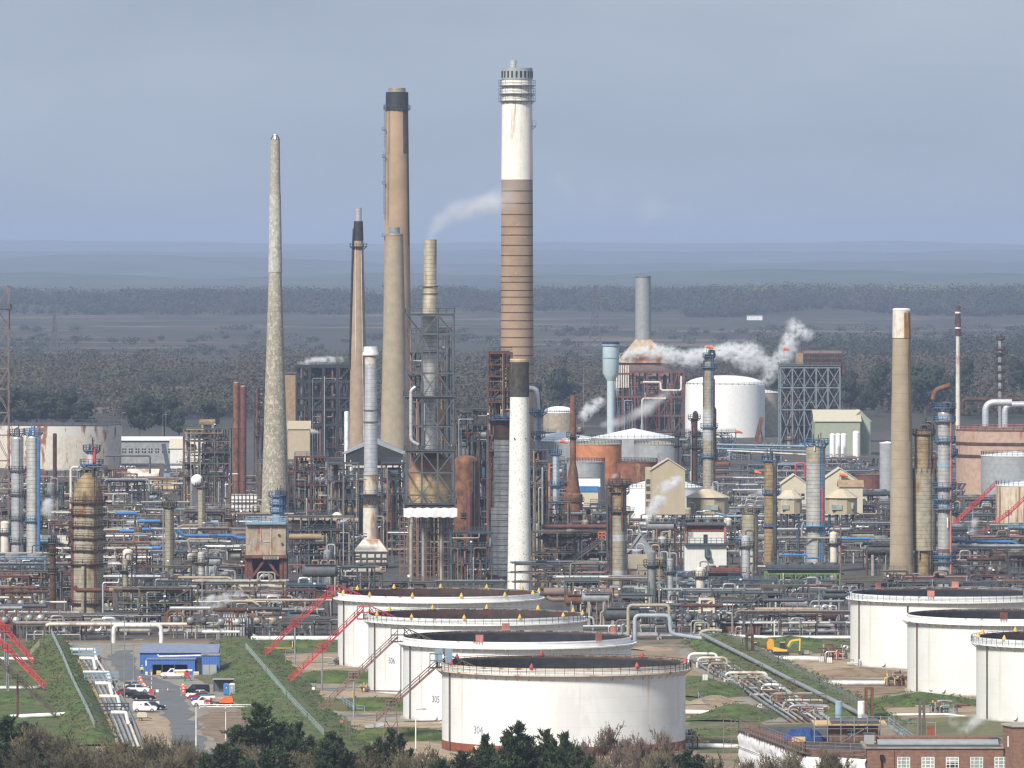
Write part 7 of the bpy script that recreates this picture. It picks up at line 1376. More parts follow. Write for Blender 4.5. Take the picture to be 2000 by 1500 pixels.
paint('digger', (.72, .47, .06), .4); paint('dumper_orange', (.75, .35, .02), .4)
x, y = at(1526, 1280); r = thing('excavator', 'yellow tracked excavator with its arm stretched forward', 'excavator', x, y)
for sd in (-1, 1): m = MB(); prism(m, [(-1.4, .1), (1.4, .1), (1.65, .4), (1.4, .72), (-1.4, .72), (-1.65, .4)], .24); m.v = [(a, b + sd * .9, c) for a, b, c in m.v]; m.build('track', 'dark', r, False)
prism(MB(), [(-1.7, .85), (1.2, .85), (1.2, 1.25), (.2, 1.4), (-1.6, 1.75), (-1.8, 1.4)], 1.0).build('house', 'digger', r); MB().hexa([(-.4, -.95, 1.4), (1.0, -.95, 1.3), (1.0, .1, 1.3), (-.4, .1, 1.4)], [(-.3, -.9, 2.7), (.7, -.9, 2.7), (.7, .05, 2.7), (-.3, .05, 2.7)]).build('cab', 'glass', r, False); MB().box(-.35, -.92, 2.7, .75, .08, 2.82).build('cab_roof', 'digger', r, False)
m = MB().bar((1.0, .5, 1.2), (2.0, .5, 3.0), .35, .45).bar((2.0, .5, 3.0), (3.9, .5, 3.3), .3, .4); m.build('boom', 'digger', r, False); MB().bar((3.9, .5, 3.5), (3.8, .5, .9), .28, .35).build('stick', 'digger', r, False); MB().tube([(1.6, .5, 1.5), (2.8, .5, 3.0)], .08, 6).build('ram', 'grey', r); prism(MB(), [(3.6, .9), (4.1, .95), (4.2, .4), (3.9, .1), (3.5, .3)], .4).build('bucket', 'dsteel', r); r.children[-1].location.y = .5
x, y = at(1574, 1279); r = thing('breaker_attachment', 'grey machine attachment lying under the excavator arm', 'attachment', x, y); MB().box(-.8, -.3, .2, .7, .4, .9).bar((.7, 0, .5), (1.3, 0, .5), .25).build('block', 'conc', r, False); MB().box(-.9, -.4, 0, .8, .5, .2).build('skid', 'dark', r, False)
x, y = at(1494, 1278); r = thing('site_dumper', 'orange site dumper with its skip tipped up', 'dumper', x, y); prism(MB(), [(-1.6, .6), (.4, .6), (.4, 1.0), (-.4, 1.3), (-1.6, 1.25)], .75).build('body', 'dumper_orange', r); prism(MB(), [(.5, 1.0), (1.5, .9), (1.9, 1.8), (1.7, 3.1), (.9, 3.3), (.4, 2.4)], .95).build('skip', 'dumper_orange', r); m = MB().bar((-1.2, -.6, 1.2), (-1.2, -.6, 2.5), .1).bar((-1.2, .6, 1.2), (-1.2, .6, 2.5), .1).bar((-1.2, -.6, 2.5), (-1.2, .6, 2.5), .1); m.build('roll_bar', 'dsteel', r, False); wheels(r, (-1.1, 1.0), 1.05, .55, .4)
x, y = at(1476, 1276); r = thing('telehandler', 'yellow loader parked behind the dumper', 'loader', x, y); prism(MB(), [(-1.4, .5), (1.2, .5), (1.2, 1.0), (.3, 1.2), (-1.4, 1.5)], .8).build('body', 'digger', r); MB().hexa([(-.6, -.6, 1.2), (.4, -.6, 1.1), (.4, .6, 1.1), (-.6, .6, 1.2)], [(-.5, -.55, 2.2), (.2, -.55, 2.2), (.2, .55, 2.2), (-.5, .55, 2.2)]).build('cab', 'glass', r, False); MB().box(-.55, -.6, 2.2, .25, .6, 2.3).build('cab_roof', 'digger', r, False); MB().bar((.2, .75, 1.1), (2.0, .75, .8), .2).build('arm', 'digger', r, False); wheels(r, (-.9, .9), .95, .5, .35)
for px, g, lb in ((1604, 1294, 'white plastic tank cube, outer one, by the valve manifold'), (1620, 1296, 'white plastic tank cube, inner one, by the valve manifold'), (1377, 1330, 'white cabinet near the dirt track beside tank 304'), (1483, 1388, 'pale grey cabinet beside the trench')):
    x, y = at(px, g); r = thing('liquid_container', lb, 'container', x, y); MB().box(-.5, 0, .18, .5, 1, 1.2).build('bottle', 'white', r, False); m = MB().box(-.6, -.05, 0, .6, 1.05, .16)
    for i in range(4): m.bar((-.52 + i * .347, -.03, .16), (-.52 + i * .347, -.03, 1.22), .05)
    m.build('cage', 'grey', r, False)
# worker by the blue cabin: one skinned body with jacket and helmet
x, y = at(277.5, 1318); r = thing('person', 'walking worker in a yellow jacket and dark red trousers by the blue cabin', 'person', x, y, .03)
M('skin', (.42, .24, .17), .6, orand=0); M('hivis', (.62, .72, .03), .7, orand=0); M('trousers', (.12, .03, .03), .8, orand=0)
def skinned(name, verts, edges, rad, mat, parent, root=0):
    me = bpy.data.meshes.new(name); me.from_pydata(verts, edges, []); o = bpy.data.objects.new(name, me); COL.objects.link(o); o.parent = parent; me.materials.append(MATS[mat]); o.modifiers.new('skin', 'SKIN'); o.modifiers.new('subd', 'SUBSURF').levels = 1; o.modifiers[-1].render_levels = 2
    for i, v in enumerate(me.skin_vertices[0].data): v.radius = (rad[i], rad[i]); v.use_root = i == root
    return o
V = [(0, 0, .95), (0, 0, 1.15), (0, 0, 1.38), (0, -.01, 1.5), (0, -.02, 1.62), (0, -.02, 1.74)]; Ed = [(0, 1), (1, 2), (2, 3), (3, 4), (4, 5)]; Rd = [.15, .14, .17, .06, .1, .085]
for sd in (-1, 1):
    n = len(V); V += [(.1 * sd, 0, .88), (.11 * sd, -.1 * sd, .5), (.11 * sd, -.06 * sd, .09), (.11 * sd, -.2 - .06 * sd, .05)]; Ed += [(0, n), (n, n + 1), (n + 1, n + 2), (n + 2, n + 3)]; Rd += [.1, .065, .05, .045]
    n = len(V); V += [(.2 * sd, 0, 1.4), (.28 * sd, .06 * sd, 1.14), (.27 * sd, -.1 + .05 * sd, .92), (.27 * sd, -.12 + .05 * sd, .84)]; Ed += [(2, n), (n, n + 1), (n + 1, n + 2), (n + 2, n + 3)]; Rd += [.07, .05, .038, .035]
    for k in range(5):
        q = len(V); ox = (-.035 + .0175 * k); V += [(.27 * sd + ox * .5, -.13 + .05 * sd + ox, .8 + (.03 if k == 4 else 0)), (.27 * sd + ox * .5, -.15 + .05 * sd + ox, .755 + (.04 if k == 4 else .006 * abs(k - 1)))]; Ed += [(n + 3, q), (q, q + 1)]; Rd += [.01, .008]
skinned('body', V, Ed, Rd, 'skin', r)
skinned('jacket', [(0, 0, .9), (0, 0, 1.12), (0, 0, 1.4), (.21, 0, 1.41), (.285, .06, 1.14), (.27, -.05, .95), (-.21, 0, 1.41), (-.285, -.06, 1.14), (-.27, -.15, .95)], [(0, 1), (1, 2), (2, 3), (3, 4), (4, 5), (2, 6), (6, 7), (7, 8)], [.185, .175, .19, .09, .068, .055, .09, .068, .055], 'hivis', r)
skinned('trousers', [(0, 0, .92), (.1, 0, .86), (.11, -.1, .5), (.11, -.06, .14), (-.1, 0, .86), (-.11, .1, .5), (-.11, .06, .14)], [(0, 1), (1, 2), (2, 3), (0, 4), (4, 5), (5, 6)], [.165, .115, .082, .07, .115, .082, .07], 'trousers', r)
MB().dome(0, -.02, 1.74, .125, .13, 14, 4).build('helmet', 'white', r); MB().box(-.11, -.22, 1.735, .11, -.12, 1.75).build('helmet_peak', 'white', r, False)
# ---------------------------------------------------------------- brick building with wrapped scaffold
Yb = 1056.0
def bz(py, d=Yb): return zat(py, d)
bx = lambda p, d=Yb: xat(p, d)
r = thing('brick_building', 'red brown brick building with a flat roof and white framed windows', 'building', bx(1825), Yb); ox = bx(1825); zt = bz(1462)
MB().box(bx(1690) - ox, 0, 0, bx(1960) - ox, 13, zt).build('wall', 'brick', r, False)
m = MB().box(bx(1688) - ox, -.25, zt, bx(1960) - ox, .35, zt + .22).box(bx(1688) - ox, .35, zt, bx(1690) - ox + .3, 13, zt + .22); m.build('parapet', 'conc', r, False); MB().box(bx(1692) - ox, .4, zt + .004, bx(1960) - ox, 8, zt + .03).build('roof', 'dsteel', r, False); MB().hexa([(bx(1720) - ox, 8, zt + .01), (bx(1958) - ox, 8, zt + .01), (bx(1958) - ox, 10, zt + .01), (bx(1720) - ox, 10, zt + .01)], [(bx(1720) - ox, 8, zt + .2), (bx(1958) - ox, 8, zt + .2), (bx(1958) - ox, 10, zt + .7), (bx(1720) - ox, 10, zt + .7)]).build('rooflight', 'greytank', r, False); MB().box(bx(1720) - ox, 12, zt + .01, bx(1958) - ox, 13, zt + 1.0).build('rear_parapet', 'brick', r, False)
for i, px in enumerate((1765, 1812.5, 1860, 1907.5, 1955)):
    x0, x1 = bx(px - 12) - ox, bx(px + 12) - ox; z1, z0 = bz(1479), bz(1507)
    w = MB().box(x0, -.03, z0, x1, -.004, z1).build('window', 'winglass', r, False); m = MB()
    for k in range(4): xx = x0 + (x1 - x0) * (0, .3, .72, 1)[k]; m.box(xx - .05, -.08, z0, xx + .05, -.035, z1)
    for k in range(5): zz = z0 + (z1 - z0) * k / 4; m.box(x0 - .05, -.09, zz - .045, x1 + .05, -.04, zz + .045)
    m.build('frame', 'white', w, False)
    if i == 2: MB().box(x0 + .08, -.034, z0, x1 - .08, -.031, z0 + (z1 - z0) * .6).build('open_pane', 'dark', w, False)
MB().tube([(bx(1722) - ox, -.25, 4), (bx(1722) - ox, -.25, bz(1484)), (bx(1722) - ox, -.25, bz(1482))], .12, 8).box(bx(1718.5) - ox, -.5, bz(1484), bx(1725.5) - ox, -.1, bz(1474)).build('rain_hopper', 'black', r)
MB().box(bx(1746) - ox, -.1, 0, bx(1747) - ox, -.01, zt).build('downpipe', 'drust', r, False)
r = thing('brick_tower', 'square brick stair tower at the end of the brick building', 'tower', bx(1990), Yb - 4); zt2 = zat(1420, Yb - 4)
MB().add([(bx(1975) - bx(1990), 0, 0), (5, 0, 0), (5, 10, 0), (bx(1960) - bx(1990), 5, 0), (bx(1975) - bx(1990), 0, zt2), (5, 0, zt2), (5, 10, zt2), (bx(1960) - bx(1990), 5, zt2)], [(0, 1, 5, 4), (3, 0, 4, 7), (1, 2, 6, 5), (2, 3, 7, 6), (4, 5, 6, 7)]).build('wall', 'brick', r, False)
MB().hexa([(-1.35, -.3, zt2), (5.3, -.3, zt2), (5.3, 10, zt2), (-2.6, 5, zt2)], [(-1.35, -.3, zt2 + .25), (5.3, -.3, zt2 + .25), (5.3, 10, zt2 + .25), (-2.6, 5, zt2 + .25)]).build('coping', 'conc', r, False); MB().bar((-1.7, 2.3, zat(1457, Yb)), (-1.7, 2.3, zat(1436, Yb)), .2).build('wall_lamp', 'white', r, False)
for z in (1438, 1480): MB().box(.75, -.03, zat(z + 20, Yb - 4), 2.5, -.004, zat(z, Yb - 4)).build('window', 'winglass', r, False)
# scaffold-wrapped wing
A, B, C_ = (bx(1690), Yb + 1), (xat(1584, 1062), 1062.0), (xat(1463, 1116), 1116.0); D_ = (xat(1500, 1130), 1130.0)
r = thing('brick_wing', 'older wing of the brick building under repair with scaffolding on its roof', 'building', A[0], A[1]); L_ = lambda p: (p[0] - A[0], p[1] - A[1]); zr = zt - .6
P = [L_(A), L_(B), L_(C_), L_((xat(1720, 1116), 1116)), L_((bx(1720), Yb + 14))]
MB().add([(p[0], p[1], 0) for p in P] + [(p[0], p[1], zr) for p in P], [tuple(range(5, 10))] + [(i, (i + 1) % 5, (i + 1) % 5 + 5, i + 5) for i in range(5)]).build('wall', 'brick', r, False)
def inset(p, k): cx = sum(q[0] for q in P) / 5; cy = sum(q[1] for q in P) / 5; return (p[0] + (cx - p[0]) * k, p[1] + (cy - p[1]) * k)
MB().add([(*inset(p, .05), zr + .02) for p in P] , [(4, 3, 2, 1, 0)]).build('roof', 'dsteel', r, False); r.children[-1].data.flip_normals() if r.children[-1].data.polygons[0].normal.z < 0 else None
pc = (xat(1667, 1080) - A[0], 1080 - A[1]); MB().box(pc[0] - 3.7, pc[1], zr, pc[0] + 3.7, pc[1] + 7, zr + 2.5).build('penthouse', 'brick', r, False); MB().box(pc[0] - 6, pc[1] - 1.5, zr + 2.55, pc[0] + 5, pc[1] + 8, zr + 2.75).build('board_deck', 'plank', r, False); MB().box(pc[0] - 3.4, pc[1] - 1, zr + 2.8, pc[0] + 3.8, pc[1] + 6, zr + 3.2).build('flat_roof', 'steel', r, False); w = MB().box(pc[0] - .9, pc[1] - .08, zr + .7, pc[0] + .2, pc[1] - .004, zr + 1.6).build('window', 'glass', r, False); MB().bar((pc[0] - .35, pc[1] - .1, zr + .7), (pc[0] - .35, pc[1] - .1, zr + 1.6), .07).bar((pc[0] - .9, pc[1] - .1, zr + 1.15), (pc[0] + .2, pc[1] - .1, zr + 1.15), .07).box(pc[0] - 1, pc[1] - .12, zr + 1.6, pc[0] + .3, pc[1] - .02, zr + 1.7).build('frame', 'white', w, False)
r = thing('scaffold_sheeting', 'white plastic sheeting wrapped round the scaffold', 'sheeting', A[0], A[1]); m = MB(); pts = []
path = [(0, -1.2), (L_(B)[0] - .9, L_(B)[1] - 1.4), (L_(C_)[0] - 1.6, L_(C_)[1] - .4), (L_(C_)[0] + 1.6, L_(C_)[1] + .8)]; q = []
for a, b in zip(path, path[1:]):
    n = max(2, int(math.dist(a, b) / .8)); q += [(a[0] + (b[0] - a[0]) * i / n, a[1] + (b[1] - a[1]) * i / n) for i in range(n)]
q.append(path[-1]); nz_ = 13; zs = [zr - .9 - (zr - .9) * k / (nz_ - 1) for k in range(nz_)]
for k, z in enumerate(zs):
    for i, p in enumerate(q):
        e = .3 * mnoise.noise(Vector((i * .35, k * .8, 0))) + (.16 if k % 3 == 0 else -.1); m.v.append((p[0] + e, p[1] - abs(e), z + .15 * mnoise.noise(Vector((i * .5, k, 7)))))
for k in range(nz_ - 1):
    for i in range(len(q) - 1): a = k * len(q) + i; m.f.append((a, a + 1, a + 1 + len(q), a + len(q)))
m.build('sheet', 'wrap', r); m = MB()
for k in (3, 6, 9):
    for i in range(len(q) - 1): m.bar((q[i][0] - .2, q[i][1] - .25, zs[k]), (q[i + 1][0] - .2, q[i + 1][1] - .25, zs[k]), .07)
m.build('seam_straps', 'drust', r, False)
r = thing('scaffold', 'rust and grey tube scaffold round the roof edge of the wing', 'scaffold', A[0], A[1]); m = MB(); u = MB()
for a, b in zip(path[:-1], path[1:]):
    n = max(1, int(math.dist(a, b) / 2.2))
    for i in range(n + 1):
        x, y = a[0] + (b[0] - a[0]) * i / n, a[1] + (b[1] - a[1]) * i / n; m.bar((x, y, 0 if a is path[2] else zr - 2), (x, y, zr + 1.4), .09)
    for z in (zr + .3, zr + .8, zr + 1.3): m.bar((*a, z), (*b, z), .08)
    u.bar((*a, zr - .4), (*b, zr - .4), .9, .12)
for i in range(5): xx = path[2][0] - 2.2 + i * .0; 
for z in range(1, 11, 2): m.bar((path[2][0] - 2.4, path[2][1], z), (path[2][0] + 1.6, path[2][1] + .8, z), .09).bar((path[2][0] - 2.4, path[2][1], z), (path[2][0], path[2][1], z + 2), .07)
for dx in (-2.4, -1.2): m.bar((path[2][0] + dx, path[2][1], 0), (path[2][0] + dx, path[2][1], zr + 1), .09)
m.build('tubes', 'brown', r, False); u.build('boards', 'osteel', r, False)
r = thing('scaffold', 'grey tube scaffold around the small penthouse', 'scaffold', A[0], A[1]); m = MB()
for xx in range(-6, 7, 2):
    for yy in (-1.5, -2.6): m.bar((pc[0] + xx, pc[1] + yy, zr), (pc[0] + xx, pc[1] + yy, zr + 4), .08)
for z in (1, 2.1, 2.6, 3.4, 3.9): m.bar((pc[0] - 6.2, pc[1] - 2.6, zr + z), (pc[0] + 6.2, pc[1] - 2.6, zr + z), .08)
m.bar((pc[0] - 2, pc[1] - 2.6, zr), (pc[0] + 2, pc[1] - 2.6, zr + 2.4), .08); m.build('tubes', 'grey', r, False)
r = thing('scaffold', 'grey scaffold stair behind the penthouse', 'scaffold', xat(1748, 1095), 1095); MB().stair((-1, 0, zr + 1.6), (3.5, 0, zr - 1.6), 1, 1.1, .1).build('stair', 'lblue', r, False); m = MB()
for xx in (-1, .5, 2, 3.5): m.bar((xx, .6, 0), (xx, .6, zr + 2.4), .09).bar((xx, -.6, 0), (xx, -.6, zr + 2.4), .09)
for z in (3, 6, 9, zr + 2): m.bar((-1, -.6, z), (3.5, -.6, z), .08)
m.build('tubes', 'grey', r, False); 
r = thing('timber_deck', 'long pale timber boards behind the roof of the brick building', 'timber', bx(1790), Yb + 17); MB().box(-6, 0, zt - .5, 9, 3, zt - .3).build('boards', 'plank', r, False); m = MB()
for i in range(9): m.bar((-6 + i * 1.8, 0, 0), (-6 + i * 1.8, 0, zt + 1), .08)
for z in (.3, .8): m.bar((-6, 0, zt + z), (9, 0, zt + z), .07)
m.build('scaffold_tubes', 'brown', r, False)
def tarpheap(px, d, w, dpt, h, label):
    x = xat(px, d); r = thing('tarpaulin', label, 'tarpaulin', x, d, zr); m = MB(); n, k = 18, 8
    for j in range(k + 1):
        for i in range(n + 1):
            u, v = i / n, j / k; e = min(1, 5 * u, 5 * (1 - u), 4 * v, 4 * (1 - v)); m.v.append(((u - .5) * w, v * dpt, .04 + h * e * (.75 + .5 * mnoise.noise(Vector((u * 6, v * 4, px))))))
    for j in range(k):
        for i in range(n): a = j * (n + 1) + i; m.f.append((a, a + 1, a + n + 2, a + n + 1))
    m.build('sheet', 'tarp', r)
tarpheap(1572, 1082, 6.3, 8, 1.7, 'crumpled blue tarpaulin on the roof of the wing'); tarpheap(1735, 1070, 2.4, 3, .8, 'small dark blue tarpaulin beside the penthouse')
x = xat(1560, 1078); r = thing('timber_stack', 'yellow timber stack in front of the blue tarpaulin', 'timber', x, 1078, zr); MB().box(-1, 0, .1, 1, 1, .8).build('planks', 'plank', r, False); MB().box(-.8, -.05, 0, -.6, 1.05, .1).box(.6, -.05, 0, .8, 1.05, .1).build('bearers', 'osteel', r, False)
x = xat(1698, 1066); r = thing('roof_hut', 'grey metal hut on the roof corner of the brick building', 'hut', x, 1066, zr); MB().box(-.75, 0, 0, .75, 1.5, 2.1).build('wall', 'greytank', r, False); MB().box(-.9, -.15, 2.1, .9, 1.6, 2.22).build('roof', 'steel', r, False)
for px, mt, lb in ((1638, 'lblue', 'blue grey upright drum behind the boarded roof'), (1682, 'white', 'white upright drum behind the boarded roof')):
    x, y = at(px, 1424); h = zat(1369, y); r = thing('storage_drum', lb, 'tank', x, y); MB().lathe([(.62, 0), (.62, h - .1), (.5, h)], 20).build('shell', mt, r); MB().lathe([(.64, h * .5), (.66, h * .5), (.66, h * .5 + .1), (.64, h * .5 + .1)], 20, close=True).build('hoop', 'grey', r)
x, y = at(1818, 1448); r = thing('red_screen', 'orange red upright panel in a grey frame near the steam', 'panel', x, y); MB().box(-.7, 0, .2, .7, .2, 2.6).build('panel', 'tankskirt', r, False); MB().bar((-.8, .1, 0), (-.8, .1, 3.2), .14).bar((.8, .1, 0), (.8, .1, 3.2), .14).bar((-.8, .1, 3.2), (.8, .1, 3.2), .14).build('frame', 'grey', r, False)
x = xat(1948, 1062); r = thing('skylight', 'dark glazed skylight box by the brick tower', 'skylight', x, 1066, zt + .03); MB().box(-1, 0, 0, 1, 2, .5).build('kerb', 'brick', r, False); MB().hexa([(-1, 0, .5), (1, 0, .5), (1, 2, .5), (-1, 2, .5)], [(-.5, .6, .9), (.5, .6, .9), (.5, 1.4, .9), (-.5, 1.4, .9)]).build('pane', 'glass', r, False)

# ---------------------------------------------------------------- foreground trees
def tri_mesh(name, V, mat, parent):
    n = len(V) // 3; me = bpy.data.meshes.new(name); me.vertices.add(len(V)); me.vertices.foreach_set('co', V.astype(np.float32).ravel()); me.loops.add(len(V)); me.loops.foreach_set('vertex_index', np.arange(len(V), dtype=np.int32)); me.polygons.add(n); me.polygons.foreach_set('loop_start', np.arange(0, 3 * n, 3, dtype=np.int32)); me.polygons.foreach_set('loop_total', np.full(n, 3, np.int32)); me.update(calc_edges=True); me.materials.append(MATS[mat]); o = bpy.data.objects.new(name, me); COL.objects.link(o); o.parent = parent; return o
def conifer_proto(k, spires):
    q = random.Random(90 + k); root = thing('conifer_tree', '', 'tree'); T = []; m = MB(); H_ = 1.0
    for sx, sy, hh, rr_ in spires:
        m.tube([(sx * .4, sy * .4, 0), (sx, sy, hh * .5), (sx, sy, hh * .96)], .016, 5, r2=.003)
        nb = int(120 * rr_ / .3)
        for i in range(nb):
            t = (i + q.random()) / nb; z = hh * (.08 + .9 * t); a = q.uniform(0, 6.283); L = rr_ * ((1 - t) ** .6) * (q.uniform(.35, 1.0) if q.random() < .8 else q.uniform(1.0, 1.45)) + .02; rise = q.uniform(.15, 1.1) * L
            d = np.array([math.cos(a) * L, math.sin(a) * L, rise]); p0 = np.array([sx, sy, z]); n = int(26 + 130 * L); u = NP.rand(n) ** .7; P_ = p0 + d * u[:, None] + NP.normal(size=(n, 3)) * (.008 + .03 * L * u[:, None])
            dd = d / np.linalg.norm(d); ax = dd * .8 + NP.normal(size=(n, 3)) * .5 + np.array([0, 0, .35]); ax /= np.linalg.norm(ax, axis=1)[:, None]; sd_ = np.cross(ax, NP.normal(size=(n, 3))); sd_ /= np.linalg.norm(sd_, axis=1)[:, None]; s = (.02 + .02 * NP.rand(n))[:, None]
            T.append(np.stack([P_ - sd_ * s * .33, P_ + sd_ * s * .33, P_ + ax * s * 1.3], 1).reshape(-1, 3))
    tri_mesh('crown', np.concatenate(T), 'conifer', root); m.build('trunk', 'bark', root); return root
CP = [conifer_proto(0, [(0, 0, 1, .3), (.2, .05, .74, .24), (-.22, -.04, .8, .24), (.05, -.15, .62, .28)]), conifer_proto(1, [(0, 0, 1, .22), (-.16, .03, .86, .2), (.17, -.05, .92, .2), (.3, .02, .7, .2), (-.3, -.03, .74, .2), (.02, -.14, .66, .28)]), conifer_proto(2, [(0, 0, .98, .26), (.22, 0, .88, .24), (-.24, .05, .93, .24), (.4, .02, .66, .22), (-.4, 0, .7, .22), (.1, -.15, .75, .26), (-.12, -.14, .8, .24)])]
used_ = set()
def place(protos, i, px, ytop, g, wpx, label, group, ref=.6):
    r = protos[i]
    if id(protos[i]) in used_: r = copy_tree(protos[i])
    else: used_.add(id(protos[i]))
    x, y = at(px, g); h = zat(ytop, y); w = wpx * y / F / ref; r.location = (x, y, 0); r.scale = (w, w, h / (1 if ref == .6 else .76)); r.rotation_euler.z = rnd.uniform(0, 6.28); tag(r, label, 'tree', group)
for i, px, yt, g, w, lb in [(0, 508, 1378, 1548, 125, 'tallest dark fir standing at the edge of the brown yard'), (1, 585, 1412, 1600, 90, 'dark fir beside the tallest one, next to the handrail'), (2, 650, 1428, 1620, 105, 'broad dark fir at the foot of the green handrail'), (1, 762, 1424, 1560, 80, 'dark pointed fir under the trestle of tank 304'), (2, 430, 1452, 1625, 100, 'low dark fir at the end of the road'), (2, 18, 1398, 1556, 120, 'dark bushy evergreen cut by the picture edge'),
                         (2, 520, 1462, 1640, 120, 'low dark fir in front of the two taller ones'), (1, 950, 1436, 1610, 90, 'cypress spire hiding the numeral of tank 304'), (1, 1012, 1413, 1620, 110, 'tallest cypress spire before tank 304'), (2, 1066, 1424, 1615, 100, 'cypress spire just past the tallest before tank 304'), (1, 1104, 1432, 1622, 90, 'outer cypress spire, farthest from the numeral'), (2, 905, 1466, 1630, 120, 'low spreading cypress at the base band of tank 304'), (0, 1118, 1458, 1580, 50, 'small dark shrub tree beside the red budded trees'), (2, 1345, 1464, 1580, 80, 'round dark holly at the base of tank 304'), (2, 10, 1450, 1590, 120, 'yellow green lit evergreen low at the picture edge')]:
    place(CP, i, px, yt, g, w, lb, 'firs and cypresses along the road')
def bare_proto(k, mat='twig', leaves=0):
    q = random.Random(300 + k); root = thing('bare_tree', '', 'tree'); trunk = MB(); V = []; tips = []
    def br(p, d, L, rad, lv):
        pts = [p]; dd = d.copy()
        for i in range(3):
            dd = (dd + Vector((q.gauss(0, .16), q.gauss(0, .16), q.gauss(.05, .1)))).normalized(); pts.append(pts[-1] + dd * L / 3)
        if lv < 2: trunk.tube(pts, rad, 5, False, r2=rad * .6)
        else:
            for a, b in zip(pts, pts[1:]):
                u = (b - a).cross(Vector((q.random() - .5, q.random() - .5, q.random() - .5))).normalized() * rad; v = u.cross((b - a).normalized())
                V.extend([a + u, a - u, b]); V.extend([a + v, a - v, b])
        if lv == 5: tips.append(pts[-1]); return
        n = (3, 4, 4, 4, 4, 0)[lv]
        for i in range(n):
            t = q.uniform(.35, 1); o = pts[0].lerp(pts[-1], t); ang = q.uniform(.35, .95); ax = Vector((q.gauss(0, 1), q.gauss(0, 1), q.gauss(0, 1))).cross(dd).normalized(); nd = (dd * math.cos(ang) + ax * math.sin(ang) + Vector((0, 0, .18))).normalized()
            br(o, nd, L * q.uniform(.55, .82), max(rad * .58, .0052), lv + 1)
    for s in range(3): br(Vector((q.uniform(-.06, .06), q.uniform(-.06, .06), 0)), Vector((q.uniform(-.4, .4), q.uniform(-.4, .4), 1)).normalized(), .36, .013, 0)
    trunk.build('trunk', mat, root); tri_mesh('twigs', np.array([tuple(v) for v in V]), mat, root)
    if leaves:
        P_ = np.array([tuple(q.choice(tips)) for _ in range(leaves)]) + NP.normal(size=(leaves, 3)) * .006; a = NP.normal(size=(leaves, 3)) * .009; b = NP.normal(size=(leaves, 3)) * .009; tri_mesh('leaves', np.stack([P_ - a, P_ + a, P_ + b], 1).reshape(-1, 3), 'deadleaf', root)
    return root
M('deadleaf', (.16, .07, .05), .8, var=.4, vs=3, orand=0)
BP = [bare_proto(0), bare_proto(1, 'twigdark'), bare_proto(2)]; RP = [bare_proto(7, 'twigred', 380)]
for i, (px, yt, g, w) in enumerate([(70, 1412, 1560, 130), (120, 1432, 1575, 120), (180, 1446, 1590, 120), (235, 1440, 1575, 120), (290, 1448, 1590, 120), (325, 1432, 1580, 110), (372, 1452, 1592, 100), (140, 1462, 1615, 140), (230, 1466, 1615, 140), (330, 1470, 1620, 130), (440, 1462, 1600, 100), (520, 1466, 1612, 120), (600, 1464, 1612, 110), (720, 1462, 1600, 110), (795, 1462, 1600, 110), (700, 1476, 1620, 130), (850, 1462, 1600, 100), (880, 1474, 1620, 100), (1030, 1474, 1612, 130), (1080, 1468, 1600, 100), (1170, 1476, 1620, 110), (1290, 1464, 1605, 110), (1395, 1474, 1612, 80), (1565, 1450, 1590, 90), (1620, 1462, 1600, 90), (1662, 1452, 1590, 80), (1520, 1470, 1610, 90), (1460, 1478, 1620, 80), (40, 1452, 1600, 110), (480, 1450, 1590, 80)]):
    near = [('the sandy yard', 280), ('the tallest fir', 508), ('the trestle', 762), ('the cypress spires', 1030), ('the holly', 1345), ('the wrapped scaffold', 1580), ('the road end', 390), ('the picture edge', 30), ('the grass bund foot', 170), ('the broad fir', 650), ('the base band of tank 304', 880)]; n = min(near, key=lambda t: abs(t[1] - px))
    FILL.append((None, None, px, g)); FILL.pop()
    place(BP, i % 3, px, yt, g, w, '%s bare brown tree %s' % (['tall', 'short', 'spreading', 'twiggy', 'low', 'rounded'][i % 6], 'tangled with others near ' + n[0]), 'bare winter trees in front', .75)
    BT = bpy.context.scene
for px, yt, g, w, lb in ((1190, 1412, 1565, 85, 'tallest red budded tree against tank 304'), (1255, 1432, 1575, 70, 'middle red budded tree against tank 304'), (1290, 1420, 1570, 70, 'outer red budded tree against tank 304, nearest the holly'), (1140, 1440, 1580, 60, 'small red budded tree beside the outer cypress')):
    place(RP, 0, px, yt, g, w, lb, 'red budded trees before tank 304', .75)
M('undertwig', (.08, .075, .042), .95, var=.4, vs=.5, orand=0, blotch=((.05, .055, .025), .52, .1, .25, 1))
wood('undergrowth', 'brown winter undergrowth beneath the front trees', 300, 1085, 1120, -60, 1420, 2.6, 3.6, 160, .42, 'undertwig')

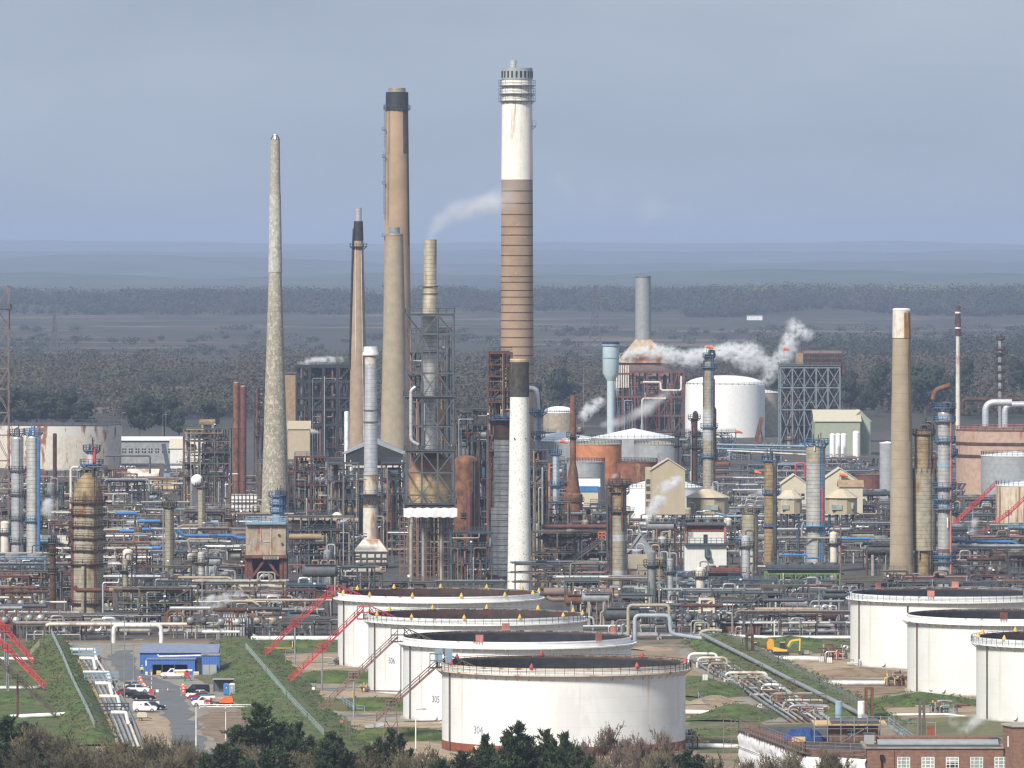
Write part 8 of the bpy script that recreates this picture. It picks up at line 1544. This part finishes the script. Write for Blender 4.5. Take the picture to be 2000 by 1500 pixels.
# ---------------------------------------------------------------- steam
def steam_mat(name, dens, lo, hi, scale=.42):
    m = bpy.data.materials.new(name); m.use_nodes = True; t = m.node_tree; N = t.nodes; L = t.links.new; N.remove(N['Principled BSDF']); v = N.new('ShaderNodeVolumePrincipled'); v.inputs['Color'].default_value = (.97, .97, .98, 1); v.inputs['Anisotropy'].default_value = .0
    tcx = N.new('ShaderNodeTexCoord'); ln = N.new('ShaderNodeVectorMath'); ln.operation = 'LENGTH'; L(tcx.outputs['Object'], ln.inputs[0]); f = N.new('ShaderNodeMapRange'); f.interpolation_type = 'SMOOTHSTEP'; L(ln.outputs['Value'], f.inputs[0]); f.inputs[1].default_value = 1; f.inputs[2].default_value = .15; f.inputs[3].default_value = 0; f.inputs[4].default_value = 1
    g_ = N.new('ShaderNodeNewGeometry'); nz = N.new('ShaderNodeTexNoise'); nz.inputs['Scale'].default_value = scale; nz.inputs['Detail'].default_value = 5; nz.inputs['Roughness'].default_value = .6; L(g_.outputs['Position'], nz.inputs['Vector']); n2 = N.new('ShaderNodeMapRange'); L(nz.outputs[0], n2.inputs[0]); n2.inputs[1].default_value = lo; n2.inputs[2].default_value = hi
    a = N.new('ShaderNodeMath'); a.operation = 'MULTIPLY'; L(f.outputs[0], a.inputs[0]); L(n2.outputs[0], a.inputs[1]); b = N.new('ShaderNodeMath'); b.operation = 'MULTIPLY'; L(a.outputs[0], b.inputs[0]); b.inputs[1].default_value = dens; L(b.outputs[0], v.inputs['Density']); L(v.outputs[0], N['Material Output'].inputs['Volume']); MATS[name] = m
steam_mat('steam', 1.2, .45, .62); steam_mat('steamthin', .6, .44, .62); steam_mat('steamfaint', .2, .36, .62, .08); steam_mat('steamwisp', .028, .4, .66, .035)
puffme = None
def plume(label, pts, g, mat='steam'):
    """steam: overlapping soft puffs (px, py, radius px) at one ground row"""
    global puffme
    Y = dep(g); s = Y / F; x0 = xat(pts[0][0], Y); r = thing('steam_plume', label, 'steam', x0, Y, zat(pts[0][1], Y))
    seq = []
    for a, b in zip(pts, pts[1:]):
        n = max(1, int(math.dist(a[:2], b[:2]) / (max(a[2], b[2]) * .75))); seq += [tuple(a[k] + (b[k] - a[k]) * i / n for k in range(3)) for i in range(n)]
    seq.append(pts[-1]); q = random.Random(int(pts[0][0]))
    for px, py, rp in seq:
        if puffme is None: puffme = MB().lathe([(.01, -1)] + [(math.cos(a * pi / 12), math.sin(a * pi / 12)) for a in range(-5, 6)] + [(.01, 1)], 16).build('puff', mat).data; bpy.data.objects.remove(bpy.data.objects['puff'])
        o = bpy.data.objects.new('puff', puffme.copy() if not puffme.users == 0 else puffme); o.data.materials.clear(); o.data.materials.append(MATS[mat]); COL.objects.link(o); o.parent = r; o.location = ((px - pts[0][0]) * s + q.uniform(-.2, .2) * rp * s, q.uniform(-.4, .4) * rp * s, zat(py, Y) - zat(pts[0][1], Y)); k = rp * s * q.uniform(1.15, 1.6); o.scale = (k * 1.15, k, k * q.uniform(.85, 1.1))
plume('long white steam trail drifting from the red boiler unit past the sock column', [(1208, 699, 6), (1240, 688, 9), (1290, 686, 14), (1310, 695, 18), (1345, 702, 17), (1385, 690, 16), (1430, 688, 22), (1460, 697, 22), (1490, 706, 15)], 846)
plume('white steam column rising over the tall lattice unit', [(1538, 706, 10), (1540, 680, 16), (1550, 650, 15), (1552, 634, 12), (1575, 654, 13)], 862, 'steamthin'); plume('faint grey steam low beside the tall lattice unit', [(1500, 740, 14), (1510, 715, 18), (1525, 695, 16)], 864, 'steamthin')
plume('white steam above the soot black unit', [(585, 709, 6), (605, 706, 9), (640, 704, 9), (665, 702, 7)], 902, 'steamthin'); plume('thin steam jet from the buff shed', [(560, 830, 3), (585, 835, 5), (618, 844, 4)], 940)
plume('faint wide steam drifting from the ringed flue stack', [(840, 466, 7), (842, 460, 9), (850, 446, 13), (864, 430, 17), (890, 416, 21), (930, 404, 24), (985, 392, 24)], 1136, 'steamfaint'); plume('faint smoke drifting away beside the tallest chimney', [(1092, 352, 24), (1135, 380, 32), (1190, 405, 36), (1260, 415, 34), (1330, 425, 26)], 955, 'steamwisp')
plume('slanting steam before the tall cream gabled building', [(1267, 1030, 5), (1266, 1005, 10), (1280, 985, 13), (1295, 955, 12), (1320, 940, 11)], 1076); plume('steam cloud by the long blue pipe', [(372, 1115, 10), (395, 1112, 14), (430, 1114, 13)], 1132); plume('steam rising beside the row of bent pipes', [(412, 1200, 9), (420, 1180, 13), (440, 1170, 12), (468, 1160, 10)], 1234, 'steamthin')
plume('steam puff beside the grey ringed twin column', [(88, 1000, 8), (94, 985, 11), (102, 972, 9)], 1118); plume('small steam curl on the banded brown column', [(1194, 936, 3), (1200, 930, 5), (1216, 922, 4)], 1162, 'steam'); plume('steam wisp from the thin pipe before the dark narrow column', [(1453, 975, 3), (1470, 968, 6), (1490, 962, 6)], 1106); plume('steam wisp past the dark narrow column', [(1522, 971, 5), (1545, 973, 8), (1565, 976, 7)], 1104, 'steamthin'); plume('steam wisp before the pointed round building', [(1620, 980, 6), (1640, 978, 8), (1655, 974, 6)], 1064, 'steamthin')
plume('steam swirling before the pale furnace', [(640, 1075, 8), (650, 1055, 11), (668, 1045, 10)], 1118, 'steamthin'); plume('low steam under the pale furnace hood', [(575, 1095, 8), (592, 1092, 10)], 1136, 'steamthin'); plume('steam in the corner by the last white tank', [(1862, 1412, 9), (1860, 1385, 10)], 1440, 'steamthin'); plume('second steam cloud in the corner by the last white tank', [(1880, 1428, 10), (1905, 1408, 13), (1930, 1402, 9)], 1442, 'steamthin')
plume('steam cloud drifting over the racks near the slim grey column', [(300, 1060, 7), (318, 1050, 9), (340, 1046, 8)], 1120, 'steamthin'); plume('white steam burst beside the brown framed unit', [(392, 1190, 6), (400, 1176, 9), (415, 1168, 8)], 1230); plume('white steam bank behind the thin lamp mast', [(1140, 812, 10), (1158, 795, 14), (1172, 785, 10)], 842); plume('low steam round the red boiler unit', [(1180, 830, 8), (1215, 822, 12), (1260, 800, 12), (1300, 770, 9)], 870, 'steamfaint'); plume('small steam by the long rusty pipe', [(1095, 1040, 5), (1115, 1030, 8)], 1150, 'steamthin'); plume('faint steam at the grey ringed tank of the picture edge', [(1895, 1040, 9), (1905, 1020, 10)], 1070, 'steamthin')

# ---------------------------------------------------------------- air
m = bpy.data.materials.new('haze'); m.use_nodes = True; t = m.node_tree; t.nodes.remove(t.nodes['Principled BSDF']); v = t.nodes.new('ShaderNodeVolumePrincipled'); v.inputs['Density'].default_value = .000053; v.inputs['Color'].default_value = (.49, .61, .86, 1); v.inputs['Anisotropy'].default_value = 0
t.links.new(v.outputs[0], t.nodes['Material Output'].inputs['Volume']); MATS['haze'] = m
o = MB().box(-8600, -500, -90, 8600, 48000, 205).build('haze', 'haze', None, False); o['kind'] = 'stuff'; o['label'] = 'thin blue rain haze lying over the whole plain'

# ---------------------------------------------------------------- labels for the look-alikes: what they stand by, then their row
import re
def short(n): return re.split(r",| (?:in|with|beside|at|under|on|near|and|by|inside|next|stained|crowded|among|past|before|behind|carrying|holding|to|between|tight|rising|the|topped|wrapped|facing|peeping|around) ", n)[0]
lms = [(short(a), b, c_) for a, b, c_ in LM]; names = {}
for a, b, c_ in lms: names[a] = names.get(a, 0) + 1
lms = [l for l in lms if names[l[0]] == 1 and 2 <= len(l[0].split()) <= 3 and 'twin' not in l[0]]
dup = {}
for o, ds, px, g in FILL:
    a = min(lms, key=lambda l: abs(l[1] - px) + .8 * abs(l[2] - g)); rel = 'beside' if abs(a[2] - g) < 14 else ('before' if g > a[2] else 'behind')
    o['label'] = '%s %s the %s' % (ds, rel, a[0]); dup.setdefault(o['label'], []).append((g, px, o))
ordn = ['nearest', 'second nearest', 'third nearest', 'fourth nearest', 'fifth nearest', 'sixth nearest', 'seventh nearest', 'eighth nearest', 'ninth nearest', 'tenth nearest', 'eleventh nearest', 'twelfth nearest']
for lb, it in dup.items():
    if len(it) > 1:
        for i, (g, px, o) in enumerate(sorted(it, key=lambda t: -t[0])): o['label'] = '%s, %s' % (lb, ordn[min(i, 11)])
seen = {}
for o in list(sc.objects):
    if o.get('category') and o.parent is None and o.name.startswith('bare_tree'): seen.setdefault(o['label'], []).append(o)
for lb, it in seen.items():
    if len(it) > 1:
        for i, o in enumerate(sorted(it, key=lambda o: o.location.y)): o['label'] = lb + ', ' + ordn[min(i, 11)]
